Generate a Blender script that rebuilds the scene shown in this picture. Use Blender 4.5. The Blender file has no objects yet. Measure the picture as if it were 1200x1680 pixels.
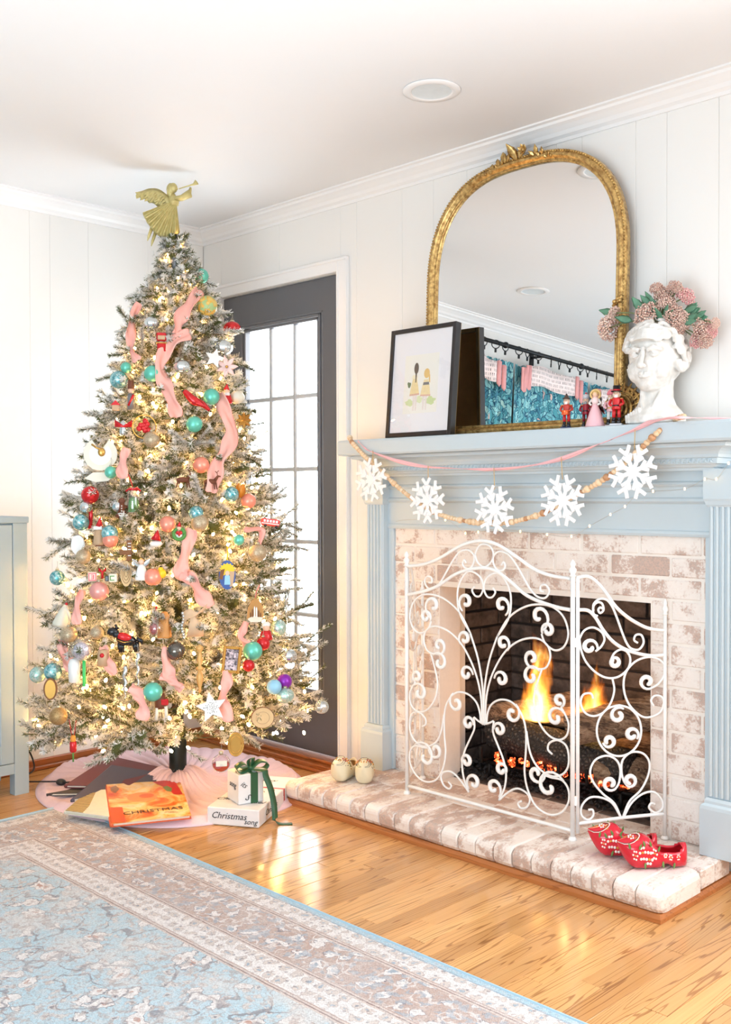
import bpy, math, random
import numpy as np
from mathutils import Vector, Matrix, Euler
R = math.radians
S = bpy.context.scene
COL = S.collection
# ---------------- camera ----------------
CAM = np.array([4.0381, -2.9486, 1.1567]); YAW, PIT, ROL, FPX = R(44.9529), R(-0.96), R(-0.1527), 1683.67
_f = np.array([-math.sin(YAW)*math.cos(PIT), math.cos(YAW)*math.cos(PIT), math.sin(PIT)])
_r = np.array([math.cos(YAW), math.sin(YAW), 0.0]); _u = np.cross(_r, _f)
_r2 = _r*math.cos(ROL)+_u*math.sin(ROL); _u2 = -_r*math.sin(ROL)+_u*math.cos(ROL)
cd = bpy.data.cameras.new('camera'); co = bpy.data.objects.new('camera', cd); COL.objects.link(co)
cd.sensor_fit = 'HORIZONTAL'; cd.sensor_width = 36; cd.lens = FPX/1200*36; cd.clip_start = .05
M = Matrix.Identity(4)
for i in range(3):
    M[i][0] = _r2[i]; M[i][1] = _u2[i]; M[i][2] = -_f[i]; M[i][3] = CAM[i]
co.matrix_world = M
S.camera = co
# ---------------- world, lights, exposure ----------------
S.view_settings.view_transform = 'Standard'; S.view_settings.look = 'None'
S.view_settings.exposure = -0.08; S.view_settings.gamma = 1.0; S.view_settings.use_curve_mapping = False
W = bpy.data.worlds.new('overcast_sky'); S.world = W; W.use_nodes = True
bg = W.node_tree.nodes['Background']; bg.inputs[0].default_value = (.90, .96, 1, 1); bg.inputs[1].default_value = 12
def area(name, loc, target, sx, sy, power, col=(1, 1, 1)):
    l = bpy.data.lights.new(name, 'AREA'); l.shape = 'RECTANGLE'; l.size = sx; l.size_y = sy; l.energy = power; l.color = col
    o = bpy.data.objects.new(name, l); COL.objects.link(o); o.location = loc
    o.rotation_euler = (Vector(target)-Vector(loc)).to_track_quat('-Z', 'Y').to_euler(); return o
area('rear_fill_light', (5.0, -5.2, 1.5), (1.8, -.3, 1.2), 2.6, 2.0, 27, (.80, .92, 1))  # soft fill lamp added behind the camera; the rear wall has no window
area('side_fill_light', (5.6, -1.6, 1.5), (1.2, -1.2, 1.0), 2.2, 1.8, 16, (.80, .92, 1))  # added fill from the right; that wall is closed, without a window
area('ceiling_bounce_light', (3.0, -3.6, .9), (2.2, -2.4, 2.41), 1.8, 1.8, 84, (.70, .87, 1))  # unseen lamp aimed upward, added to whiten the ceiling and its bounce
area('east_window_boost', (4.0, -.10, 1.3), (3.1, -1.5, .0), 1.15, 1.4, 45, (.95, .98, 1))  # lamp added inside the window right of the fireplace, boosting its daylight
cy = S.cycles
cy.use_denoising = True; cy.max_bounces = 8; cy.diffuse_bounces = 4; cy.glossy_bounces = 4; cy.transmission_bounces = 6; cy.transparent_max_bounces = 12
cy.sample_clamp_indirect = 4; cy.caustics_reflective = False; cy.caustics_refractive = False; cy.volume_bounces = 0
rnd = random.Random(7)

# ---------------- pixel -> point on a real surface (used to read positions off the photograph) ----------------
def ray(px, py):
    return _f + _r2*(px-600)/FPX - _u2*(py-840)/FPX
def at(px, py, ax, val):
    d = ray(px, py); i = 'xyz'.index(ax); return Vector(CAM + d*(val-CAM[i])/d[i])
def at_plane(px, py, o, n):
    d = ray(px, py); n = np.array(n, float); return Vector(CAM + d*((np.array(o)-CAM)@n)/(d@n))

# ---------------- mesh collector ----------------
class MB:
    def __init__(s): s.v = []; s.f = []; s.m = []; s.sm = []
    def add(s, vs, fs, mi=0, smooth=False, T=None):
        b = len(s.v)
        if T is not None: vs = [T @ Vector(v) for v in vs]
        s.v.extend([tuple(v) for v in vs]); s.f.extend([tuple(b+i for i in f) for f in fs])
        s.m.extend([mi]*len(fs)); s.sm.extend([smooth]*len(fs)); return s
    def box(s, x0, x1, y0, y1, z0, z1, mi=0, bv=0, T=None):
        if bv <= 0:
            vs = [(x, y, z) for z in (z0, z1) for y in (y0, y1) for x in (x0, x1)]
            return s.add(vs, [(0, 2, 3, 1), (4, 5, 7, 6), (0, 1, 5, 4), (2, 6, 7, 3), (0, 4, 6, 2), (1, 3, 7, 5)], mi, False, T)
        # chamfered box: 24 verts
        b = min(bv, (x1-x0)/2.01, (y1-y0)/2.01, (z1-z0)/2.01)
        vs = []; idx = {}
        for sx in (0, 1):
            for sy in (0, 1):
                for sz in (0, 1):
                    X, Y, Z = (x0, x1)[sx], (y0, y1)[sy], (z0, z1)[sz]; dx, dy, dz = (b, -b)[sx], (b, -b)[sy], (b, -b)[sz]
                    for a, p in enumerate(((X, Y+dy, Z+dz), (X+dx, Y, Z+dz), (X+dx, Y+dy, Z))):
                        idx[(sx, sy, sz, a)] = len(vs); vs.append(p)
        g = lambda *k: idx[k]
        F = []
        for q in (0, 1):
            a = [g(q, 0, 0, 0), g(q, 1, 0, 0), g(q, 1, 1, 0), g(q, 0, 1, 0)]; F.append(a if q else a[::-1])
            a = [g(0, q, 0, 1), g(1, q, 0, 1), g(1, q, 1, 1), g(0, q, 1, 1)]; F.append(a[::-1] if q else a)
            a = [g(0, 0, q, 2), g(1, 0, q, 2), g(1, 1, q, 2), g(0, 1, q, 2)]; F.append(a if q else a[::-1])
        for p in (0, 1):
            for q in (0, 1):
                F.append([g(0, p, q, 1), g(1, p, q, 1), g(1, p, q, 2), g(0, p, q, 2)])
                F.append([g(p, 0, q, 0), g(p, 1, q, 0), g(p, 1, q, 2), g(p, 0, q, 2)])
                F.append([g(p, q, 0, 0), g(p, q, 1, 0), g(p, q, 1, 1), g(p, q, 0, 1)])
        for sx in (0, 1):
            for sy in (0, 1):
                for sz in (0, 1): F.append([g(sx, sy, sz, 0), g(sx, sy, sz, 1), g(sx, sy, sz, 2)])
        return s.add(vs, F, mi, False, T)
    def loft(s, rings, mi=0, smooth=True, caps=True, T=None, closed=True):
        n = len(rings[0]); vs = [p for r in rings for p in r]; F = []
        for i in range(len(rings)-1):
            for j in range(n if closed else n-1):
                k = (j+1) % n; F.append((i*n+j, i*n+k, (i+1)*n+k, (i+1)*n+j))
        if caps and closed: F += [tuple(range(n))[::-1], tuple((len(rings)-1)*n+j for j in range(n))]
        return s.add(vs, F, mi, smooth, T)
    def tube(s, pts, r, seg=6, mi=0, caps=True, T=None, flat=1.0, up=None):
        pts = [Vector(p) for p in pts]; n = len(pts)
        rr = r if hasattr(r, '__len__') else [r]*n
        rings = []; pn = None
        for i in range(n):
            t = (pts[min(i+1, n-1)]-pts[max(i-1, 0)])
            if t.length < 1e-9: t = Vector((0, 0, 1))
            t.normalize()
            if pn is None:
                a = Vector(up) if up else (Vector((0, 0, 1)) if abs(t.z) < .9 else Vector((1, 0, 0)))
                pn = (a - t*a.dot(t)).normalized()
            else:
                q = pn - t*pn.dot(t)
                pn = q.normalized() if q.length > 1e-6 else pn
            bn = t.cross(pn)
            rings.append([pts[i]+(pn*math.cos(2*math.pi*k/seg)*flat+bn*math.sin(2*math.pi*k/seg))*rr[i] for k in range(seg)])
        return s.loft(rings, mi, True, caps, T)
    def lathe(s, prof, seg=16, mi=0, T=None, caps=True, lobes=0, amp=0):
        rings = [[(r*(1+amp*math.cos(lobes*2*math.pi*k/seg))*math.cos(2*math.pi*k/seg), r*(1+amp*math.cos(lobes*2*math.pi*k/seg))*math.sin(2*math.pi*k/seg), z) for k in range(seg)] for r, z in prof]
        return s.loft(rings, mi, True, caps, T)
    def ball(s, c, r, seg=12, mi=0, T=None, sc=(1, 1, 1), rot=None, bump=None):
        prof = []; h = max(4, seg//2)
        rings = []
        for i in range(h+1):
            a = math.pi*i/h - math.pi/2; rr = max(math.cos(a), .004); z = math.sin(a)
            ring = []
            for k in range(seg):
                v = Vector((rr*math.cos(2*math.pi*k/seg), rr*math.sin(2*math.pi*k/seg), z))
                if bump: v = v*bump(v)
                v = Vector((v.x*r*sc[0], v.y*r*sc[1], v.z*r*sc[2]))
                if rot: v = rot @ v
                ring.append(v+Vector(c))
            rings.append(ring)
        return s.loft(rings, mi, True, True, T)
    def prism(s, poly, z0, z1, mi=0, T=None, smooth=False):
        n = len(poly); vs = [(p[0], p[1], z0) for p in poly]+[(p[0], p[1], z1) for p in poly]
        F = [tuple(range(n))[::-1], tuple(range(n, 2*n))]+[(i, (i+1) % n, (i+1) % n+n, i+n) for i in range(n)]
        return s.add(vs, F, mi, smooth, T)
    def ribbon(s, pts, wv, th=.0012, mi=0, T=None):
        # strip: pts centre line, wv half-width vectors, small thickness
        rings = []; n = len(pts)
        for i in range(n):
            p = Vector(pts[i]); w = Vector(wv[i]); t = Vector(pts[min(i+1, n-1)])-Vector(pts[max(i-1, 0)])
            nn = w.cross(t); nn = nn.normalized()*th/2 if nn.length > 1e-9 else Vector((0, th/2, 0))
            rings.append([p-w-nn, p-nn, p+w-nn, p+w+nn, p+nn, p-w+nn])
        return s.loft(rings, mi, True, True, T)
    def mesh(s, name, mats):
        me = bpy.data.meshes.new(name); me.from_pydata(s.v, [], s.f)
        for m in (mats if isinstance(mats, (list, tuple)) else [mats]): me.materials.append(m)
        me.polygons.foreach_set('material_index', s.m); me.polygons.foreach_set('use_smooth', s.sm)
        me.update(); return me
    def build(s, name, mats, parent=None, loc=None, **kw):
        return link(name, s.mesh(name, mats), parent, loc, **kw)
def link(name, me, parent=None, loc=None, rot=None, scale=None, **kw):
    o = bpy.data.objects.new(name, me); COL.objects.link(o)
    if parent is not None: o.parent = parent
    if loc is not None: o.location = loc
    if rot is not None: o.rotation_euler = rot
    if scale is not None: o.scale = scale
    for k, v in kw.items(): o[k] = v
    return o
def thing(name, label, cat, loc=(0, 0, 0), rot=(0, 0, 0), group=None):
    o = link(name, None, None, loc, rot, label=label, category=cat); o.empty_display_size = .05
    if group: o['group'] = group
    return o
def tag(o, label, cat, group=None):
    o['label'] = label; o['category'] = cat
    if group: o['group'] = group
    return o
def struct(o): o['kind'] = 'structure'; return o
def spl(pts, n=8):
    """Catmull-Rom through points"""
    P = [Vector(p) for p in pts]; out = []
    for i in range(len(P)-1):
        a, b, c, d = P[max(i-1, 0)], P[i], P[i+1], P[min(i+2, len(P)-1)]
        for k in range(n):
            t = k/n; out.append(.5*((2*b)+(c-a)*t+(2*a-5*b+4*c-d)*t*t+(3*b-a-3*c+d)*t**3))
    out.append(P[-1]); return out
def lerp(a, b, t): return a+(b-a)*t

# ---------------- materials ----------------
def srgb(*c):
    if len(c) == 1: c = c[0]
    return tuple((x/255/12.92 if x/255 <= .04045 else ((x/255+.055)/1.055)**2.4) for x in c)+(1,)
class NT:
    def __init__(s, name):
        s.mat = bpy.data.materials.new(name); s.mat.use_nodes = True; s.t = s.mat.node_tree
        s.p = s.t.nodes['Principled BSDF']; s.out = s.t.nodes['Material Output']
    def n(s, ty, **k):
        nd = s.t.nodes.new('ShaderNode'+ty)
        for a, v in k.items():
            if a.startswith('i_'):
                key = a[2:]; key = int(key) if key.isdigit() else key.replace('_', ' ')
                s.set(nd.inputs[key], v)
            else: setattr(nd, a, v)
        return nd
    def set(s, inp, v):
        if hasattr(v, 'is_output') or hasattr(v, 'links'): s.t.links.new(v, inp)
        elif hasattr(v, 'outputs'): s.t.links.new(v.outputs[0], inp)
        else: inp.default_value = v
    def P(s, **k):
        for a, v in k.items(): s.set(s.p.inputs[a.replace('_', ' ')], v)
        return s
    def co(s, kind='Object'): return s.n('TexCoord').outputs[kind]
    def map(s, vec, scale=(1, 1, 1), loc=(0, 0, 0), rot=(0, 0, 0)):
        m = s.n('Mapping'); s.set(m.inputs['Vector'], vec); m.inputs['Scale'].default_value = scale; m.inputs['Location'].default_value = loc; m.inputs['Rotation'].default_value = rot
        return m.outputs[0]
    def noise(s, vec=None, scale=5, detail=3, rough=.5, dist=0, out=0):
        n = s.n('TexNoise'); n.inputs['Scale'].default_value = scale; n.inputs['Detail'].default_value = detail; n.inputs['Roughness'].default_value = rough; n.inputs['Distortion'].default_value = dist
        if vec is not None: s.set(n.inputs['Vector'], vec)
        return n.outputs[out]
    def vor(s, vec=None, scale=5, feature='F1', rand=1, out=0):
        n = s.n('TexVoronoi', feature=feature); n.inputs['Scale'].default_value = scale; n.inputs['Randomness'].default_value = rand
        if vec is not None: s.set(n.inputs['Vector'], vec)
        return n.outputs[out]
    def ramp(s, fac, stops, interp='LINEAR'):
        r = s.n('ValToRGB'); s.set(r.inputs[0], fac); cr = r.color_ramp; cr.interpolation = interp
        while len(cr.elements) < len(stops): cr.elements.new(.5)
        for e, (p, c) in zip(cr.elements, stops):
            e.position = p; e.color = c if hasattr(c, '__len__') else (c, c, c, 1)
        return r.outputs[0]
    def mix(s, fac, a, b, blend='MIX'):
        m = s.n('MixRGB', blend_type=blend); s.set(m.inputs[0], fac); s.set(m.inputs[1], a); s.set(m.inputs[2], b); return m.outputs[0]
    def math(s, op, a, b=0.0, c=None, clamp=False):
        m = s.n('Math', operation=op); m.use_clamp = clamp; s.set(m.inputs[0], a); s.set(m.inputs[1], b)
        if c is not None: s.set(m.inputs[2], c)
        return m.outputs[0]
    def sep(s, v): n = s.n('SeparateXYZ'); s.set(n.inputs[0], v); return n.outputs
    def bump(s, h, st=.3, d=.01):
        b = s.n('Bump'); s.set(b.inputs['Height'], h); b.inputs['Strength'].default_value = st; b.inputs['Distance'].default_value = d
        s.set(s.p.inputs['Normal'], b.outputs[0]); return s
_mc = {}
def pm(name, rgb, rough=.5, metal=0, **k):
    """plain principled material with a faint tonal variation"""
    if name in _mc: return _mc[name]
    t = NT(name); c = srgb(rgb)
    nz = t.noise(t.co(), k.pop('nscale', 30), 3)
    v = k.pop('var', .08)
    t.P(Base_Color=t.mix(nz, tuple(x*(1-v) for x in c[:3])+(1,), tuple(min(1, x*(1+v)) for x in c[:3])+(1,)), Roughness=rough, Metallic=metal)
    for a, b in k.items(): t.P(**{a: b})
    _mc[name] = t.mat; return t.mat
def glassmat(name, tint=(1, 1, 1, 1), fac=.1, rough=.02):
    t = NT(name); tr = t.n('BsdfTransparent'); tr.inputs[0].default_value = tint
    gl = t.n('BsdfGlossy'); gl.inputs['Roughness'].default_value = rough; gl.inputs[0].default_value = (1, 1, 1, 1)
    fr = t.n('LayerWeight'); fr.inputs[0].default_value = .5
    mx = t.n('MixShader'); t.set(mx.inputs[0], t.math('ADD', t.math('POWER', fr.outputs['Facing'], 4.), fac, clamp=True)); t.set(mx.inputs[1], tr.outputs[0]); t.set(mx.inputs[2], gl.outputs[0])
    t.t.links.new(mx.outputs[0], t.out.inputs[0]); return t.mat
def emis(name, rgb, st):
    t = NT(name); t.P(Base_Color=rgb+(1,) if len(rgb) == 3 else rgb, Emission_Color=rgb+(1,) if len(rgb) == 3 else rgb, Emission_Strength=st); return t.mat

wallc = pm('wall_paint', (240, 236, 231), .55, var=.01, nscale=2)
ceilc = pm('ceiling_paint', (240, 239, 239), .8, var=.008, nscale=1.5)
trimc = pm('white_trim_paint', (243, 240, 238), .35, var=.01)
bluec = pm('powder_blue_paint', (196, 208, 214), .32, var=.01)
cabc = pm('cabinet_blue_paint', (168, 186, 195), .35, var=.01)
blackdoor = pm('charcoal_door_paint', (84, 84, 88), .28, var=.03)
blackm = pm('black_painted', (32, 29, 30), .35)
whitem = pm('white_enamel', (245, 243, 240), .35)
def woodm(name, c1, c2, sc=(1, 1, 1), rough=.3, line=.55):
    t = NT(name); oi = t.n('ObjectInfo'); co = t.co()
    off = t.n('CombineXYZ'); t.set(off.inputs[0], t.math('MULTIPLY', oi.outputs['Random'], 31.)); t.set(off.inputs[1], t.math('MULTIPLY', oi.outputs['Random'], 17.)); t.set(off.inputs[2], t.math('MULTIPLY', oi.outputs['Random'], 7.))
    ad = t.n('VectorMath', operation='ADD'); t.set(ad.inputs[0], co); t.set(ad.inputs[1], off.outputs[0])
    v = t.map(ad.outputs[0], sc)
    n1 = t.noise(v, 1.0, 2, .45, .15)                       # broad cathedral field
    w = t.math('SINE', t.math('MULTIPLY', n1, 95.))
    fine = t.noise(t.map(ad.outputs[0], tuple(x*q for x, q in zip(sc, (5, .9, 5)))), 5, 4, .65)
    lines = t.ramp(t.math('ADD', t.math('MULTIPLY', w, .62), t.math('MULTIPLY', fine, .5)), [(.74, 0.0), (.86, 1.0)])
    base = t.mix(t.noise(v, .9, 2), c1, c2)
    base = t.mix(t.math('MULTIPLY', fine, .5), base, t.mix(1., base, (.62, .45, .3, 1), 'MULTIPLY'))
    tone = t.ramp(oi.outputs['Random'], [(0, (.80, .74, .68, 1)), (.5, (1, .96, .92, 1)), (1, (1.16, 1.15, 1.12, 1))])
    base = t.mix(1., base, tone, 'MULTIPLY')
    dark = t.mix(1., base, (.30, .17, .09, 1), 'MULTIPLY')
    t.P(Base_Color=t.mix(t.math('MULTIPLY', lines, line), base, dark), Roughness=t.ramp(fine, [(0, rough*.85), (1, rough*1.25)]))
    t.bump(lines, -.12, .002); return t.mat
oak = woodm('oak_plank', srgb(206, 150, 92), srgb(230, 186, 130), (15, .75, 15), .15, .62)
oakx = woodm('oak_trim', srgb(164, 98, 50), srgb(190, 124, 72), (1, 12, 12), .3, .4)
oaky = woodm('oak_trim_side', srgb(160, 94, 46), srgb(182, 112, 60), (12, 1, 12), .3, .4)

# ---------------- room shell ----------------
H = 2.41
fl = struct(MB().box(-.2, 6.2, -6, .3, -.06, -.012).build('floor', pm('subfloor', (120, 78, 40), .6)))
PW = .0572
# individual planks where they can be told apart, the rest joined
def planks():
    rr = random.Random(3); rest = MB(); k = 0; x = 0.0; cnt = 0
    while x < 6.0:
        y = 0.02 - rr.random()*1.0; cuts = [0.02]
        while y > -6: cuts.append(y); y -= rr.uniform(.55, 1.25)
        cuts.append(-6)
        for a, b in zip(cuts, cuts[1:]):
            if a-b < .02: continue
            vis = x+PW > 1.0 and x < 4.2 and a > -3.0+.0 and b < -.30 and not (b > -.44 and x > 1.1 and x < 2.65) and not (b < -1.0 and a < -1.1 and x < 2.6)
            dz = rr.uniform(-.0006, .0006)
            if vis and cnt < 290:
                m = MB().box(x+.0005, x+PW-.0005, b+.0005, a-.0005, -.012, dz, 0, .0008); m.build('floor_plank', oak, fl); cnt += 1
            else: rest.box(x+.0005, x+PW-.0005, b+.0005, a-.0005, -.012, dz)
        x += PW
    rest.build('floor_planks', oak, fl, kind='stuff')
planks()
struct(MB().box(-.2, 6.2, -6, .3, H, H+.1).build('ceiling', ceilc))
wl = struct(MB().box(-.14, -.012, -6, .14, 0, H).build('wall_left', wallc))
# back wall with the door opening (x .14-.952) and an unseen window further right
DX0, DX1, DT = .140, .952, 2.08
wb = MB(); 
wb.box(-.012, DX0, .012, .14, 0, H); wb.box(DX0, DX1, .012, .14, DT, H); wb.box(DX1, 1.50, .012, .14, 0, H); wb.box(1.50, 2.43, .012, .14, .84, H); wb.box(2.43, 3.35, .012, .14, 0, H)
wb.box(3.35, 4.65, .012, .14, 0, .55); wb.box(3.35, 4.65, .012, .14, 2.1, H); wb.box(4.65, 6.2, .012, .14, 0, H)
wbk = struct(wb.build('wall_back', wallc))
struct(MB().box(6.0, 6.14, -6, .14, 0, H).build('wall_right', wallc)); struct(MB().box(-.14, 6.14, -6.14, -6.0, 0, H).build('wall_rear', wallc))
def groove_panels(parent, axis, cuts, z0, z1):
    for a, b in zip(cuts, cuts[1:]):
        m = MB()
        if axis == 'x': m.box(a+.0003, b-.0003, -.0, .012, z0, z1, 0, .0014)
        else: m.box(-.012, 0, a+.0002, b-.0002, z0, z1, 0, .0010)
        m.build('wall_panel', wallc, parent)
groove_panels(wbk, 'x', [0, .14], 0, H)
groove_panels(wbk, 'x', [.14, .56, .952], DT, H)
groove_panels(wbk, 'x', [.952, 1.047, 1.30], 0, H)
groove_panels(wbk, 'x', [1.30, 1.463, 1.626, 1.82, 2.017, 2.119, 2.32, 2.429, 2.60], 1.03, H)
groove_panels(wbk, 'x', [2.60, 2.68, 2.78, 2.99, 3.14, 3.35], 0, H)
cl = [-6]; yy = -6
for w in (.3, .2, .11, .33, .2, .26, .11, .3, .22, .3, .11, .2, .26, .3, .11, .28, .2, .3, .11, .3, .25, .11, .22, .1): 
    yy += w; cl.append(yy)
cl = [c for c in cl if c < -1.2]+[-1.13, -.89, -.798, -.616, -.31, 0]
groove_panels(wl, 'y', cl, 0, H)
# crown moulding: profile (out, drop)
crown = [(0, .062), (.006, .062), (.010, .052), (.022, .045), (.030, .034), (.046, .022), (.058, .016), (.062, .008), (.075, .006), (.075, 0)]
def extr(prof, path_fn, n, mi=0):
    pass
m = MB(); rings = []
for o, d in crown: rings.append([(o, -6.0, H-d), (o, -o, H-d), (6.0, -o, H-d)])
m.loft(rings, smooth=False, closed=False); 
# split by wall
ml = MB().loft([[(o, -6.0, H-d), (o, -o, H-d)] for o, d in crown], smooth=False, closed=False); struct(ml.build('trim_1', trimc))
mr = MB().loft([[(o, -o, H-d), (6.0, -o, H-d)] for o, d in crown], smooth=False, closed=False); struct(mr.build('trim_2', trimc))
# shoe moulding on the left wall, threshold below the door
bb = MB().box(0, .016, -6, -.0, 0, .045, 0, .004); bb.box(.016, .028, -6, 0, 0, .018, 0, .004); struct(bb.build('baseboard_left', oaky))
th = MB().box(.0, 1.06, -.075, .11, 0, .030, 0, .004); th.box(.0, 1.04, -.045, .11, .030, .044, 0, .004); th.box(0, 1.1, -.09, -.075, 0, .014, 0, .004)
struct(th.build('baseboard_back', oakx))
# door casing
cs = MB()
for a, b in ((DX0-.055, DX0), (DX1, DX1+.056)): cs.box(a, b, -.018, .0, .044 if a < .5 else .0, DT+.056, 0, .003)
cs.box(DX0, DX1, -.018, 0, DT, DT+.056, 0, .003)
for a, b in ((DX0-.004, DX0+.004), (DX1-.004, DX1+.004)): cs.box(a, b, -.022, .11, .044, DT+.004)
cs.box(DX1+.040, DX1+.056, -.024, -.018, 0, DT+.0415, 0, .002); cs.box(DX0-.055, DX1+.056, -.024, -.018, DT+.042, DT+.056, 0, .003)
struct(cs.build('trim_3', trimc))
# door: stiles, rails, glazing bead, muntins, 15 panes
door = struct(link('door_1', None))
gx0, gx1, gz0, gz1 = .305, .795, .317, 1.905
mb = MB(); y0, y1 = .012, .056
mb.box(DX0+.004, gx0-.02, y0, y1, .05, DT-.004); mb.box(gx1+.02, DX1-.004, y0, y1, .05, DT-.004)
mb.box(gx0-.02, gx1+.02, y0, y1, gz1+.02, DT-.004); mb.box(gx0-.02, gx1+.02, y0, y1, .05, gz0-.02)
mb.build('door_slab', blackdoor, door)
gb = MB()
for k, (o, d) in enumerate(((.036, -.002), (.024, -.009), (.010, -.004))):
    w = .012
    gb.box(gx0-o, gx0-o+w, y0+d, y0+.03, gz0-o, gz1+o, 0, .003); gb.box(gx1+o-w, gx1+o, y0+d, y0+.03, gz0-o, gz1+o, 0, .003)
    gb.box(gx0-o, gx1+o, y0+d, y0+.03, gz1+o-w, gz1+o, 0, .003); gb.box(gx0-o, gx1+o, y0+d, y0+.03, gz0-o, gz0-o+w, 0, .003)
gb.build('glazing_frame', pm('door_bead_paint', (98, 98, 102), .28), door)
munt = pm('grey_muntin_paint', (190, 192, 196), .35)
for k in (1, 2):
    x = gx0+(gx1-gx0)*k/3; MB().box(x-.011, x+.011, y0+.010, y0+.034, gz0, gz1, 0, .005).build('muntin', munt, door)
for k in range(1, 5):
    z = gz0+(gz1-gz0)*k/5; MB().box(gx0, gx1, y0+.012, y0+.032, z-.010, z+.010, 0, .005).build('muntin', munt, door)
dglass = glassmat('door_glass', fac=.02)
for i in range(3):
    for j in range(5):
        x = gx0+(gx1-gx0)*i/3; z = gz0+(gz1-gz0)*j/5
        MB().box(x+.009, x+(gx1-gx0)/3-.009, y0+.020, y0+.024, z+.009, z+(gz1-gz0)/5-.009).build('pane', dglass, door)
# second window, right of the fireplace
win = struct(link('window_1', None)); wf = MB()
for a, b, c, d in ((3.35, 3.41, .55, 2.1), (4.59, 4.65, .55, 2.1), (3.97, 4.03, .55, 2.1)): wf.box(a, b, .0, .06, c, d, 0, .004)
for c, d in ((.55, .62), (2.04, 2.1), (1.30, 1.34)): wf.box(3.35, 4.65, .0, .06, c, d, 0, .004)
wf.build('window_frame', trimc, win)
MB().box(3.4, 4.6, .03, .034, .6, 2.05).build('pane', dglass, win)
# recessed lights
def downlight(x, y, label):
    t = thing('recessed_light', label, 'ceiling light', (x, y, H), group='recessed ceiling lights')
    MB().lathe([(.066, -.001), (.088, -.001), (.090, -.0035), (.088, -.006), (.068, -.008), (.062, -.006), (.062, .0)], 40, caps=False).build('trim_ring', trimc, t)
    MB().lathe([(.0625, -.006), (.060, -.0052), (.052, -.0035), (.0, -.0035)], 32, caps=False).build('lens', pm('frosted_lens', (225, 232, 235), .4), t)
downlight(1.925, -.537, 'round white recessed ceiling light nearest the mirror crest')
downlight(.67, -1.857, 'round white recessed ceiling light reflected in the middle of the mirror')
# ---------------- fireplace: brickwork ----------------
def brickmat(name, wash=.62, soot=0.0, seed=0., warm=1.0):
    t = NT(name); oi = t.n('ObjectInfo'); c = t.co()
    c = t.map(c, (1, .45, 1)) if name.startswith('hearth') else c
    off = t.n('CombineXYZ'); t.set(off.inputs[0], t.math('MULTIPLY', oi.outputs['Random'], 13.)); t.set(off.inputs[2], t.math('MULTIPLY', oi.outputs['Random'], 29.))
    ad = t.n('VectorMath', operation='ADD'); t.set(ad.inputs[0], c); t.set(ad.inputs[1], off.outputs[0]); v = ad.outputs[0]
    n1 = t.noise(v, 13, 3, .6); n2 = t.noise(v, 130, 4, .75); n3 = t.noise(v, 32, 4, .65)
    brick = t.mix(n3, srgb(164, 104, 74), srgb(196, 150, 122)); brick = t.mix(t.ramp(n2, [(.35, 0), (.6, 1)]), srgb(122, 92, 80), brick)
    m = t.math('ADD', t.math('MULTIPLY', n1, 1.0), t.math('MULTIPLY', n2, .55)); m = t.math('ADD', m, t.math('MULTIPLY', t.math('SUBTRACT', oi.outputs['Random'], .5), .16)); m = t.math('ADD', m, t.math('MULTIPLY', n3, .3))
    mask = t.ramp(m, [(wash, .97), (wash+.08, .80), (wash+.26, .36)])
    white = t.mix(n3, srgb(236, 224, 214), srgb(248, 241, 235))
    base = t.mix(mask, brick, white)
    if soot: base = t.mix(t.ramp(t.math('ADD', n1, t.math('MULTIPLY', n3, .5)), [(.45, soot), (1.0, soot*.72)]), base, srgb(26, 20, 17))
    t.P(Base_Color=base, Roughness=.8); t.bump(t.math('ADD', n2, t.math('MULTIPLY', n1, 1.5)), .45, .004); return t.mat
brk = brickmat('whitewashed_brick', .86); hbrk = brickmat('hearth_brick', .84)
sbrk = brickmat('sooty_brick', .4, 1.0)
mortar = pm('whitewashed_mortar', (238, 229, 220), .85, var=.05, nscale=60)
smortar = pm('soot_mortar', (52, 42, 37), .9)
ZH = .088; BY = -.045; OX0, OX1, OZ = 1.525, 2.403, .812
CO = .0677; rb = random.Random(11)
sur = link('brick_surround', None, kind='structure')
mm = MB(); d = .0025
mm.box(1.295, OX0+d, BY+.003, .02, ZH-.01, 1.04); mm.box(OX1-d, 2.62, BY+.003, .02, ZH-.01, 1.04); mm.box(OX0+d, OX1-d, BY+.003, .02, OZ+d, 1.04)
mm.box(1.46, OX0+d, .02, .075, 0, OZ+.03); mm.box(OX1-d, 2.43, .02, .075, 0, OZ+.03); mm.box(OX0+d, OX1-d, .02, .075, OZ+d, OZ+.03)
mm.build('mortar', mortar, sur)
def brick(parent, x0, x1, y0, y1, z0, z1, mat, j=.0012, bv=.004, name='brick'):
    dx, dz = rb.uniform(-j, j), rb.uniform(-j, j)
    MB().box(x0+dx, x1+dx, y0+rb.uniform(-j, j*.5), y1, z0+dz, z1+dz, 0, bv).build(name, mat, parent)
for c in range(14):
    z0 = ZH+c*CO; z1 = min(z0+CO-.007, 1.030)
    x = 1.30-(.0 if c % 2 else .106)
    while x < 2.60:
        a, b = max(x, 1.297), min(x+.2055, 2.603); x += .213
        segs = [(a, b)]
        if z0 < OZ-.02:
            segs = []
            if a < OX0: segs.append((a, min(b, OX0)))
            if b > OX1: segs.append((max(a, OX1), b))
        for p, q in segs:
            if q-p > .022: brick(sur, p, q, BY, 0, z0, z1, brk)
    if z0 < OZ-.02:  # returns of the jambs
        brick(sur, OX0-.05, OX0+.0005, BY+.002, .072, z0, z1, brk, .0006); brick(sur, OX1-.0005, OX1+.03, .004, .072, z0, z1, brk, .0006)
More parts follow.
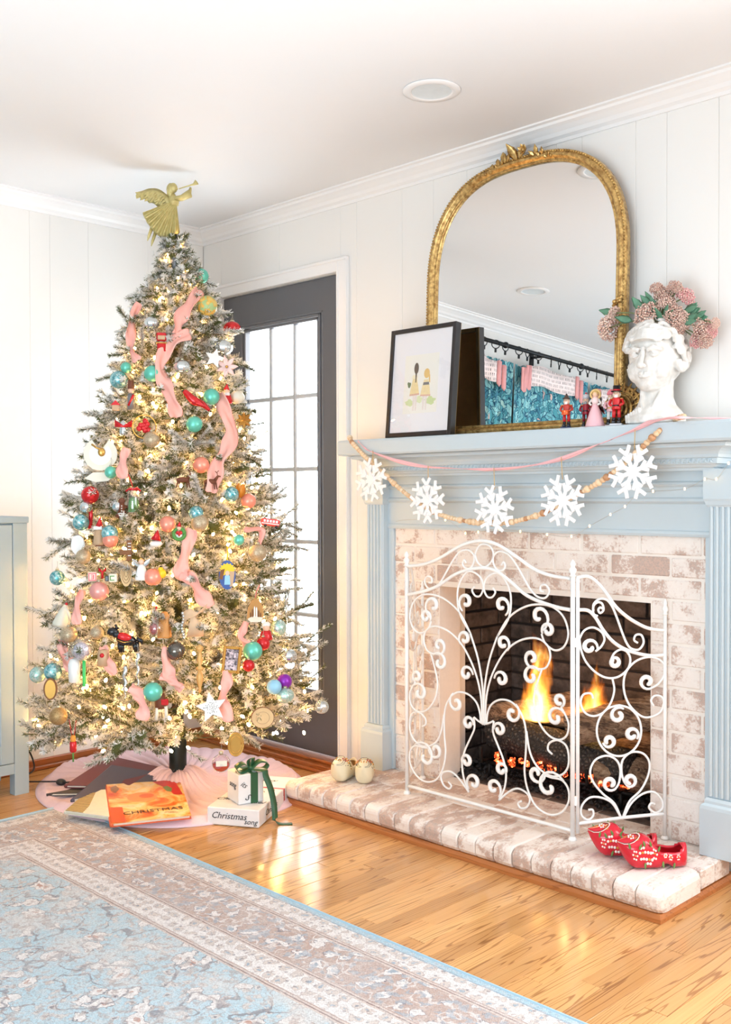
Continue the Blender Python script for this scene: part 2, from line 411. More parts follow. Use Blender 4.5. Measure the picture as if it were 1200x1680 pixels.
# firebox
fb = link('firebox', None, kind='structure')
mm = MB(); BYk = .50
mm.box(1.40, 2.53, BYk, BYk+.04, 0, 1.0); mm.box(1.40, 1.452, .075, BYk, 0, 1.0); mm.box(2.478, 2.53, .075, BYk, 0, 1.0); mm.box(1.40, 2.53, .075, BYk, .97, 1.0)
mm.box(1.452, 2.478, .075, BYk, .0, ZH-.004)
mm.build('firebox_shell', smortar, fb)
for c in range(13):
    z0 = ZH+c*CO; z1 = z0+CO-.009; x = 1.452-(0 if c % 2 else .1)
    while x < 2.478:
        a, b = max(x, 1.452), min(x+.203, 2.478); x += .213
        if b-a > .02: brick(fb, a, b, BYk-.012, BYk, z0, z1, sbrk, .002, .003)
    y = .078-(0 if c % 2 else .1)
    while y < BYk-.012:
        a, b = max(y, .078), min(y+.203, BYk-.014); y += .213
        if b-a > .02:
            MB().box(1.452, 1.464+rb.uniform(-.001, .002), a, b, z0, z1, 0, .003).build('brick', sbrk, fb)
            MB().box(2.466, 2.478, a, b, z0, z1, 0, .003).build('brick', sbrk, fb)
# hearth
hx0, hx1, hy = 1.118, 2.658, -.448
hearth = link('raised_hearth', None, kind='structure')
MB().box(hx0+.012, hx1-.012, hy+.012, BY, 0, ZH-.004).box(OX0, OX1, BY, .075, 0, ZH-.004).build('mortar', mortar, hearth)
def rowlock(x0, x1, end=0):
    zt = ZH+rb.uniform(-.001, .0015); r = .026; fy = hy-.010+rb.uniform(-.002, .002); zb = .026
    prof = [(-.232, zb), (fy+.012, zb), (fy+.002, zb+.012)]
    for k in range(6):
        a = math.pi/2*k/5; prof.append((fy+r-r*math.cos(a), zt-r+r*math.sin(a)))
    prof.append((-.232, zt))
    e = .004
    def ring(x, s): return [(x, y+s*(1 if i in range(1, 8) else 0), z-(s if i > 4 else 0)) for i, (y, z) in enumerate(prof)]
    rs = [ring(x0, .004), ring(x0+e, 0), ring(x1-e, 0), ring(x1, .004)]
    if end: rs = [ring(x0, .004), ring(x0+e, 0), ring(x1-.018, 0), ring(x1-.004, .003), ring(x1+.004, .010), ring(x1+.008, .022)]
    if end < 0: rs = [[(x0+x1-p[0], p[1], p[2]) for p in q] for q in rs[::-1]]
    MB().loft(rs[::1], smooth=False).build('hearth_brick', hbrk, hearth)
n = 22; pw = (hx1-hx0)/n
for k in range(n): rowlock(hx0+k*pw+.0012, hx0+(k+1)*pw-.0012, 1 if k == n-1 else (-1 if k == 0 else 0))
for row, (ya, yb) in enumerate(((-.226, -.142), (-.138, -.049))):
    x = hx0+.012-(.0 if row else .1)
    while x < hx1-.012:
        a, b = max(x, hx0+.012), min(x+.205, hx1+.007); x += .211
        if b-a > .02: MB().box(a, b, ya, yb, .03, ZH+rb.uniform(-.0012, .0008), 0, .004).build('hearth_brick', hbrk, hearth)
x = OX0+.004
while x < OX1-.01:
    b = min(x+.205, OX1-.004)
    MB().box(x, b, BY, .028, .03, ZH-.001+rb.uniform(-.001, .001), 0, .003).build('hearth_brick', hbrk, hearth)
    MB().box(x, b, .032, .12, .03, ZH-.001+rb.uniform(-.001, .001), 0, .003).build('hearth_brick', sbrk, hearth); x += .211
# bevelled wood strip round the hearth
prof = [(-.012, 0), (.006, 0), (.006, .012), (.001, .023), (-.012, .025)]
MB().loft([[(hx0-o, 0 if 0 else -.012, z) for o, z in prof], [(hx0-o, hy-o, z) for o, z in prof], [(hx1+o, hy-o, z) for o, z in prof], [(hx1+o, -.012, z) for o, z in prof]], smooth=False).build('hearth_trim', oakx, hearth)

# ---------------- mantel ----------------
man = thing('fireplace_mantel', 'powder blue wooden fireplace mantel with fluted pilasters around whitewashed brick', 'mantel', (1.945, 0, 0))
def mbuild(m, name, mat=bluec, parent=None, **k):
    o = m.build(name, mat, parent or man, **k)
    if parent is None: o.matrix_parent_inverse = Matrix.Translation((-1.945, 0, 0))
    return o
def ret(prof, xl, xr, y=0.0):
    return [[(xl-o, y, z) for o, z in prof], [(xl-o, -o, z) for o, z in prof], [(xr+o, -o, z) for o, z in prof], [(xr+o, y, z) for o, z in prof]]
XL, XR = 1.355, 2.535   # minus/plus the projection gives the real ends
sh = [(.19, 1.306), (.203, 1.308), (.207, 1.314), (.207, 1.358), (.203, 1.365), (.195, 1.367)]
m = MB(); m.loft([[(x, y, z) for x, y, z in r] for r in ret([(0, 1.306)]+sh+[(0, 1.367)], XL, XR)], smooth=False)
mbuild(m, 'mantel_shelf')
cv = [(.178, 1.305), (.170, 1.300), (.168, 1.294)]+[(.168-.040*math.sin(a*math.pi/10), 1.294-.030*(1-math.cos(a*math.pi/10))) for a in range(1, 6)]
cv += [(.124, 1.262), (.122, 1.262), (.122, 1.246), (.114, 1.243), (.108, 1.236), (.10, 1.234), (.098, 1.226), (.06, 1.226)]
mbuild(MB().loft(ret(cv, XL, XR), smooth=False, closed=False), 'crown_molding')
# carved band of small darts
db = MB(); x = XL-.11
while x < XR+.11:
    db.add([(x, -.1225, 1.248), (x+.007, -.1225, 1.260), (x+.014, -.1225, 1.248), (x+.007, -.1275, 1.251)], [(0, 2, 3), (0, 3, 1), (1, 3, 2)]); 
    db.add([(x+.009, -.1225, 1.2605), (x+.016, -.1225, 1.2605), (x+.0125, -.1225, 1.252), (x+.0125, -.126, 1.258)], [(0, 2, 3), (2, 1, 3), (1, 0, 3)]); x += .0165
mbuild(db, 'carved_band', kind='stuff')
fz = [(.062, 1.228), (.062, 1.196), (.068, 1.192), (.070, 1.186), (.064, 1.180), (.060, 1.178), (.060, 1.146), (.066, 1.142), (.068, 1.134), (.060, 1.128), (.056, 1.126), (.056, 1.045), (.060, 1.042), (.062, 1.034), (.058, 1.026), (.03, 1.026)]
mbuild(MB().loft([[(1.275, -o, z) for o, z in fz], [(2.615, -o, z) for o, z in fz]], smooth=False, closed=False), 'frieze')
mbuild(MB().box(1.195, 2.695, -.05, -.004, 1.03, 1.25), 'frieze_backing')
for sgn, xa, xb in ((1, 1.188, 1.275), (-1, 2.615, 2.702)):
    pl = MB(); pl.box(xa, xb, -.084, -.004, .24, 1.14, 0, .002); 
    ba, bb2 = (1.275, 1.302) if sgn > 0 else (2.588, 2.615)
    mbuild(MB().box(ba, bb2, -.056, -.004, .088, 1.028, 0, .002), 'inner_board')
    col = mbuild(pl, 'pilaster')
    for k in range(5):
        x = xa+.0085+k*(xb-xa-.017)/4
        m = MB(); pts = [(x-.0062, -.083), (x-.0050, -.0885), (x-.0020, -.0915), (x+.0020, -.0915), (x+.0050, -.0885), (x+.0062, -.083)]
        m.loft([[(p[0], p[1], .262) for p in pts], [(p[0], p[1], 1.132) for p in pts]], smooth=False)
        o = m.build('reed', bluec, col)
    pn = MB(); c = (xa+xb)/2; pr = [(.060, .088), (.060, .226), (.058, .236), (.050, .242), (.050, .250), (.0455, .258)]
    pn.loft([[(c-w, -.004, z), (c-w, -.048-w*1.0, z), (c+w, -.048-w*1.0, z), (c+w, -.004, z)] for w, z in pr], smooth=False); mbuild(pn, 'plinth')
    cp = MB(); pr = [(.046, 1.118), (.050, 1.124), (.053, 1.136), (.056, 1.142), (.056, 1.230)]
    cp.loft([[(c-w, -.004, z), (c-w, -.044-w, z), (c+w, -.044-w, z), (c+w, -.004, z)] for w, z in pr], smooth=False); mbuild(cp, 'capital')

# ---------------- gas log set and fire ----------------
barkm = NT('charred_bark'); c = barkm.co(); n1 = barkm.noise(barkm.map(c, (6, 30, 30)), 2.5, 5, .7, 1.0); n2 = barkm.noise(c, 12, 3)
barkm.P(Base_Color=barkm.ramp(barkm.math('MULTIPLY', n1, barkm.math('ADD', n2, .5)), [(.2, srgb(26, 20, 17)), (.36, srgb(86, 64, 50)), (.52, srgb(170, 136, 108)), (.7, srgb(206, 180, 152))]), Roughness=.9); barkm.bump(n1, .9, .02)
charm = NT('charred_log'); c = charm.co(); v1 = charm.vor(charm.map(c, (1, 1, 1)), 70, 'DISTANCE_TO_EDGE'); n1 = charm.noise(c, 40, 4)
charm.P(Base_Color=charm.ramp(v1, [(0, srgb(12, 10, 10)), (.25, srgb(60, 52, 48)), (.5, srgb(130, 120, 112))]), Roughness=.6); charm.bump(v1, 1., .01)
ember = NT('ember'); c = ember.co(); n1 = ember.noise(c, 60, 3, .6)
ember.P(Base_Color=srgb(30, 12, 8), Emission_Color=ember.ramp(n1, [(.42, (.25, .01, .0, 1)), (.55, (1, .10, .02, 1)), (.7, (1, .42, .2, 1))]), Emission_Strength=ember.ramp(n1, [(.44, 0.0), (.66, 1.0)]), Roughness=.9)
ember.set(ember.p.inputs['Emission Strength'], ember.math('MULTIPLY', ember.ramp(n1, [(.42, 0.0), (.64, 1.0)]), 7.))
ls = thing('gas_log_set', 'charred gas fire logs on a black iron grate inside the brick firebox', 'fire logs', (1.96, .25, ZH))
def lsb(m, name, mats, **k):
    o = m.build(name, mats, ls, **k); o.matrix_parent_inverse = Matrix.Translation((-1.96, -.25, -ZH)); return o
def log(a, b, r, mat, seed, cut=True):
    a, b = Vector(a), Vector(b); n = 22; rr = random.Random(seed); ph = [rr.uniform(0, 6.28) for _ in range(6)]
    ax = (b-a).normalized(); u = ax.orthogonal().normalized(); w = ax.cross(u); rings = []
    for i in range(n+1):
        t = i/n; cen = a.lerp(b, t)+Vector((0, 0, .006*math.sin(5*t+ph[0]))); ring = []
        for k in range(18):
            th = 2*math.pi*k/18
            q = r*(1+.10*math.sin(2*th+ph[1]+3*t)+.06*math.sin(5*th+ph[2]-6*t)+.04*math.sin(9*th+ph[3]+9*t)+rr.uniform(-.035, .035))*(1-.18*abs(t-.5)*2)
            ring.append(cen+u*math.cos(th)*q+w*math.sin(th)*q)
        rings.append(ring)
    return lsb(MB().loft(rings), 'log', mat)
bm, chm = barkm.mat, charm.mat
log((1.60, .19, .235), (2.22, .15, .225), .070, chm, 1)       # front, charred
log((1.56, .37, .255), (2.24, .35, .25), .066, bm, 2)        # rear
log((1.58, .17, .300), (1.86, .36, .365), .050, bm, 3)
log((2.00, .10, .320), (2.40, .30, .465), .062, bm, 4)       # right, pointing up
log((2.10, .10, .195), (2.33, .28, .185), .058, bm, 5)
log((1.72, .27, .335), (2.04, .22, .340), .046, bm, 6)
g = MB()
for k in range(6):
    x = 1.64+k*.115; g.tube(spl([(x, .06, .215), (x, .065, .17), (x, .10, .158), (x, .38, .158), (x, .42, .22)], 4), .007, 6)
for y in (.10, .36): g.tube([(1.60, y, .150), (2.26, y, .150)], .007, 6)
for x in (1.65, 2.21):
    for y in (.10, .36): g.tube([(x, y, .150), (x, y, ZH-.001)], .007, 6)
lsb(g, 'grate', pm('black_iron', (30, 28, 28), .5, .6))
eb = MB(); re_ = random.Random(5)
for i in range(26):
    x = 1.68+.022*i+re_.uniform(-.01, .01); q = .011+.006*re_.random(); rm = [re_.uniform(.7, 1.2) for _ in range(5)]
    eb.ball((x, .10+re_.uniform(-.02, .03), .172+re_.uniform(-.006, .01)), q, 8, bump=lambda v: .8+.3*math.sin(7*v.x+5*v.z+x*40))
lsb(eb, 'embers', ember.mat, kind='stuff', label='glowing red embers under the logs')
gr = MB()
for i in range(900):
    x, y = re_.uniform(1.47, 2.46), re_.uniform(.06, .30); q = re_.uniform(.006, .013); z = ZH+q*.5+.022*math.exp(-((y-.2)/.09)**2)*re_.random()
    u = re_.uniform(0, 6); pts = [Vector((math.sin(a+u)*q*re_.uniform(.7, 1.2), math.cos(a+u)*q*re_.uniform(.7, 1.2), 0)) for a in (0, 1.5, 3., 4.6)]
    gr.add([(x, y, z+q*.7), (x, y, z-q*.5)]+[(x+p.x, y+p.y, z+re_.uniform(-.3, .3)*q) for p in pts], [(0, 2, 3), (0, 3, 4), (0, 4, 5), (0, 5, 2), (1, 3, 2), (1, 4, 3), (1, 5, 4), (1, 2, 5)])
tag(gr.build('lava_gravel', pm('dark_lava_gravel', (40, 37, 36), .85, nscale=80), kind='stuff'), 'dark grey lava gravel spread over the firebox floor', 'gravel')
# flames: glowing gas inside tongue-shaped hulls
def flame(x, y, z0, h, w, seed, label):
    t = NT('flame_gas_%d' % seed); c = t.co(); sp = t.sep(c)
    zz = t.math('DIVIDE', sp[2], h)
    nz = t.n('TexNoise'); t.set(nz.inputs['Vector'], t.map(c, (1, 1, .42), (seed*3.1, 0, 0))); nz.inputs['Scale'].default_value = 26; nz.inputs['Detail'].default_value = 3; nz.inputs['Roughness'].default_value = .55; nz.inputs['Distortion'].default_value = .9
    n2 = t.noise(t.map(c, (1, 1, .3), (seed*1.7, 4, 0)), 9, 2)
    # swaying column: distance from a bending axis
    cx = t.math('MULTIPLY', t.math('SUBTRACT', n2, .5), t.math('MULTIPLY', zz, w*2.2))
    dx = t.math('DIVIDE', t.math('SUBTRACT', sp[0], cx), w*.5); dy = t.math('DIVIDE', sp[1], w*.32)
    wid = t.math('SUBTRACT', 1.04, t.math('MULTIPLY', t.math('POWER', zz, 1.5), .95))
    d = t.math('DIVIDE', t.math('SQRT', t.math('ADD', t.math('MULTIPLY', dx, dx), t.math('MULTIPLY', dy, dy))), t.math('MAXIMUM', wid, .05))
    body = t.math('SUBTRACT', 1.0, d)
    body = t.math('ADD', body, t.math('MULTIPLY', t.math('SUBTRACT', nz.outputs[0], .56), t.math('ADD', 1.0, t.math('MULTIPLY', zz, 2.2))))
    den = t.math('MULTIPLY', t.math('MAXIMUM', body, 0.0), t.math('SUBTRACT', 1.15, zz))
    col = t.ramp(t.math('ADD', t.math('MULTIPLY', body, .9), t.math('MULTIPLY', t.math('SUBTRACT', .5, zz), .5)), [(0, (1, .16, .01, 1)), (.35, (1, .33, .03, 1)), (.75, (1, .62, .16, 1)), (1, (1, .8, .42, 1))])
    em = t.n('Emission'); t.set(em.inputs[0], col); t.set(em.inputs[1], t.math('MULTIPLY', den, 120.))
    t.t.links.new(em.outputs[0], t.out.inputs['Volume'])
    for l in list(t.t.links):
        if l.to_socket == t.out.inputs['Surface']: t.t.links.remove(l)
    t.mat.cycles.volume_step_rate = .5
    m = MB(); pr = [(.30, .0), (.5, .06), (.58, .2), (.56, .45), (.46, .7), (.3, .88), (.10, 1.0)]
    m.loft([[(w*r*1.15*math.cos(a*math.pi/8), w*r*.8*math.sin(a*math.pi/8), z*h) for a in range(16)] for r, z in pr])
    tag(m.build('flame', t.mat, None, (x, y, z0)), label, 'flame', 'flames rising from the gas logs')
flame(1.80, .19, .315, .33, .16, 1, 'tall orange flame rising from the middle of the logs')
flame(2.045, .20, .300, .27, .20, 2, 'broad orange flame behind the right panel of the fire screen')
pl_ = bpy.data.lights.new('fire_glow', 'POINT'); pl_.energy = 2.2; pl_.color = (1, .5, .2); pl_.shadow_soft_size = .05
o = bpy.data.objects.new('fire_glow', pl_); COL.objects.link(o); o.location = (2.0, .14, .42)

# ---------------- fire screen ----------------
SA, SB = Vector((1.562, -.262, 0)), Vector((2.262, -.268, 0)); SR = Vector((2.458, -.057, 0)); SL = Vector((1.470, -.075, 0))
scr = thing('fire_screen', 'white wrought iron folding fire screen with scrollwork in front of the fireplace', 'fire screen', (1.912, -.265, ZH))
def sb(m, name, **k):
    o = m.build(name, whitem, scr, **k); o.matrix_parent_inverse = Matrix.Translation((-1.912, .265, -ZH)); return o
def frame_of(A, B):
    d = (B-A); n = Vector((d.y, -d.x, 0)).normalized(); return d, n
def to_sz(A, B, px, py):
    d, n = frame_of(A, B); p = at_plane(px, py, A, n); return ((p-A).dot(d)/d.length_squared, p.z)
def C5(x, y): return (640+x/3.293, 870+y/3.293)
def C6(x, y): return (900+x/3.23, 900+y/3.23)
def put(A, B, s, z): p = A+(B-A)*s; return Vector((p.x, p.y, z))
def curve(A, B, cs, r, name='scroll', mirror=False, off=0):
    d, n = frame_of(A, B); n = n*off
    pts = [put(A, B, (1-s) if mirror else s, z)+n for s, z in cs]
    sb(MB().tube(spl(pts, 5), r, 6), name)
def curlm(A, B, P, C, hand, mirror=False):
    """fat leaf curl: from P on the stem spiralling into C (given as (s,z))"""
    L = (B-A).length; p = Vector((P[0]*L, P[1])); c = Vector((C[0]*L, C[1])); v = p-c; r0 = max(v.length, .012); a0 = math.atan2(v.y, v.x)
    pts = []; rr = []
    for i in range(20):
        t = i/19; a = a0+hand*t*2*math.pi*1.12; r = lerp(r0, .0135, min(1, t*1.7)) if t < .6 else lerp(.0135, .0075, (t-.6)/.4)
        q = c+Vector((math.cos(a), math.sin(a)))*r; s = q.x/L
        pts.append(put(A, B, (1-s) if mirror else s, q.y)); rr.append(lerp(.0034, .0074, min(1, t*2.2)) if t < .9 else .0074*(1-.4*(t-.9)/.1))
    sb(MB().tube(pts, rr, 7), 'leaf_curl')
cen5 = lambda L: [to_sz(SA, SB, *C5(*q)) for q in L]
arch = dict(o=[(88, 195), (180, 185), (270, 150), (370, 90), (450, 62), (520, 60), (590, 82), (680, 140), (780, 210), (870, 245), (975, 262)],
            i=[(88, 350), (180, 330), (260, 300), (350, 240), (430, 212), (500, 205), (570, 218), (650, 275), (730, 345), (810, 385), (900, 415), (975, 430)])
for k in 'oi': curve(SA, SB, cen5(arch[k]), .0062, 'arched_rail')
zb = .118; curve(SA, SB, [(0, zb), (.5, zb), (1, zb)], .006, 'bottom_rail')
right = [
 [(500, 1047), (535, 1042), (560, 1030)],
 [(562, 1032), (558, 1090), (585, 1165), (612, 1235), (628, 1310), (620, 1390), (590, 1455)],
 [(505, 1050), (508, 950), (515, 830), (538, 700), (580, 575)],
 [(580, 575), (640, 480), (655, 380), (640, 300), (600, 240), (560, 234), (520, 262), (508, 312), (525, 357), (552, 362), (570, 335), (556, 312)],
 [(580, 575), (640, 475), (720, 418), (800, 400), (880, 415), (940, 470), (965, 560), (940, 630), (890, 648), (840, 610), (820, 560)],
 [(515, 1050), (522, 900), (555, 775), (620, 660), (700, 597), (790, 583), (850, 620), (868, 680), (850, 735), (820, 750), (785, 745)],
 [(822, 750), (790, 850), (778, 930), (798, 1020), (850, 1100), (910, 1132), (955, 1110), (967, 1050), (950, 1000), (925, 955)],
 [(522, 1050), (528, 990), (550, 940), (600, 915), (660, 930), (710, 990), (735, 1080), (735, 1200), (728, 1300), (745, 1400), (790, 1490), (860, 1535), (925, 1525), (965, 1470), (965, 1400), (930, 1350), (870, 1335), (830, 1320)],
 [(738, 1085), (758, 1200), (800, 1280), (870, 1327), (930, 1320), (962, 1280), (967, 1215), (950, 1160), (905, 1134), (862, 1150), (855, 1185), (878, 1210)],
 [(590, 1458), (640, 1415), (690, 1395), (740, 1420), (757, 1458), (740, 1495), (708, 1500), (693, 1475), (712, 1462)],
 [(603, 190), (615, 172), (624, 195), (610, 215), (582, 214), (560, 180), (560, 140), (592, 115), (640, 130), (680, 180), (720, 250), (760, 320), (800, 360), (840, 365), (862, 330), (845, 297), (817, 300), (815, 328), (835, 332)],
]
curls = [((625, 460), (603, 405), 1), ((635, 650), (612, 610), 1), ((565, 800), (603, 805), -1), ((680, 940), (660, 990), -1), ((562, 1075), (592, 1075), -1), ((630, 1310), (603, 1290), 1),
         ((590, 1440), (560, 1390), 1), ((820, 545), (802, 465), 1), ((825, 560), (855, 540), -1), ((785, 745), (768, 690), -1), ((810, 760), (765, 792), 1), ((925, 955), (917, 920), 1), ((945, 990), (897, 1015), 1), ((840, 1320), (790, 1312), -1), ((940, 1355), (862, 1393), 1)]
sc5 = [cen5(L) for L in right]
# the design is symmetric about the panel centre: recentre the traced half
for mir in (False, True):
    for L in sc5:
        curve(SA, SB, L, .0036, 'scroll', mir)
    for P, C, h in curls:
        curlm(SA, SB, cen5([P])[0], cen5([C])[0], h, mir)
L = cen5([(460, 130), (480, 88), (510, 75), (545, 90), (560, 130), (545, 175), (510, 198), (475, 175), (460, 130)]); curve(SA, SB, L, .0036)
# right wing
w6 = lambda L: [to_sz(SB, SR, *C6(*q)) for q in L]
wing = [
 [(290, 320), (275, 312), (265, 325), (275, 342), (293, 325), (285, 292), (262, 285), (240, 305), (240, 345), (262, 358)][::-1],
 [(240, 330), (240, 295), (270, 268), (310, 272), (340, 310), (365, 370), (390, 440), (415, 500), (440, 530), (480, 535), (505, 500), (495, 460), (465, 458), (455, 485), (475, 500)],
 [(165, 480), (175, 540), (200, 600), (250, 655), (310, 685), (370, 680), (420, 640), (435, 590), (420, 550), (385, 535), (350, 555), (332, 590)],
 [(165, 480), (190, 435), (235, 418), (280, 440), (298, 480), (280, 520), (250, 545)],
 [(545, 740), (580, 720), (610, 680), (620, 630), (590, 590), (530, 575), (460, 600), (410, 660), (400, 740), (425, 820), (480, 880), (530, 895), (590, 870), (612, 820), (600, 785), (565, 780), (545, 805), (560, 835)],
 [(340, 690), (350, 750), (330, 820), (290, 870), (240, 888), (195, 870), (172, 820), (185, 775), (225, 768), (238, 795)],
 [(375+118*math.sin(a*math.pi/6), 965-135*math.cos(a*math.pi/6)) for a in range(13)],
 [(385, 1425), (350, 1350), (290, 1300), (240, 1240), (222, 1180), (250, 1120), (310, 1098), (360, 1120), (382, 1170), (375, 1240), (355, 1275)],
 [(395, 1425), (430, 1340), (490, 1280), (530, 1200), (535, 1130), (500, 1085), (440, 1080), (395, 1120), (388, 1180), (400, 1230), (425, 1265)],
 [(385, 1425), (340, 1350), (280, 1320), (220, 1320), (180, 1360), (175, 1410), (210, 1438), (238, 1415), (235, 1385), (212, 1385)],
 [(400, 1425), (440, 1350), (500, 1300), (560, 1290), (600, 1330), (605, 1375), (570, 1400), (535, 1375), (545, 1350), (565, 1355)],
]
wcurl = [((260, 540), (218, 522), 1), ((333, 590), (352, 600), -1), ((550, 738), (524, 705), -1), ((400, 850), (370, 885), 1), ((290, 1030), (322, 1022), 1), ((470, 1010), (443, 985), 1), ((360, 1270), (328, 1245), -1), ((420, 1262), (433, 1230), 1)]
wr = [[(150, 155), (210, 148), (260, 180), (310, 240), (360, 310), (430, 370), (510, 415), (570, 430), (628, 435)],
      [(160, 325), (210, 328), (250, 365), (290, 430), (340, 490), (400, 530), (470, 555), (550, 568), (625, 562)], [(155, 1458), (380, 1428), (612, 1405)]]
wing = [w6(L) for L in wing]; wr = [w6(L) for L in wr]; wcurl = [(w6([P])[0], w6([C])[0], h) for P, C, h in wcurl]
for A, B in ((SB, SR), (SA, SL)):
    for L in wr: curve(A, B, [(s+.0, z) for s, z in L], .0055, 'wing_rail')
    for L in wing: curve(A, B, L, .0036)
    for P, C, h in wcurl: curlm(A, B, P, C, h)
    s0 = .055; p = put(A, B, s0, 0); sb(MB().tube([(p.x, p.y, .11), (p.x, p.y, wr[0][0][1])], .006, 8), 'post')
    sb(MB().tube([(B.x, B.y, ZH+.002), (B.x, B.y, .785)], .006, 8).lathe([(.012, 0), (.012, .004), (.008, .010)], 12, T=Matrix.Translation((B.x, B.y, ZH))), 'post')
    sb(MB().lathe([(.006, 0), (.009, .004), (.006, .008), (.010, .016), (.009, .022), (.005, .030), (.007, .036), (.004, .044), (.001, .050)], 10, T=Matrix.Translation((B.x, B.y, .783))), 'finial')
    q = put(A, B, .03, 0)
    for z in (.21, .70): sb(MB().box(-.007, .007, -.007, .007, -.014, .014, 0, .002, T=Matrix.Translation((q.x, q.y, z))), 'hinge')
for P in (SA, SB):
    sb(MB().tube([(P.x, P.y, ZH+.002), (P.x, P.y, .905)], .0072, 10).lathe([(.013, 0), (.013, .005), (.009, .012)], 12, T=Matrix.Translation((P.x, P.y, ZH))), 'post')
    sb(MB().lathe([(.007, 0), (.011, .004), (.007, .009), (.012, .018), (.012, .024), (.006, .032), (.010, .040), (.006, .048), (.001, .054)], 12, T=Matrix.Translation((P.x, P.y, .902))), 'finial')
# ---------------- rug ----------------
def rugmat():
    t = NT('faded_rug_weave'); c = t.co(); s = t.sep(c)
    u = t.math('ABSOLUTE', s[0]); v = t.math('ABSOLUTE', s[1])
    wob = t.math('MULTIPLY', t.math('SUBTRACT', t.noise(c, 30, 3), .5), .006)
    d = t.math('ADD', t.math('MINIMUM', u, v), wob)
    fade = t.noise(c, 5, 4, .6); fade2 = t.noise(c, 60, 4, .7); fine = t.noise(t.map(c, (1, 1, 1)), 260, 3, .7)
    cream, taupe, blue = srgb(236, 230, 227), srgb(190, 164, 152), srgb(184, 209, 219)
    dark, rust, grey = srgb(128, 122, 128), srgb(192, 150, 134), srgb(158, 172, 186)
    dc = t.map(c, (1, 1, 1)); nz = t.noise(c, 14, 3, .6, 0, 1)
    wc = t.n('VectorMath', operation='ADD'); t.set(wc.inputs[0], c); t.set(wc.inputs[1], t.map(nz, (.05, .05, 0), (-.025, -.025, 0)))
    def floret(scale, rand, ground, petal, core, ring):
        f = t.vor(wc.outputs[0], scale, 'F1', rand); e = t.vor(wc.outputs[0], scale, 'DISTANCE_TO_EDGE', rand)
        pet = t.noise(wc.outputs[0], scale*2.6, 2, .5)
        q = t.math('ADD', f, t.math('MULTIPLY', t.math('SUBTRACT', pet, .5), .75))
        col = t.ramp(q, [(0, core), (.09, core), (.12, petal), (.30, petal), (.32, ring), (.335, ring), (.36, ground)], 'LINEAR')
        return col, q, e
    bord, bq, be = floret(17, .6, taupe, cream, grey, dark)
    vine = t.ramp(t.math('ABSOLUTE', t.math('SUBTRACT', t.noise(wc.outputs[0], 13, 2), .5)), [(0, 1), (.012, 1), (.022, 0)])
    bord = t.mix(t.math('MULTIPLY', vine, .7), bord, cream)
    bord = t.mix(t.math('MULTIPLY', t.ramp(t.noise(wc.outputs[0], 42, 3), [(.54, 0), (.58, 1)]), .7), bord, grey)
    guard, gq, ge = floret(24, .15, cream, srgb(214, 200, 192), grey, srgb(176, 160, 156))
    guard = t.mix(t.math('MULTIPLY', t.ramp(t.vor(c, 30, 'F1', .25), [(.10, 1), (.16, 0)]), .7), guard, dark)
    field, fq, fe = floret(13, 1, blue, cream, rust, dark)
    f2, q2, e2 = floret(30, 1, blue, srgb(212, 206, 202), dark, grey)
    field = t.mix(t.ramp(fq, [(.33, 0), (.37, .95)]), field, f2)
    vine2 = t.ramp(t.math('ABSOLUTE', t.math('SUBTRACT', t.noise(wc.outputs[0], 7, 2), .5)), [(0, 1), (.008, 1), (.014, 0)])
    field = t.mix(t.math('MULTIPLY', vine2, .8), field, dark)
    field = t.mix(t.math('MULTIPLY', t.ramp(t.noise(c, 3.1, 3, .6), [(.52, 0), (.62, 1)]), .75), field, srgb(222, 216, 212))
    field = t.mix(t.math('MULTIPLY', t.ramp(t.noise(wc.outputs[0], 48, 3), [(.57, 0), (.61, 1)]), .55), field, srgb(170, 146, 138))
    def band(a, b):
        return t.math('MULTIPLY', t.math('GREATER_THAN', d, a), t.math('LESS_THAN', d, b))
    col = t.mix(t.math('GREATER_THAN', d, .022), srgb(168, 198, 212), guard)
    col = t.mix(t.math('GREATER_THAN', d, .100), col, bord)
    col = t.mix(t.math('GREATER_THAN', d, .268), col, guard)
    col = t.mix(t.math('GREATER_THAN', d, .372), col, field)
    for a in (.100, .268, .372):
        col = t.mix(band(a-.014, a+.006), col, srgb(214, 196, 186)); col = t.mix(band(a-.004, a+.0), col, srgb(146, 122, 116)); col = t.mix(band(a-.013, a-.010), col, srgb(176, 150, 142))
    col = t.mix(band(.021, .026), col, srgb(150, 172, 188))
    # worn, heathered weave
    col = t.mix(t.math('MULTIPLY', t.ramp(fade, [(.4, 0), (.75, 1)]), .28), col, srgb(222, 218, 218))
    col = t.mix(t.math('MULTIPLY', t.ramp(fade2, [(.48, 0), (.60, 1)]), .42), col, srgb(218, 210, 206))
    col = t.mix(t.ramp(fine, [(.38, .42), (.56, 0)]), col, srgb(122, 112, 114))
    rib = t.math('SINE', t.math('MULTIPLY', s[0], 1150.)); rib2 = t.math('SINE', t.math('MULTIPLY', s[1], 1150.))
    h = t.math('ADD', t.math('MULTIPLY', rib, rib2), t.math('MULTIPLY', fine, 1.5))
    t.P(Base_Color=t.mix(t.ramp(t.math('MULTIPLY', rib, rib2), [(.2, 0), (1, .22)]), col, srgb(150, 146, 148)), Roughness=.95); t.bump(h, .4, .002); return t.mat
rug = MB(); rug.box(0, 3.2, -2.6, 0, 0, .006, 0, .003)
r_ = rug.build('area_rug', rugmat(), None, (.565, -1.05, .0012))
tag(r_, 'faded blue and taupe oriental area rug on the oak floor', 'rug')
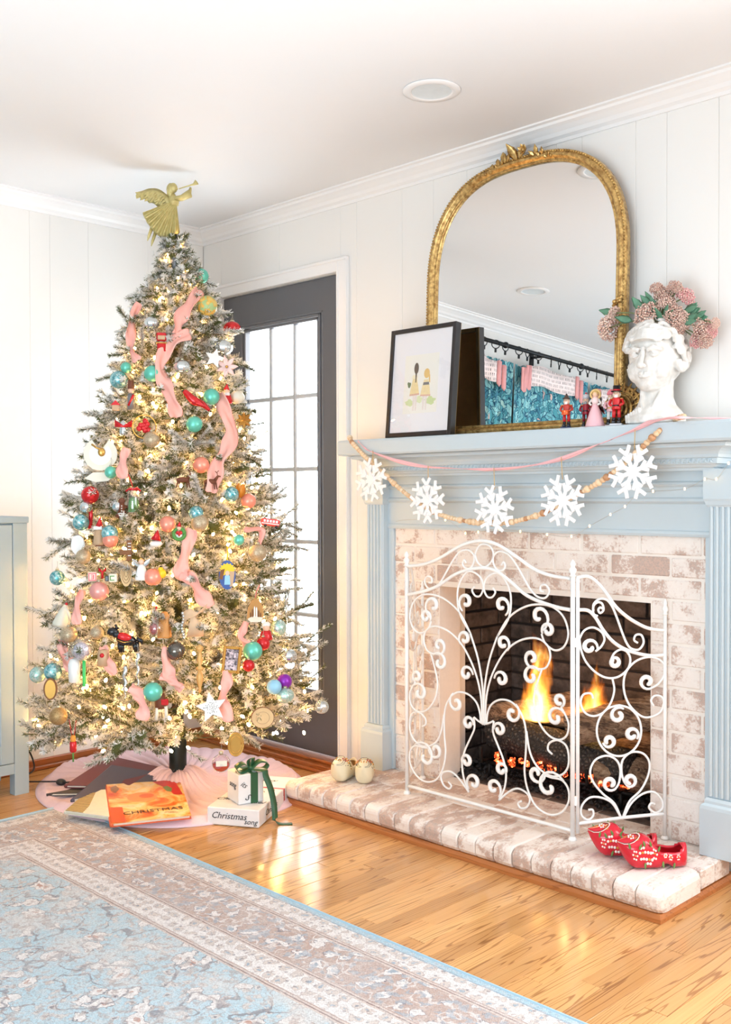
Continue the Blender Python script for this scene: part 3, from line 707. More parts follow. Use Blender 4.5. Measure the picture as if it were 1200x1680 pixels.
MB().box(-.004, .006, -2.6, .004, 0, .0085, 0, .003).box(.006, 3.2, -.006, .004, 0, .0085, 0, .003).build('bound_edge', pm('rug_binding', (160, 190, 206), .9), r_, label='blue serged edge')

# ---------------- blue cabinet at the left wall ----------------
cab = thing('sideboard', 'tall pale blue shaker sideboard against the left wall beside the tree', 'cabinet', (.17, -1.5, 0))
def cbuild(m, name, parent=None, mat=None):
    o = m.build(name, mat or cabc, parent or cab)
    if parent is None: o.matrix_parent_inverse = Matrix.Translation((-.17, 1.5, 0))
    return o
Y1 = -1.062; Y0 = Y1-1.05; FX = .300
cbuild(MB().box(.02, FX-.018, Y0+.006, Y1-.006, .10, 1.052, 0, .002), 'body')
cbuild(MB().box(.018, FX+.006, Y0-.004, Y1+.006, 1.052, 1.076, 0, .003), 'cabinet_top')
for a, b in ((Y1-.058, Y1), (Y0, Y0+.058)): cbuild(MB().box(FX-.045, FX, a, b, 0, 1.052, 0, .0015).box(.02, .06, a, b, 0, .10, 0, .002), 'corner_leg')
cbuild(MB().box(FX-.02, FX-.002, Y0+.058, Y1-.058, .085, .125, 0, .001), 'bottom_rail')
w = (Y1-Y0-.116)/2
for k in range(2):
    a = Y1-.058-(k+1)*w+.002; b = Y1-.058-k*w-.002; m = MB(); z0, z1 = .128, 1.045; st = .052
    m.box(FX-.018, FX-.001, a, a+st, z0, z1, 0, .0015).box(FX-.018, FX-.001, b-st, b, z0, z1, 0, .0015).box(FX-.018, FX-.001, a+st, b-st, z1-st, z1, 0, .0015).box(FX-.018, FX-.001, a+st, b-st, z0, z0+st+.02, 0, .0015).box(FX-.018, FX-.011, a+st, b-st, z0+st+.02, z1-st)
    d_ = cbuild(m, 'door')
    yk = a+.024 if k == 0 else b-.024
    MB().lathe([(.004, 0), (.004, .014), (.010, .018), (.011, .024), (.006, .029), (.0, .030)], 14, T=Matrix.Translation((FX-.001, yk, .72)) @ Matrix.Rotation(math.pi/2, 4, 'Y')).build('knob', pm('brushed_brass', (190, 160, 100), .3, .9), d_)
# power cord behind the cabinet
cm = MB().tube(spl([(.03, -1.04, .19), (.04, -.99, .17), (.045, -.93, .09), (.06, -.92, .02), (.10, -.99, .006), (.2, -1.03, .006)], 8), .0035, 6)
tag(cm.build('power_cord', pm('black_rubber', (30, 30, 32), .5)), 'thin black power cord hanging behind the blue sideboard', 'cord')

# ---------------- mirror ----------------
TI = R(2.0); MX = 1.92; MHW = .378
MT = Matrix.Translation((MX, -.090, 1.367)) @ Matrix.Rotation(-TI, 4, 'X')
mir = thing('arched_mirror', 'large arched mirror in an ornate antique gold frame leaning on the mantel', 'mirror', (MX, -.09, 1.367), (-TI, 0, 0))
def gold(name, c1, c2, r=.32):
    t = NT(name); n1 = t.noise(t.co(), 70, 4, .6); t.P(Base_Color=t.mix(t.ramp(n1, [(.35, 0), (.65, 1)]), srgb(c1), srgb(c2)), Metallic=.75, Roughness=r); t.bump(n1, .25, .003); return t.mat
agold = gold('antique_gold', (150, 112, 62), (226, 190, 122)); 
def outl(o, n=40):
    """arch outline offset by o from the glass edge, local x,z"""
    a = MHW+o; zs = .553; hh = .357+o; pts = [(-a, .034-o)]; 
    for k in range(5): pts.append((-a, lerp(.034-o, zs, (k+1)/6)))
    for k in range(n+1):
        th = math.pi*(1-k/n); cx, sz = math.cos(th), math.sin(th)
        x = math.copysign(abs(cx)**(2/2.75), cx); z = abs(sz)**(2/2.35); pts.append((x*a, zs+z*hh))
    for k in range(5): pts.append((a, lerp(zs, .034-o, (k+1)/6)))
    pts.append((a, .034-o)); return pts
gp = outl(.004); m = MB(); nn = len(gp)
m.add([(x, 0, z) for x, z in gp], [tuple(range(nn))]); t = NT('mirror_silver'); t.P(Base_Color=(.93, .94, .94, 1), Metallic=1, Roughness=0)
m.build('mirror_glass', t.mat, mir)
prof = [(.0, .0), (.0, -.008), (.004, -.012), (.006, -.008), (.010, -.010), (.014, -.019), (.020, -.023), (.026, -.021), (.029, -.014), (.032, -.016), (.037, -.013), (.038, .012), (.0, .012)]
m = MB(); rings = [[(p[0], y, p[1]) for p in outl(o)] for o, y in prof]
rings.append(rings[0]); cols = [[r[i] for r in rings[:-1]] for i in range(nn)]; cols.append(cols[0]); m.loft(cols, caps=False); m.build('frame_molding', agold, mir)
bd = MB(); L = outl(.033, 70); acc = 0
for p, q in zip(L, L[1:]+[L[0]]):
    v = Vector((q[0]-p[0], 0, q[1]-p[1])); n = v.length; s_ = acc
    while s_ < n:
        c = Vector((p[0], -.016, p[1]))+v*(s_/n); bd.ball(c, .0045, 6); s_ += .0105
    acc = s_-n
bd.build('beading', agold, mir, kind='stuff')
def leaf3(m, p, d, n, L, w, th=.004, curl=.3, mi=0, seg=8, lob=0):
    """solid pointed leaf from p along d, n = face normal"""
    p, d, n = Vector(p), Vector(d).normalized(), Vector(n).normalized(); s_ = d.cross(n).normalized(); rings = []
    for i in range(seg+1):
        t = i/seg; a = curl*t*1.5; c = p+(d*math.sin(a)/(curl*1.5)*L+n*(1-math.cos(a))/(curl*1.5)*L) if curl else p+d*L*t
        ww = w*max(.06, math.sin(math.pi*(t**.8)))*(1+lob*(.5 if i % 2 else -.5)); tt = th*max(.15, math.sin(math.pi*t))
        rings.append([c+s_*ww/2, c+s_*ww*.22+n*tt, c+n*tt*.45, c-s_*ww*.22+n*tt, c-s_*ww/2, c-n*tt*.3])
    m.loft(rings, mi)
cr = MB(); zt = .553+.357+.038
leaf3(cr, (-.012, -.018, zt-.012), (-.4, -.3, 1), (0, -1, 0), .062, .034, .008, .5, lob=.15); leaf3(cr, (.0, -.02, zt-.008), (.35, -.2, 1), (0, -1, 0), .05, .034, .008, -.5, lob=.15)
for a in range(7): leaf3(cr, (.022, -.022, zt+.012), (math.cos(a*.9), -.5, math.sin(a*.9)), (0, -1, 0), .024, .018, .005, .6)
cr.ball((.022, -.03, zt+.012), .008, 10)
cr.tube([(-.03+.018*math.cos(a*.5)*(1-a/16), -.022, zt+.012+.018*math.sin(a*.5)*(1-a/16)) for a in range(13)], .005, 7)
for x, L_, dz in ((-.062, .046, -.004), (-.088, .034, -.012), (-.112, .028, -.020), (-.132, .022, -.03), (.066, .036, -.008), (.092, .030, -.016), (.118, .022, -.026)):
    sg = math.copysign(1, x); leaf3(cr, (x, -.018, zt+dz-.006), (sg*.3, -.3, 1), (0, -1, 0), L_, L_*.6, .006, .4*sg, lob=.2); leaf3(cr, (x-sg*.006, -.018, zt+dz-.006), (-sg*.8, -.3, .8), (0, -1, 0), L_*.7, L_*.45, .005, .4, lob=.2)
    cr.ball((x+sg*.012, -.022, zt+dz-.004), .005, 8)
cr.build('crest', agold, mir)
for sg in (1, -1):
    ac = MB()
    for k in range(5):
        r0 = .062-.011*k; ac.tube([(sg*(MHW+.045-.012*k*.3+r0*math.cos(a*math.pi/9)), -.024-.003*k, .055+r0*1.05*math.sin(a*math.pi/9)) for a in range(-5, 10)], [.004+.003*math.sin(math.pi*i/14) for i in range(15)], 7)
    for k in range(6):
        a = .35+.26*k; leaf3(ac, (sg*(MHW+.035), -.022, .05), (sg*math.cos(a), -.25, math.sin(a)), (0, -1, 0), .10, .022, .006, -.3, lob=.15)
    ac.build('corner_scroll', gold('dark_antique_gold', (66, 44, 22), (190, 148, 84)) if sg > 0 else bpy.data.materials['dark_antique_gold'], mir)
    kn = MB()
    for a in range(5): kn.ball((sg*(MHW+.018)+.01*math.cos(a*1.3), -.028, .395+.012*math.sin(a*1.3)-.004*a), .008, 8)
    kn.tube([(sg*(MHW+.002), -.024, .38), (sg*(MHW+.034), -.024, .41)], .006, 8).build('frame_clasp', agold, mir)

# ---------------- what the mirror sees: curtains on the left wall ----------------
iron = pm('dark_iron_rod', (34, 36, 38), .45, .5)
rod = thing('curtain_rod', 'black iron curtain rod with rings high on the left wall seen in the mirror', 'curtain rod', (.115, -3, 2.25))
m = MB().tube([(.115, -1.85, 2.25), (.115, -4.6, 2.25)], .0135, 10); m.build('rod', iron, rod).matrix_parent_inverse = Matrix.Translation((-.115, 3, -2.25))
for y in (-1.85, -2.35, -3.2, -3.9): MB().ball((.115, y, 2.25), .021, 10).build('collar', iron, rod).matrix_parent_inverse = Matrix.Translation((-.115, 3, -2.25))
for y in (-2.0, -2.78, -4.3): MB().box(.0, .115, y-.008, y+.008, 2.243, 2.257).box(0, .008, y-.02, y+.02, 2.2, 2.3).build('bracket', iron, rod).matrix_parent_inverse = Matrix.Translation((-.115, 3, -2.25))
rg = MB().tube([(0, .026*math.cos(a*math.pi/8), -.012+.026*math.sin(a*math.pi/8)) for a in range(17)], .0032, 5).box(-.004, .004, -.006, .006, -.062, -.038).mesh('curtain_ring', iron)
ry = []; rr = random.Random(9)
y = -2.02
while y > -3.95:
    ry.append(y); y -= rr.uniform(.09, .15)
for y in ry:
    o = link('curtain_ring', rg, rod, (0, y+3, 0), (0, 0, rr.uniform(-.7, .7)))
def leafcurtain():
    t = NT('teal_leaf_print'); c = t.co(); nz = t.noise(c, 9, 2, .5, 0, 1)
    wc = t.n('VectorMath', operation='ADD'); t.set(wc.inputs[0], t.map(c, (1, 1, .55))); t.set(wc.inputs[1], t.map(nz, (.12, .12, .12), (-.06, -.06, -.06)))
    f = t.vor(wc.outputs[0], 46, 'F1'); e = t.vor(wc.outputs[0], 46, 'DISTANCE_TO_EDGE'); cc = t.vor(wc.outputs[0], 46, 'F1', 1, 1)
    g = t.sep(cc)[0]
    leaf = t.ramp(g, [(0, srgb(84, 156, 166)), (.35, srgb(124, 190, 198)), (.6, srgb(158, 214, 216)), (.8, srgb(70, 134, 154)), (.93, srgb(168, 206, 200)), (.97, srgb(226, 190, 180))], 'CONSTANT')
    vein = t.ramp(t.math('ABSOLUTE', t.math('SUBTRACT', f, .28)), [(0, .5), (.04, 0)])
    col = t.mix(vein, leaf, srgb(40, 88, 110)); col = t.mix(t.ramp(e, [(.03, 1), (.10, 0)]), col, srgb(30, 78, 104))
    t.P(Base_Color=col, Roughness=.9); return t.mat
lcm = leafcurtain()
def curtain(ya, yb, lab, ph):
    n = 150; zs = [0.02, .6, 1.2, 1.6, 1.9, 2.05, 2.12, 2.165]; m = MB(); rings = []
    for z in zs:
        row = []
        for i in range(n+1):
            t = i/n; y = lerp(ya, yb, t); a = 20*t*2+ph
            row.append((.085+.022*math.sin(a)*(.7+.3*math.sin(2.3*a)), y, z-(.012*abs(math.sin(a*1.0)) if z > 2.15 else 0)))
        rings.append(row)
    m.loft(rings, closed=False); return tag(m.build('leaf_print_curtain', lcm), lab, 'curtain', None)
curtain(-2.0, -2.46, 'teal leaf print curtain panel left of the gap in the mirror reflection', 0)
curtain(-2.475, -3.34, 'teal leaf print curtain panel in the middle of the mirror reflection', 1)
curtain(-3.355, -4.1, 'teal leaf print curtain panel behind the figurines in the mirror reflection', 2)
def bannermat():
    t = NT('printed_banner_lettering'); c = t.co(); s = t.sep(c)
    cv = t.n('CombineXYZ'); t.set(cv.inputs[0], s[1]); t.set(cv.inputs[1], s[2])
    bk = t.n('TexBrick'); t.set(bk.inputs['Vector'], cv.outputs[0]); bk.inputs['Scale'].default_value = 9; bk.inputs['Mortar Size'].default_value = .05; bk.inputs['Color1'].default_value = (1, 1, 1, 1); bk.inputs['Color2'].default_value = (1, 1, 1, 1); bk.inputs['Mortar'].default_value = (0, 0, 0, 1)
    let = t.ramp(t.math('SINE', t.math('MULTIPLY', s[1], 520.)), [(.3, 0), (.5, 1)]); bl = t.math('MULTIPLY', let, bk.outputs[0])
    bars = t.ramp(t.noise(t.map(c, (1, 90, 40)), 2, 1), [(.5, 0), (.55, 1)])
    t.P(Base_Color=t.mix(t.math('MULTIPLY', bl, t.math('MAXIMUM', bars, .55)), srgb(244, 226, 222), srgb(50, 44, 54)), Roughness=.9); return t.mat
bmt = bannermat(); pinkb = pm('pink_banner_tail', (226, 160, 158), .9, var=.1)
def banner(y0, y1, zt0, zt1, lab, hgt=.13):
    t_ = thing('hanging_banner', lab, 'banner', (.13, (y0+y1)/2, (zt0+zt1)/2), group='lettered banners pinned over the curtain')
    L = Matrix.Translation((-.13, -(y0+y1)/2, -(zt0+zt1)/2)); m = MB(); rings = []
    for i in range(25):
        s_ = i/24; y = lerp(y0, y1, s_); z = lerp(zt0, zt1, s_)+.012*math.sin(6*s_); x = .135+.012*math.sin(9*s_)
        rings.append([(x, y, z), (x, y, z-hgt), (x-.003, y, z-hgt), (x-.003, y, z)])
    m.loft(rings); m.build('lettered_strip', bmt, t_).matrix_parent_inverse = L
    for yy, zz, sg in ((y0, zt0, 1), (y1, zt1, -1)):
        for q in range(2):
            m = MB(); a = yy+sg*(.002+.05*q); b = yy+sg*(.05+.05*q); dz = .02*q
            m.loft([[(.142+.01*math.sin(5*s_), lerp(a, b, s_), zz+.0-dz), (.142+.01*math.sin(5*s_), lerp(a, b, s_), zz-hgt-.03-dz+.035*abs(s_-.5)), (.139, lerp(a, b, s_), zz-hgt-.03-dz+.035*abs(s_-.5)), (.139, lerp(a, b, s_), zz-dz)] for s_ in (0, .25, .5, .75, 1)])
            m.build('ribbon_tail', pinkb, t_).matrix_parent_inverse = L
banner(-2.05, -2.24, 2.155, 2.135, 'pink tailed banner with dark lettering, first from the picture frame in the mirror')
banner(-2.60, -3.10, 2.155, 2.165, 'long pink tailed lettered banner across the middle of the mirror reflection')
banner(-3.42, -3.95, 2.12, 2.14, 'pink tailed lettered banner reflected above the figurines')

# ---------------- black picture frame ----------------
PF = thing('framed_print', 'black framed watercolor print of two girls in yellow dresses on the mantel', 'picture', (1.546, -.176, 1.367), (-R(5.2), 0, 0))
fw_, fh_, fd = .158, .402, .030; blk = pm('black_frame_wood', (34, 30, 31), .3); raw = pm('raw_frame_edge', (176, 142, 90), .6)
for nm, bx in (('frame_side', (-fw_, -fw_+.016, 0, fh_)), ('frame_side', (fw_-.016, fw_, 0, fh_)), ('frame_rail', (-fw_+.016, fw_-.016, 0, .016)), ('frame_rail', (-fw_+.016, fw_-.016, fh_-.016, fh_))):
    MB().box(bx[0], bx[1], -.015, .0135, bx[2], bx[3], 0, .0015).box(bx[0]+.001, bx[1]-.001, .0135, .015, bx[2]+.001, bx[3]-.001, 1).build(nm, [blk, raw], PF)
MB().box(-.143, .143, -.008, -.004, .015, fh_-.015).build('mat_board', pm('white_mat', (240, 236, 238), .8, var=.005), PF)
bk_ = MB().box(-.143, .143, .004, .008, .015, fh_-.015).build('backing_board', pm('brown_hardboard', (240, 186, 112), .8, nscale=50), PF)
MB().tube([(0, .010, .20), (0, .016, .205), (0, .016, .225), (0, .010, .235)], .002, 6).box(-.006, .006, .008, .011, .19, .245, 0, .001).build('hanger', pm('steel', (140, 140, 140), .3, .8), bk_)
MB().box(-.143, .143, -.0105, -.0095, .015, fh_-.015).build('glass', glassmat('picture_glass', fac=.02), PF)
pr_ = MB().box(-.082, .082, -.0086, -.008, .085, .30).build('print', pm('print_paper', (243, 238, 228), .8, var=.01), PF)
def flat(poly, rgb, lay, name='painted_shape'):
    m = MB(); n = len(poly); y = -.0088-.0001*lay; m.add([(x, y, z) for x, z in poly], [tuple(range(n))]); m.build(name, pm('ink_%d_%d_%d' % rgb, rgb, .9, var=.12, nscale=120), pr_)
def ell(cx, cz, a, b, n=16, w=0): return [(cx+a*math.cos(2*math.pi*i/n)*(1+w*math.sin(i*2.3)), cz+b*math.sin(2*math.pi*i/n)*(1+w*math.cos(i*1.7))) for i in range(n)]
flat(ell(-.05, .125, .022, .012, 14, .25), (214, 222, 170), 0); flat(ell(-.005, .135, .02, .012, 14, .25), (222, 226, 182), 0); flat(ell(.05, .128, .026, .014, 14, .25), (206, 218, 160), 0); 0
flat([(-.034, .095), (-.028, .095), (-.024, .152), (-.036, .152)], (236, 222, 214), 1); flat([(-.022, .095), (-.016, .095), (-.014, .152), (-.024, .152)], (236, 222, 214), 1)
flat([(-.052, .150), (-.004, .152), (-.012, .186), (-.02, .214), (-.038, .214), (-.046, .186)], (238, 214, 158), 2); flat([(-.052, .150), (-.004, .152), (-.005, .158), (-.051, .156)], (222, 176, 150), 3)
flat([(-.046, .212), (-.014, .212), (-.02, .226), (-.04, .226)], (244, 232, 200), 3); flat(ell(-.024, .250, .011, .021), (96, 78, 62), 4); flat([(-.028, .236), (-.02, .236), (-.022, .198), (-.026, .198)], (96, 78, 62), 5); flat(ell(-.056, .192, .009, .011, 9, .3), (110, 120, 80), 4)
flat([(.014, .095), (.020, .095), (.022, .15), (.012, .15)], (236, 222, 214), 1); flat([(.027, .095), (.033, .095), (.034, .15), (.025, .15)], (236, 222, 214), 1)
flat([(.0, .146), (.05, .144), (.044, .18), (.036, .206), (.016, .206), (.008, .18)], (240, 218, 168), 2); flat([(.0, .146), (.05, .144), (.05, .150), (.001, .152)], (226, 184, 160), 3); flat([(.012, .186), (.042, .186), (.04, .196), (.014, .196)], (120, 118, 120), 4)
flat(ell(.028, .228, .014, .018), (232, 192, 120), 4); flat([(.036, .23), (.044, .222), (.046, .192), (.04, .196)], (232, 192, 120), 3)

# ---------------- plaster bust planter ----------------
def bust():
    p = at(1077, 690, 'y', -.118); X, Y = p.x, -.118
    rot = .10  # faces into the room, a little to the left
    t = thing('bust_planter', 'white plaster bust of a curly haired woman used as a vase on the mantel', 'vase', (X, Y, 1.367), (0, 0, rot))
    m = MB()
    m.ball((0, .005, .212), .1, 28, sc=(.82, .92, .98)); m.ball((0, -.030, .165), .074, 24, sc=(.84, .86, .98)); m.ball((0, -.056, .122), .030, 16, sc=(1.05, .9, .85))
    for s_ in (1, -1):
        m.ball((s_*.036, -.056, .158), .032, 14, sc=(.9, .85, 1.1)); m.ball((s_*.030, -.0815, .2035), .0125, 12, sc=(1.2, .8, .75))
        m.tube([(s_*.012, -.096, .215), (s_*.030, -.094, .222), (s_*.052, -.078, .214)], [.008, .008, .006], 8)
        m.tube([(s_*.016, -.090, .203), (s_*.030, -.096, .2075), (s_*.046, -.084, .201)], [.002, .0032, .002], 6); m.tube([(s_*.018, -.090, .200), (s_*.030, -.0945, .1965), (s_*.044, -.085, .199)], [.002, .0026, .002], 6)
        m.ball((s_*.009, -.106, .168), .0065, 8); m.tube([(s_*.003, -.094, .1475), (s_*.012, -.0925, .1485), (s_*.022, -.083, .146)], [.0048, .004, .002], 7); m.tube([(0, -.092, .1385), (s_*.010, -.0905, .139), (s_*.020, -.083, .1445)], [.006, .005, .002], 7)
        m.ball((s_*.079, .002, .178), .018, 10, sc=(.5, .8, 1.3))
    m.tube([(0, -.092, .225), (0, -.101, .198), (0, -.112, .178), (0, -.116, .169)], [.007, .0075, .0085, .0095], 10); m.ball((0, -.114, .168), .0095, 10)
    m.tube([(0, -.06, .235), (0, -.05, .27)], [.05, .045], 16)
    m.lathe([(.078, 0), (.086, .004), (.086, .022), (.074, .040), (.058, .058), (.050, .080), (.049, .11), (.052, .15)], 28, T=Matrix.Translation((0, .004, 0)))
    m.tube([(-.03, -.03, .12), (-.022, -.052, .06), (-.006, -.062, .03)], [.008, .008, .006], 8); m.tube([(.036, -.02, .12), (.022, -.052, .06), (.006, -.062, .03)], [.008, .009, .006], 8)
    for k in range(6): m.tube([(-.02-.010*k, -.074+.004*k, .004), (-.026-.010*k, -.066+.004*k, .05-.004*k)], .0045, 6)
    # curls, laid over the skull
    rr = random.Random(21)
    def sk(az, el, o=0):
        x, y, z = math.cos(el)*math.sin(az), -math.cos(el)*math.cos(az), math.sin(el)
        return Vector((x*(.082+o), .005+y*(.092+o), .212+z*(.098+o)))
    for k in range(84):
        az = rr.uniform(-3.14, 3.14); el = rr.uniform(-.45, 1.25)
        if abs(az) < .75 and el < .5: continue
        if abs(az) < 1.25 and el < .05: continue
        L = rr.uniform(.32, .55); h = rr.choice((1, -1)); pts = []; tw = rr.uniform(0, 6.28)
        for i in range(13):
            q = i/12; a = tw+h*q*5.2; r_ = L*(1-.72*q)*.55; pts.append(sk(az+math.cos(a)*r_/max(.35, math.cos(el)), el+math.sin(a)*r_, .006+.006*math.sin(q*3)))
        m.tube(pts, [lerp(.0105, .0048, i/12) for i in range(13)], 7)
    for k in range(26):  # curls massed over the brow and temples
        az = -1.25+2.5*k/25+rr.uniform(-.05, .05); el = .62+.10*math.sin(k*2.1)-.42*abs(az)**1.6*.5; h = 1 if k % 2 else -1; tw = rr.uniform(0, 6); pts = []
        for i in range(12):
            q = i/11; a = tw+h*q*5.6; r_ = .17*(1-.7*q); pts.append(sk(az+math.cos(a)*r_*1.3, el+math.sin(a)*r_, .008+.008*math.sin(q*3)))
        m.tube(pts, [lerp(.0085, .0045, i/11) for i in range(12)], 7)
    pl = NT('plaster'); n1 = pl.noise(pl.co(), 40, 4); pl.P(Base_Color=pl.mix(pl.ramp(n1, [(.4, 0), (.65, 1)]), srgb(214, 209, 202), srgb(236, 232, 227)), Roughness=.75); pl.bump(n1, .3, .003)
    o = m.build('bust_body', pl.mat, t); md = o.modifiers.new('r', 'REMESH'); md.mode = 'VOXEL'; md.voxel_size = .0022; md.use_smooth_shade = True
    sm = o.modifiers.new('s', 'SMOOTH'); sm.factor = .5; sm.iterations = 3
    return X, Y, t
BX_, BYY, bust_t = bust()
# ---------------- sedum stems ----------------
fm = []
for nm, a, b in (('dusty_pink_sedum', (188, 142, 130), (240, 212, 194)), ('pale_pink_sedum', (216, 172, 160), (250, 226, 208)), ('rose_sedum', (226, 150, 156), (242, 206, 192))):
    t = NT(nm); f = t.noise(t.co(), 7, 3); t.P(Base_Color=t.mix(t.ramp(f, [(.42, 0), (.6, 1)]), srgb(a), srgb(b)), Roughness=.8); fm.append(t.mat)
gm = pm('sedum_leaf_green', (92, 138, 110), .5, var=.25, nscale=60); stm = pm('sedum_stem_green', (120, 128, 84), .6)
heads = []
for q in range(3):
    rr = random.Random(q+40); m = MB()
    for k in range(210):
        z = 1-2*(k+.5)/210*.78; a = k*2.39996; s_ = math.sqrt(max(0, 1-z*z)); rad = .88+.14*math.sin(5*a+q)*math.sin(4*z*2)+rr.uniform(-.06, .06)
        c = Vector((s_*math.cos(a), s_*math.sin(a), z*.86))*rad; h = rr.uniform(.085, .125)
        b = len(m.v); ax = c.normalized(); u = ax.orthogonal().normalized(); w = ax.cross(u)
        m.add([c+ax*h*1.1]+[c+(u*math.cos(j*1.257)+w*math.sin(j*1.257))*h for j in range(5)]+[c-ax*h*.7], [(0, 1+j, 1+(j+1) % 5) for j in range(5)]+[(6, 1+(j+1) % 5, 1+j) for j in range(5)], 0, True)
    heads.append([m.mesh('flower_head', f) for f in fm])
base = Vector((BX_+.0, BYY+.01, 1.367+.295))
stems = [('sedum stem with one big pale flower head drooping left beside the mirror', [(1000, 538, 22, 1), (1009, 514, 12, 1)], [(985, 506), (1022, 522)], -.13),
 ('sedum stem with a round dusty pink head upright over the forehead', [(1062, 517, 22, 0)], [(1048, 500), (1090, 528)], -.13),
 ('tallest sedum stem with clustered pink heads at the top of the bouquet', [(1090, 486, 17, 0), (1078, 474, 12, 0), (1108, 472, 13, 0), (1094, 500, 17, 1)], [(1068, 492), (1076, 506)], -.11),
 ('sedum stem with a rosy head leaning right near the top', [(1124, 488, 17, 2), (1112, 478, 11, 1)], [(1138, 504), (1144, 512)], -.09),
 ('sedum stem with a wide dusty head over the right temple', [(1108, 520, 19, 0), (1122, 526, 15, 1), (1112, 540, 13, 0)], [(1092, 516), (1140, 524)], -.13),
 ('sedum stem with a pink head drooping far right', [(1152, 540, 20, 0), (1143, 556, 15, 2), (1166, 544, 13, 2), (1174, 530, 9, 1), (1158, 558, 14, 0)], [(1150, 516), (1162, 518)], -.10)]
for lab, hs, lv, y in stems:
    c0 = at(hs[0][0], hs[0][1], 'y', y); t = thing('sedum_stem', lab, 'flower', base, group=None)
    for px, py, r_, k in hs:
        c = at(px, py, 'y', y+rnd.uniform(-.015, .015)); s_ = r_/541*1.0
        d = (c-base).normalized(); rq = d.to_track_quat('Z', 'Y').to_euler()
        link('flower_head', heads[k][k], t, c-base, rq, (s_, s_, s_), kind='stuff')
        mid = base.lerp(c, .5)+Vector((0, 0, .02)); m = MB().tube([p-base for p in spl([base, mid, c], 5)], .0022, 6); m.build('stem', stm, t)
        if len(hs) == 2 and k == 1:
            for j in range(6): MB().tube([c-base-d*.0, c-base+Vector((math.cos(j)*.02, -.01, math.sin(j)*.02))], .001, 4).build('stem', stm, t)
    for px, py in lv:
        c = at(px, py, 'y', y-.005); s0 = base.lerp(c, .72)-base
        for j in range(2):
            dd = (c-base-s0)+Vector((rnd.uniform(-.012, .012), 0, rnd.uniform(-.01, .012)))
            m = MB(); leaf3(m, s0+Vector((0, -.004*j, 0)), dd, (rnd.uniform(-.3, .3), -1, .3), .052, .026, .0015, .25, lob=.12); m.build('leaf', gm, t)

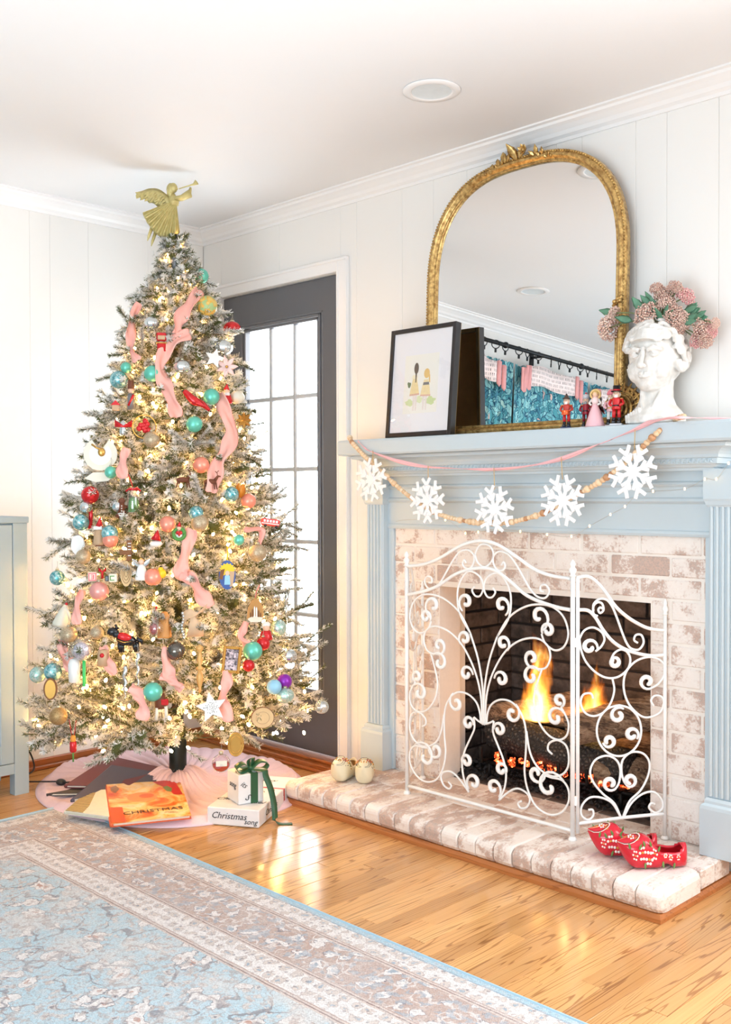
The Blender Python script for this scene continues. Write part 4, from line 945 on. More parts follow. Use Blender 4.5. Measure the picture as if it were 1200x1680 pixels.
# ---------------- figurines ----------------
def fig(px, base_py, y, hgt, label, kind, cat='figurine'):
    p = at(px, base_py, 'y', y); t = thing('figurine', label, cat, (p.x, y, 1.367), (0, 0, R(20)), 'christmas figurines on the mantel')
    s_ = hgt; 
    def B(name, m, rgb, rough=.3, metal=0): o = m.build(name, pm('paint_%d_%d_%d' % rgb, rgb, rough, metal, var=.03), t); o.scale = (s_, s_, s_); return o
    red, blk_, wh, sk, gd, pk = (200, 32, 36), (28, 26, 32), (240, 236, 230), (236, 196, 168), (214, 170, 90), (240, 190, 196)
    if kind == 'lady':
        B('gown', MB().lathe([(.235, 0), (.25, .02), (.20, .2), (.14, .4), (.08, .55), (.075, .60)], 22, lobes=9, amp=.05), pk, .8)
        B('bodice', MB().lathe([(.075, .60), (.10, .68), (.085, .76), (.03, .80)], 16), (244, 214, 210)); B('head', MB().ball((0, 0, .86), .075, 14, sc=(.9, .9, 1.05)), sk)
        B('halo', MB().tube([(.125*math.cos(a*math.pi/10), .03, .86+.125*math.sin(a*math.pi/10)) for a in range(21)], .030, 8), (222, 186, 120)); B('hair', MB().ball((0, .03, .88), .088, 12), (214, 176, 110))
        for g_ in (1, -1): B('arm', MB().tube([(g_*.09, 0, .73), (g_*.15, -.03, .62), (g_*.09, -.10, .58)], .028, 8), wh)
        return t
    coat, leg, hatc, hair = {'drummer': ((190, 60, 50), blk_, (70, 52, 44), wh), 'tophat': (red, red, blk_, wh), 'pinkhat': (pk, wh, (226, 120, 130), (236, 226, 226)), 'guard': ((150, 30, 44), (120, 24, 36), (200, 196, 200), (150, 150, 150))}[kind]
    B('base', MB().box(-.15, .15, -.12, .12, 0, .05, 0, .01), (214, 214, 220) if kind != 'drummer' else (30, 50, 90))
    for g_ in (1, -1):
        B('boot', MB().box(g_*.065-.05, g_*.065+.05, -.08, .05, .05, .13, 0, .02).tube([(g_*.065, 0, .10), (g_*.065, 0, .22)], .045, 10), blk_)
        B('leg', MB().tube([(g_*.065, 0, .20), (g_*.06, 0, .42)], .046, 10), leg if kind != 'drummer' else red)
        B('arm', MB().tube([(g_*.13, 0, .66), (g_*.17, -.02, .54), (g_*.12, -.11, .50)], .036, 8).ball((g_*.115, -.12, .50), .036, 8), coat); B('epaulette', MB().ball((g_*.125, 0, .665), .042, 8, sc=(1, 1, .5)), gd)
    B('coat', MB().lathe([(.115, .40), (.12, .42), (.095, .52), (.11, .64), (.10, .68), (.05, .70)], 18), coat); B('belt', MB().lathe([(.106, .475), (.110, .48), (.108, .505), (.102, .51)], 16, caps=False), blk_ if kind != 'pinkhat' else gd)
    if kind == 'drummer': B('drum', MB().lathe([(.11, .38), (.115, .39), (.11, .40), (.11, .49), (.115, .50), (.11, .51)], 18, T=Matrix.Translation((0, -.14, 0))), (226, 96, 50), .2, .4)
    B('head', MB().lathe([(.05, .69), (.08, .71), (.085, .78), (.078, .84)], 16), sk); B('hair', MB().ball((0, .03, .77), .10, 12, sc=(1.05, .8, .85)), hair)
    B('beard', MB().ball((0, -.065, .725), .052, 10, sc=(1, .6, 1.2)), hair); B('eye', MB().ball((.03, -.082, .80), .010, 6).ball((-.03, -.082, .80), .010, 6), blk_); B('nose', MB().ball((0, -.088, .775), .016, 8), (226, 150, 130))
    if kind == 'tophat': B('hat', MB().lathe([(.14, .84), (.142, .855), (.09, .86), (.085, .99), (.0, .995)], 18).lathe([(.0, .84), (.14, .84)], 18), blk_); B('hat_band', MB().lathe([(.092, .862), (.092, .895), (.086, .90)], 18, caps=False), red)
    elif kind == 'drummer': B('hat', MB().lathe([(.12, .84), (.125, .855), (.08, .88), (.06, .92), (.03, .96), (.02, .995), (0, 1)], 16), hatc)
    elif kind == 'pinkhat': B('hat', MB().lathe([(.10, .84), (.11, .87), (.09, .93), (.05, .97), (0, 1)], 16, lobes=5, amp=.06), hatc)
    else: B('hat', MB().lathe([(.09, .84), (.10, .90), (.085, .96), (0, .99)], 16), hatc); B('crown_tip', MB().ball((0, 0, 1.0), .03, 8), red)
    return t
fig(930, 700, -.165, .112, 'nutcracker drummer in a red coat with brown hat, leftmost of the figurines', 'drummer')
fig(962, 700, -.125, .112, 'grey haired nutcracker guard in a dark red coat behind the pink angel', 'guard')
fig(977, 700, -.165, .118, 'angel figurine in a long pink gown with a straw halo', 'lady')
fig(1003, 700, -.135, .118, 'nutcracker in white and pink beside the one with a black top hat', 'pinkhat')
fig(1012, 700, -.170, .124, 'nutcracker with a black top hat and red coat beside the bust', 'tophat')

# ---------------- garlands on the mantel ----------------
GY = -.222
bp = [(574, 717, -.19), (578, 726, GY), (598, 748, GY), (620, 768, GY), (650, 796, GY), (680, 820, GY), (720, 843, GY), (760, 854, GY), (800, 858, GY), (840, 856, GY), (880, 846, GY), (905, 835, GY), (940, 815, GY), (972, 798, GY), (1000, 780, GY), (1040, 748, GY), (1062, 726, GY), (1082, 707, -.215)]
pts = [at(x, y, 'y', d) for x, y, d in bp]+[at(1096, 694, 'z', 1.376), at(1112, 686, 'z', 1.377), at(1124, 683, 'z', 1.376)]
path = spl(pts, 12); bg_ = thing('wooden_bead_garland', 'natural wooden bead garland draped across the mantel front', 'garland', pts[0])
bm_ = [pm('bead_wood_%d' % k, c, .5, var=.1) for k, c in enumerate(((226, 190, 150), (238, 206, 168), (190, 140, 100), (240, 216, 184)))]
bead = [[MB().lathe([(.002, -.0062), (.0045, -.0055), (.0066, -.003), (.0072, 0), (.0066, .003), (.0045, .0055), (.002, .0062)], 10).mesh('bead', k) for k in bm_]][0]
acc = 0; nxt = 0; prev = path[0]; rr = random.Random(4)
for a, b in zip(path, path[1:]):
    L = (b-a).length; s_ = nxt
    while s_ < L:
        p = a.lerp(b, s_/L); big = rr.random() < .22; sc = 1.62 if big else rr.uniform(1.08, 1.3); d = (b-a).normalized()
        link('bead', bead[rr.choice((0, 0, 1, 1, 3, 2)) if rr.random() < .8 else 1], bg_, p-pts[0], d.to_track_quat('Z', 'Y').to_euler(), (sc, sc, sc)); s_ += .0098*sc*1.12
    nxt = s_-L
MB().tube([p-pts[0] for p in path], .0011, 4).build('string', pm('jute', (196, 170, 130), .9), bg_)
rp = [(588, 724), (598, 734), (612, 742), (655, 757), (702, 766), (760, 769), (812, 770), (870, 764), (924, 752), (980, 730), (1035, 708), (1065, 694)]
pts = [at(x, y, 'y', -.216) for x, y in rp]+[at(1092, 687, 'z', 1.372), at(1120, 685, 'z', 1.372), at(1160, 686, 'z', 1.372), at(1215, 687, 'z', 1.372)]
path = spl(pts, 8); m = MB(); wv = []
pinks = pm('pink_silk_ribbon', (244, 188, 190), .55, var=.06)
for i, p in enumerate(path):
    a = .5+.9*math.sin(i*.19)+.3*math.sin(i*.53); w = .0055+.0025*math.sin(i*.31); 
    wv.append(Vector((0, -math.sin(a)*w*.35, math.cos(a)*w)))
m.ribbon(path, wv, .0016); m.ribbon([p+Vector((0, -.002, .002*math.sin(i*.4))) for i, p in enumerate(path)], [Vector((0, w.z*.35, w.z*.45)) for w in wv], .0015)
tag(m.build('silk_ribbon', pinks), 'twisted pink silk ribbon swagged across the mantel front', 'ribbon')
# wooden snowflakes
fk = MB()
for k in range(8):
    T = Matrix.Rotation(k*math.pi/4, 4, 'Y'); fk.box(-.0068, .0068, -.003, .0, .012, .066, 0, .0008, T=T)
    for z, l in ((.030, .026), (.052, .030)):
        for g_ in (1, -1): fk.box(-.0055, .0055, -.0055, -.0012, 0, l, 0, .0008, T=T @ Matrix.Translation((0, 0, z)) @ Matrix.Rotation(g_*.62, 4, 'Y'))
flake = fk.mesh('snowflake_arms', pm('white_painted_wood', (246, 244, 244), .6, var=.01))
hub = MB().prism([(.018*math.cos(a*math.pi/4+.39), .018*math.sin(a*math.pi/4+.39)) for a in range(8)], .0, .006, T=Matrix.Rotation(math.pi/2, 4, 'X')).mesh('hub', bpy.data.materials['white_painted_wood'])
twm = pm('gold_twine', (206, 170, 110), .8)
for px, py, ty, ang, lab in ((610, 787, 742, .2, 'leftmost white wooden snowflake hanging at the mantel corner'), (702, 821, 767, .1, 'white wooden snowflake second from the left'), (812, 836, 771, 0, 'white wooden snowflake in the centre of the ribbon swag'), (924, 821, 753, -.05, 'white wooden snowflake second from the right, above the right screen post'), (1039, 774, 708, .15, 'rightmost white wooden snowflake, hanging highest')):
    c = at(px, py, 'y', -.232); tp = at(px, ty, 'y', -.222); t = thing('wooden_snowflake', lab, 'snowflake', c, (0, ang*.5, 0), 'white wooden snowflakes on the ribbon')
    link('snowflake_arms', flake, t, None, (0, .02*px, 0), (1.03,)*3); link('hub', hub, t, (0, -.002, 0)); MB().tube([(0, 0, .066), tp-c+Vector((0, -.004, .006))], .0013, 5).build('twine', twm, t)
# battery fairy lights along the mantel
fl_ = [(650, 856), (667, 853), (731, 853), (764, 875), (785, 873), (820, 868), (854, 872), (898, 877), (938, 880), (968, 863), (1002, 844), (1026, 831), (1045, 812), (1072, 806), (1124, 802), (1157, 786), (1176, 786), (1196, 760), (1210, 750)]
pts = [at(x, y, 'y', -.115) for x, y in fl_]; fy = thing('fairy_lights', 'thin silver wire fairy lights strung along the front of the mantel', 'string lights', pts[0])
MB().tube([p-pts[0] for p in spl(pts, 6)], .0006, 4).build('wire', pm('silver_wire', (200, 196, 186), .3, .8), fy)
wb_ = emis('warm_fairy_bulb', (1, .62, .26), 5.); bulb = MB().ball((0, 0, 0), .0033, 8, sc=(1, 1, 1.5)).mesh('bulb', wb_)
for p in pts[2:]: link('bulb', bulb, fy, p-pts[0])
# ---------------- christmas tree ----------------
TX, TY = .685, -.635
RZ = [(.10, .50), (.22, .575), (.36, .60), (.55, .535), (.71, .47), (.90, .44), (1.07, .415), (1.25, .36), (1.42, .315), (1.60, .25), (1.75, .215), (1.90, .152), (2.02, .080), (2.10, .045), (2.2, .03), (2.5, .01)]
def RT(z):
    for (a, ra), (b, rb_) in zip(RZ, RZ[1:]):
        if z <= b: return ra+(rb_-ra)*max(0, (z-a)/(b-a))
    return .01
def tp(px, py, k=1.04, d=0.0):
    """point where the sight line first meets the tree's surface (or passes closest to it)"""
    v = Vector(ray(px, py)); v.normalize(); o = Vector(CAM); best = None
    for i in range(700):
        p = o+v*(2.9+i*.0025); r = math.hypot(p.x-TX, p.y-TY)-RT(p.z)*k
        if r <= 0: best = (p, 0); break
        if best is None or r < best[1]: best = (p, r)
    return best[0]-v*d
gn = NT('fir_needle_green'); nz = gn.noise(gn.co(), 90, 2); gn.P(Base_Color=gn.mix(nz, srgb(48, 70, 42), srgb(124, 122, 66)), Roughness=.7)
wn = NT('snow_flocking'); nz = wn.noise(wn.co(), 70, 2); wn.P(Base_Color=wn.mix(nz, srgb(226, 222, 214), srgb(250, 249, 247)), Roughness=.9)
brm = pm('branch_bark', (128, 100, 78), .9)
for q_, fc in ((gn, .15), (wn, .3)):   # thin needles let light through
    tl_ = q_.n('BsdfTranslucent'); q_.set(tl_.inputs[0], q_.p.inputs['Base Color'].links[0].from_socket); mx_ = q_.n('MixShader'); mx_.inputs[0].default_value = fc
    q_.set(mx_.inputs[1], q_.p.outputs[0]); q_.set(mx_.inputs[2], tl_.outputs[0]); q_.t.links.new(mx_.outputs[0], q_.out.inputs[0])
TM = [gn.mat, wn.mat, brm]
def needles(m, pts, rr, dens, ln=.017, white=.55):
    for a, b in zip(pts, pts[1:]):
        d = b-a; L = d.length
        if L < 1e-6: continue
        d = d/L; u = d.orthogonal().normalized(); w = d.cross(u); n = int(L*dens+rr.random())
        for _ in range(n):
            t = rr.random(); th = rr.uniform(0, 6.283); r = u*math.cos(th)+w*math.sin(th); dr = (r*.9+d*rr.uniform(.3, .9)).normalized()
            p = a.lerp(b, t); l = ln*rr.uniform(.65, 1.15); isw = rr.random() < white-.01+.32*r.z; s_ = dr.cross(d).normalized()*(.0017 if isw else .0011)
            q = p+dr*l; m.add([p-s_, p+s_, q+s_*.6, q-s_*.6], [(0, 1, 2, 3)], 1 if isw else 0)
def branch_mesh(L, seed, dens=2300, tips=None):
    rr = random.Random(seed); m = MB(); up = rr.uniform(-.04, .10)
    st = [Vector((L*t, .03*L*math.sin(3*t+seed), L*(up*t*t)+rr.uniform(-.002, .002))) for t in [i/8 for i in range(9)]]
    m.tube(st, [lerp(.0035, .0012, i/8) for i in range(9)], 4, 2); needles(m, st[2:], rr, dens, white=.5)
    n = max(3, int(L*22)) if tips is None else tips; sd = 1
    for k in range(n):
        t = lerp(.22, .93, (k+.5)/n); i = min(7, int(t*8)); p = st[i].lerp(st[i+1], t*8-i); sd = -sd
        a = sd*rr.uniform(.45, 1.0); l = min(L*.5, .16)*(1-.55*t)*rr.uniform(.8, 1.2)+.035; el = rr.uniform(-.25, .6)
        d = Vector((math.cos(a)*math.cos(el), math.sin(a)*math.cos(el), math.sin(el))); e = p+d*l; mid = p+d*l*.5+Vector((0, 0, rr.uniform(-.01, .012)))
        tw = [p, mid, e+Vector((0, 0, rr.uniform(-.012, .012)))]; m.tube(tw, [.0018, .0014, .0008], 3, 2); needles(m, tw, rr, dens*1.1, white=rr.choice((.15, .55, .7, .8)))
    return m.mesh('branch', TM)
tree = thing('christmas_tree', 'flocked artificial christmas tree full of warm lights in the corner', 'christmas tree', (TX, TY, 0))
LS = [.09, .14, .20, .27, .34, .42, .50, .58]; bank = {L: [branch_mesh(L, int(L*1000)+s_) for s_ in range(3)] for L in LS}
rt = random.Random(5); z = .33; cnt = 0
while z < 2.12 and cnt < 285:
    Rr = RT(z); n = max(4, int(round(5+14*Rr/.6))); ph = rt.uniform(0, 6.28)
    for k in range(n):
        a = ph+2*math.pi*k/n+rt.uniform(-.2, .2); toward = math.cos(a-math.atan2(CAM[1]-TY, CAM[0]-TX))
        L = Rr*(rt.uniform(1.0, 1.12) if rt.random() < .2 else rt.uniform(.74, .93)); Lb = min(LS, key=lambda q: abs(q-L)); s_ = L/Lb
        if toward < -.55 and rt.random() < .35: continue
        if TX+math.cos(a)*L < .36 and TY+math.sin(a)*L < -1.0: continue
        pit = rt.uniform(-.06, .20) if z > .5 else rt.uniform(-.16, .12)
        link('branch', rt.choice(bank[Lb]), tree, (0, 0, z-(.05*Rr if z > .4 else -.02)), (rt.uniform(-.5, .5), -pit, a), (s_, s_, s_)); cnt += 1
    z += .052+.038*Rr/.6
# inner sprays that close the gaps
fm_ = MB(); rr = random.Random(8); ca = math.atan2(CAM[1]-TY, CAM[0]-TX)
for k in range(1500):
    z = .28+1.85*(rr.random()**1.25); Rr = RT(z); a = rr.uniform(0, 6.283) if k % 3 == 0 else ca+rr.uniform(-1.5, 1.5); q = Rr*rr.uniform(.45, .90); c = Vector((math.cos(a)*q, math.sin(a)*q, z))
    out = Vector((math.cos(a+rr.uniform(-.9, .9)), math.sin(a+rr.uniform(-.9, .9)), rr.uniform(-.4, .6))).normalized(); l = rr.uniform(.05, .10)*min(1, .4+Rr*1.6)
    needles(fm_, [c, c+out*l], rr, 1500, .017, rr.choice((.15, .45, .65, .8)))
fm_.build('inner_foliage', TM, tree, kind='stuff')
MB().tube([(0, 0, .02), (0, 0, 1.2), (0, 0, 2.17)], [.024, .018, .008], 12).build('trunk', pm('dark_green_pole', (38, 50, 44), .5), tree)
sm_ = MB()
for k in range(4):
    a = k*math.pi/2+.4; sm_.tube([(0.02*math.cos(a), .02*math.sin(a), .06), (.05*math.cos(a), .05*math.sin(a), .05), (.15*math.cos(a), .15*math.sin(a), .012)], .007, 8)
sm_.lathe([(.03, .05), (.034, .06), (.034, .24), (.028, .25)], 14); sm_.build('stand', pm('green_black_metal', (22, 34, 34), .4, .4), tree)
tf = MB(); rr = random.Random(77)
for k in range(26):
    z = rr.uniform(2.03, 2.17); a = rr.uniform(0, 6.28); c = Vector((.012*math.cos(a), .012*math.sin(a), z)); e = c+Vector((.045*math.cos(a), .045*math.sin(a), rr.uniform(-.01, .045)))
    needles(tf, [c, e], rr, 2600, .015, rr.choice((.1, .5, .7)))
tf.build('leader_tip', TM, tree)

# warm string lights
sl = thing('string_lights', 'warm white string lights wound all over the christmas tree', 'string lights', (TX, TY, 0))
tb = emis('warm_tree_bulb', (1, .54, .16), 230.); bm2 = MB().ball((0, 0, 0), .0052, 8, sc=(1, 1, 1.6)).mesh('bulb', tb)
rr = random.Random(12); wire = []; N_ = 285
for k in range(N_):
    t = (k+.5)/N_; z = 2.16-1.92*(t**.62); a = k*2.39996*1.0+rr.uniform(-.2, .2); q = max(.012, RT(z)*rr.uniform(.55, .93))
    if math.cos(a-ca) < -.3: a = ca+(rr.uniform(-1.7, 1.7))
    p = Vector((math.cos(a)*q, math.sin(a)*q, z)); link('bulb', bm2, sl, p, (rr.uniform(-1, 1), rr.uniform(-1, 1), 0)); wire.append((a, p))
wp = [Vector((math.cos(a)*RT(z)*.7, math.sin(a)*RT(z)*.7, z)) for a, z in [(i*.35, 2.15-1.9*i/330) for i in range(330)]]
MB().tube(wp, .0014, 4).build('cord', pm('green_cord', (60, 84, 58), .6), sl)

# wide pink ribbons tucked into the tree
wr_ = NT('pink_organza_ribbon'); n1 = wr_.noise(wr_.co(), 18, 3); wr_.P(Base_Color=wr_.mix(n1, srgb(242, 166, 150), srgb(248, 192, 178)), Roughness=.8); wr_.p.inputs['Subsurface Weight'].default_value = 0
wr_.bump(wr_.noise(wr_.co(), 40, 3), .4, .004)
def tribbon(pp, w, lab, k=1.05):
    P = spl([tp(x, y, k) for x, y in pp], 9); m = MB(); s0 = rnd.uniform(0, 6); n = len(P); rings = []
    for i, p in enumerate(P):
        tang = (P[min(i+1, n-1)]-P[max(i-1, 0)]).normalized(); view = (Vector(CAM)-p).normalized(); side = tang.cross(view).normalized(); u = i/(n-1)
        tw = .85*math.sin(u*len(pp)*1.5+s0); ww = w*(.72+.28*abs(math.sin(u*len(pp)*1.1+s0)))*1.12; e = min(1, .8+i/6., .8+(n-1-i)/6.)
        ax = (side*math.cos(tw)+view*math.sin(tw)).normalized(); nn = ax.cross(tang).normalized(); row = []
        for j in range(9): v = j/4-1; row.append(p+view*.012+ax*ww*e*v+nn*(.0045*math.sin(v*4.2+u*9+s0)+.004*v*v))
        rings.append(row+[q-nn*.0006 for q in row[::-1]])
    m.loft(rings); tag(m.build('pink_ribbon', wr_.mat), lab, 'ribbon')
tribbon([(328, 476), (312, 500), (294, 525), (290, 548)], .026, 'upper fold of pink ribbon high on the tree below the top mint ball')
tribbon([(312, 548), (285, 560), (264, 590), (264, 615), (276, 640), (286, 665), (288, 685)], .025, 'long pink ribbon curling down the upper middle of the tree')
tribbon([(230, 498), (219, 515), (215, 545), (217, 575), (226, 592)], .018, 'pink ribbon looping at the upper left edge of the tree')
tribbon([(360, 645), (371, 680), (380, 710), (372, 738), (358, 762), (350, 790), (346, 808)], .027, 'broad pink ribbon down the right side beside the hanging mint ball')
tribbon([(316, 868), (306, 900), (297, 935), (306, 950)], .027, 'pink ribbon in the middle of the tree below the champagne ball')
tribbon([(296, 942), (318, 952), (330, 975), (346, 996)], .026, 'pink ribbon fold turning right above the linen bow')
tribbon([(208, 735), (202, 760), (200, 785)], .020, 'short pink ribbon piece behind the white disc angel')
tribbon([(135, 968), (127, 995), (126, 1025)], .016, 'pink ribbon at the left edge beside the cream bell')
tribbon([(103, 1050), (104, 1072), (116, 1092), (124, 1108)], .022, 'bright coral ribbon at the far left below the champagne balls')
tribbon([(276, 1062), (272, 1085), (280, 1110), (296, 1128)], .022, 'pink ribbon hanging under the dark mercury ball')
tribbon([(262, 1110), (285, 1118), (300, 1132)], .016, 'coral ribbon loop beside the low mint ball')
tribbon([(213, 1128), (228, 1140), (236, 1160), (232, 1182)], .022, 'coral ribbon curl low on the tree left of the low mint ball')
tribbon([(372, 1100), (372, 1125), (366, 1150), (376, 1185)], .022, 'coral ribbon behind the perforated star ornament')
tribbon([(404, 1020), (396, 1045), (408, 1058)], .016, 'pale pink ribbon left of the gnome ornament')
tribbon([(170, 1060), (178, 1085), (186, 1108)], .018, 'coral ribbon under the black dog ornament')
tribbon([(400, 868), (430, 870), (420, 900)], .012, 'pale pink ribbon tail against the door glass')

# ---------------- ornaments ----------------
def shiny(name, rgb, rough=.25, metal=.55, **k): return pm(name, rgb, rough, metal, **k)
OM = {'mint': shiny('mint_satin', (104, 196, 174), .32, .35), 'coral': shiny('coral_satin', (240, 150, 126), .32, .35), 'pink': shiny('pink_satin', (232, 160, 150), .3, .3), 'red': shiny('red_gloss', (200, 36, 40), .12, .3), 'purple': shiny('purple_satin', (140, 40, 170), .3, .3), 'silver': shiny('silver_gloss', (214, 220, 220), .12, .8), 'gold': shiny('gold_gloss', (206, 160, 84), .25, .8), 'dark': shiny('smoked_mercury', (110, 104, 96), .12, .8), 'cream': pm('cream_ceramic', (228, 220, 200), .4), 'white': pm('white_ceramic', (236, 233, 228), .4), 'black': pm('black_glaze', (22, 22, 26), .15), 'wood': pm('pale_wood', (214, 182, 134), .7, var=.12), 'brown': pm('brown_bark_wood', (124, 82, 50), .8, var=.2), 'green': pm('moss_green', (84, 140, 64), .7, var=.25), 'lime': pm('bright_green_plastic', (70, 200, 110), .4), 'blue': pm('cobalt_paint', (50, 84, 150), .4), 'lblue': pm('pale_blue_paint', (150, 200, 224), .4), 'yellow': pm('yellow_paint', (240, 196, 30), .4), 'flesh': pm('flesh_paint', (232, 190, 160), .5), 'ginger': pm('gingerbread_brown', (108, 58, 34), .7), 'orange': pm('orange_paint', (222, 140, 44), .5), 'grey': pm('pewter', (120, 122, 124), .4, .4), 'tan': pm('tan_ceramic', (196, 160, 124), .5)}
def sparkle(name, c1, c2, sc, metal=.6, rough=.25):
    t = NT(name); v = t.vor(t.co(), sc, 'F1', 1, 1); g = t.sep(v)[0]; t.P(Base_Color=t.mix(g, srgb(c1), srgb(c2)), Metallic=metal, Roughness=rough); t.bump(g, 1., .004); return t.mat
OM['mercury'] = sparkle('blue_crackle_glass', (70, 156, 164), (196, 232, 232), 170); OM['glitter'] = sparkle('champagne_glitter', (170, 146, 112), (226, 208, 178), 700, .5, .4); OM['gglitter'] = sparkle('gold_glitter', (150, 116, 70), (206, 172, 120), 700, .6, .4); OM['sequin'] = sparkle('pale_mint_sequin', (150, 204, 190), (236, 244, 238), 220)
OM['clear'] = glassmat('clear_ornament_glass', (.97, .97, .98, 1), .16)
capm = shiny('ornament_cap_metal', (196, 186, 160), .3, .8); strm = pm('hanging_thread', (196, 186, 170), .8)
VIEW = (Vector(CAM)-Vector((TX, TY, 1.1))).normalized(); VZ = math.atan2(VIEW.y, VIEW.x)+math.pi/2   # turns local -y towards the room
def orn(px, py, lab, kind='ornament', k=1.07, d=0., rz=0., nm='ornament'):
    p = tp(px, py, k, d); s_ = (p-Vector(CAM)).dot(Vector(_f))/FPX   # metres per pixel at that depth
    t = thing(nm, lab, 'ornament', p, (0, 0, VZ+rz)); return t, s_
def hang(t, z, l=.03, r=.0006, mat=None): MB().tube([(0, 0, z), (.002, 0, z+l*.5), (0, 0.004, z+l)], r, 4).build('hanger_loop', mat or strm, t)
def bauble(px, py, r, mat, lab, ribs=0, k=1.07, sy=1.0, extra=None, d=0.):
    t, s_ = orn(px, py, lab, k=k, d=d, nm='bauble'); R_ = r*s_*1.12
    m = MB().lathe([(R_*math.sin(math.pi*i/16)+.0002, -R_*math.cos(math.pi*i/16)*sy) for i in range(17)], 32 if ribs else 24, lobes=ribs, amp=.05 if ribs else 0); m.build('ball', OM[mat], t)
    MB().lathe([(R_*.24, R_*sy*.95), (R_*.24, R_*sy*1.16), (R_*.14, R_*sy*1.22), (.0008, R_*sy*1.24)], 10).tube([(R_*.12*math.cos(a), 0, R_*sy*1.32+R_*.12*math.sin(a)) for a in [i*math.pi/4 for i in range(9)]], .0006, 4).build('cap', capm, t)
    hang(t, R_*sy*1.4, .022)
    if extra: extra(t, R_)
    return t
B_ = [(330, 453, 11, 'mint', 'mint green satin ball highest on the tree right below the angel', 0), (250, 613, 12, 'mint', 'mint satin ball half tucked behind the long pink ribbon', 0), (347, 651, 12, 'mint', 'mint satin ball hanging by the red cardinal on the right', 0), (319, 696, 12, 'mint', 'bright mint satin ball in the centre above the coral ball', 0), (415, 1068, 14, 'mint', 'large mint satin ball low on the right in front of a red ball', 0), (251, 1135, 14, 'mint', 'large mint satin ball at the bottom middle of the tree', 0),
 (207, 603, 8, 'mint', 'small mint ball near the upper left edge above the nutcracker', 0), (182, 775, 9, 'mint', 'small mint ball just below the white disc angel', 0), (392, 886, 8, 'mint', 'small mint ball peeking out right of centre above the nativity', 0),
 (330, 763, 12, 'coral', 'coral satin ball on the broad pink ribbon in mid tree', 0), (275, 860, 12, 'coral', 'coral satin ball left of the wreath elf', 0), (163, 970, 14, 'pink', 'large pink satin ball on the left below the letter cubes', 0), (251, 947, 13, 'coral', 'coral satin ball beside the little yellow chick', 0), (181, 886, 11, 'coral', 'coral ball tucked right under a blue crackle ball at left', 0), (408, 822, 11, 'coral', 'coral ball under the orange tulip at the right edge', 0),
 (328, 858, 13, 'glitter', 'champagne glitter ball in the middle beside the elf wreath', 0), (249, 721, 12, 'glitter', 'champagne glitter ball under the red hoop ornament', 0), (137, 913, 11, 'glitter', 'champagne glitter ball below the white oval disc at left', 0), (423, 907, 13, 'glitter', 'champagne glitter ball at the right edge in front of the door', 0), (96, 1175, 13, 'gglitter', 'dark gold glitter ball lowest on the left', 0), (159, 1038, 10, 'glitter', 'small pale champagne ball left of the black dog', 0), (113, 1041, 12, 'glitter', 'greyish champagne ball below the cream bell', 0),
 (195, 623, 13, 'mercury', 'blue crackle glass ball hanging free at the upper left', 0), (380, 811, 11, 'mercury', 'blue crackle glass ball on the right beside the orange tulip', 0), (322, 842, 11, 'mercury', 'blue crackle glass ball half behind the central champagne ball', 0), (133, 857, 12, 'mercury', 'blue crackle glass ball at the left edge below the red ball', 0), (180, 875, 12, 'mercury', 'blue crackle glass ball above a coral ball at left', 0), (94, 948, 11, 'mercury', 'blue crackle ball hanging far out on the left against the wall', 0), (87, 1102, 13, 'mercury', 'teal crackle ball at the far left above the wooden coin', 0),
 (62, 1107, 12, 'sequin', 'pale mint sequin ball leftmost on the tree', 0), (457, 1030, 12, 'sequin', 'pale mint sequin ball right of the gnome by the door', 0), (249, 530, 11, 'silver', 'silver ribbed ball high on the left of the tree', 9), (299, 602, 12, 'silver', 'silver ribbed ball right of the long pink ribbon', 9), (367, 570, 13, 'silver', 'pearly ribbed ball at the upper right against the door', 9), (389, 652, 11, 'cream', 'cream ribbed ball at the right below the flower', 9),
 (475, 1076, 11, 'silver', 'silver ribbed ball in front of the lower door glass', 9), (468, 1141, 13, 'sequin', 'mint ribbed ball low on the right under the purple ball', 9), (450, 1127, 11, 'lblue', 'pale blue ball beside the purple ball', 0), (528, 1160, 10, 'silver', 'small silver blue ball at the far right branch tip', 7),
 (148, 812, 13, 'red', 'glossy red ball on the left with a red ribbon tail', 0), (432, 1056, 10, 'red', 'small red ball behind the large mint ball at right', 0), (467, 1118, 11, 'purple', 'purple satin ball low on the right side', 0), (289, 1068, 14, 'dark', 'dark smoked mercury ball in the lower middle', 0), (381, 539, 13, 'red', 'red santa face ball hanging by the door top', 0),
 (141, 832, 9, 'silver', 'small silver ball left of the gingerbread man', 5), (408, 1092, 9, 'red', 'small red ball just below the large mint ball', 0), (193, 831, 8, 'silver', 'little silver bell ball behind the gingerbread man', 7)]
for px, py, r, mt, lab, ribs in B_:
    if lab.startswith('red santa'):
        def ex(t, R_): MB().ball((0, -R_*.75, 0), R_*.5, 12, sc=(1, .5, .8)).build('face', OM['flesh'], t); MB().ball((0, -R_*.55, -R_*.55), R_*.62, 12, sc=(1.1, .7, .55)).build('beard', OM['white'], t)
        bauble(px, py, r, mt, lab, ribs, sy=.8, extra=ex)
    elif lab.startswith('glossy red'):
        def ex(t, R_): MB().ribbon([(0, 0, -R_), (.002, 0, -R_-.04), (-.001, 0, -R_-.09)], [(.007, 0, 0)]*3).build('ribbon_tail', OM['red'], t)
        bauble(px, py, r, mt, lab, ribs, extra=ex)
    else: bauble(px, py, r, mt, lab, ribs, sy=.86 if ribs == 9 else 1)
def fl(m, poly, y0, y1, s_): return m.prism([(x*s_, z*s_) for x, z in poly], y0*s_, y1*s_, T=Matrix.Rotation(math.pi/2, 4, 'X'))
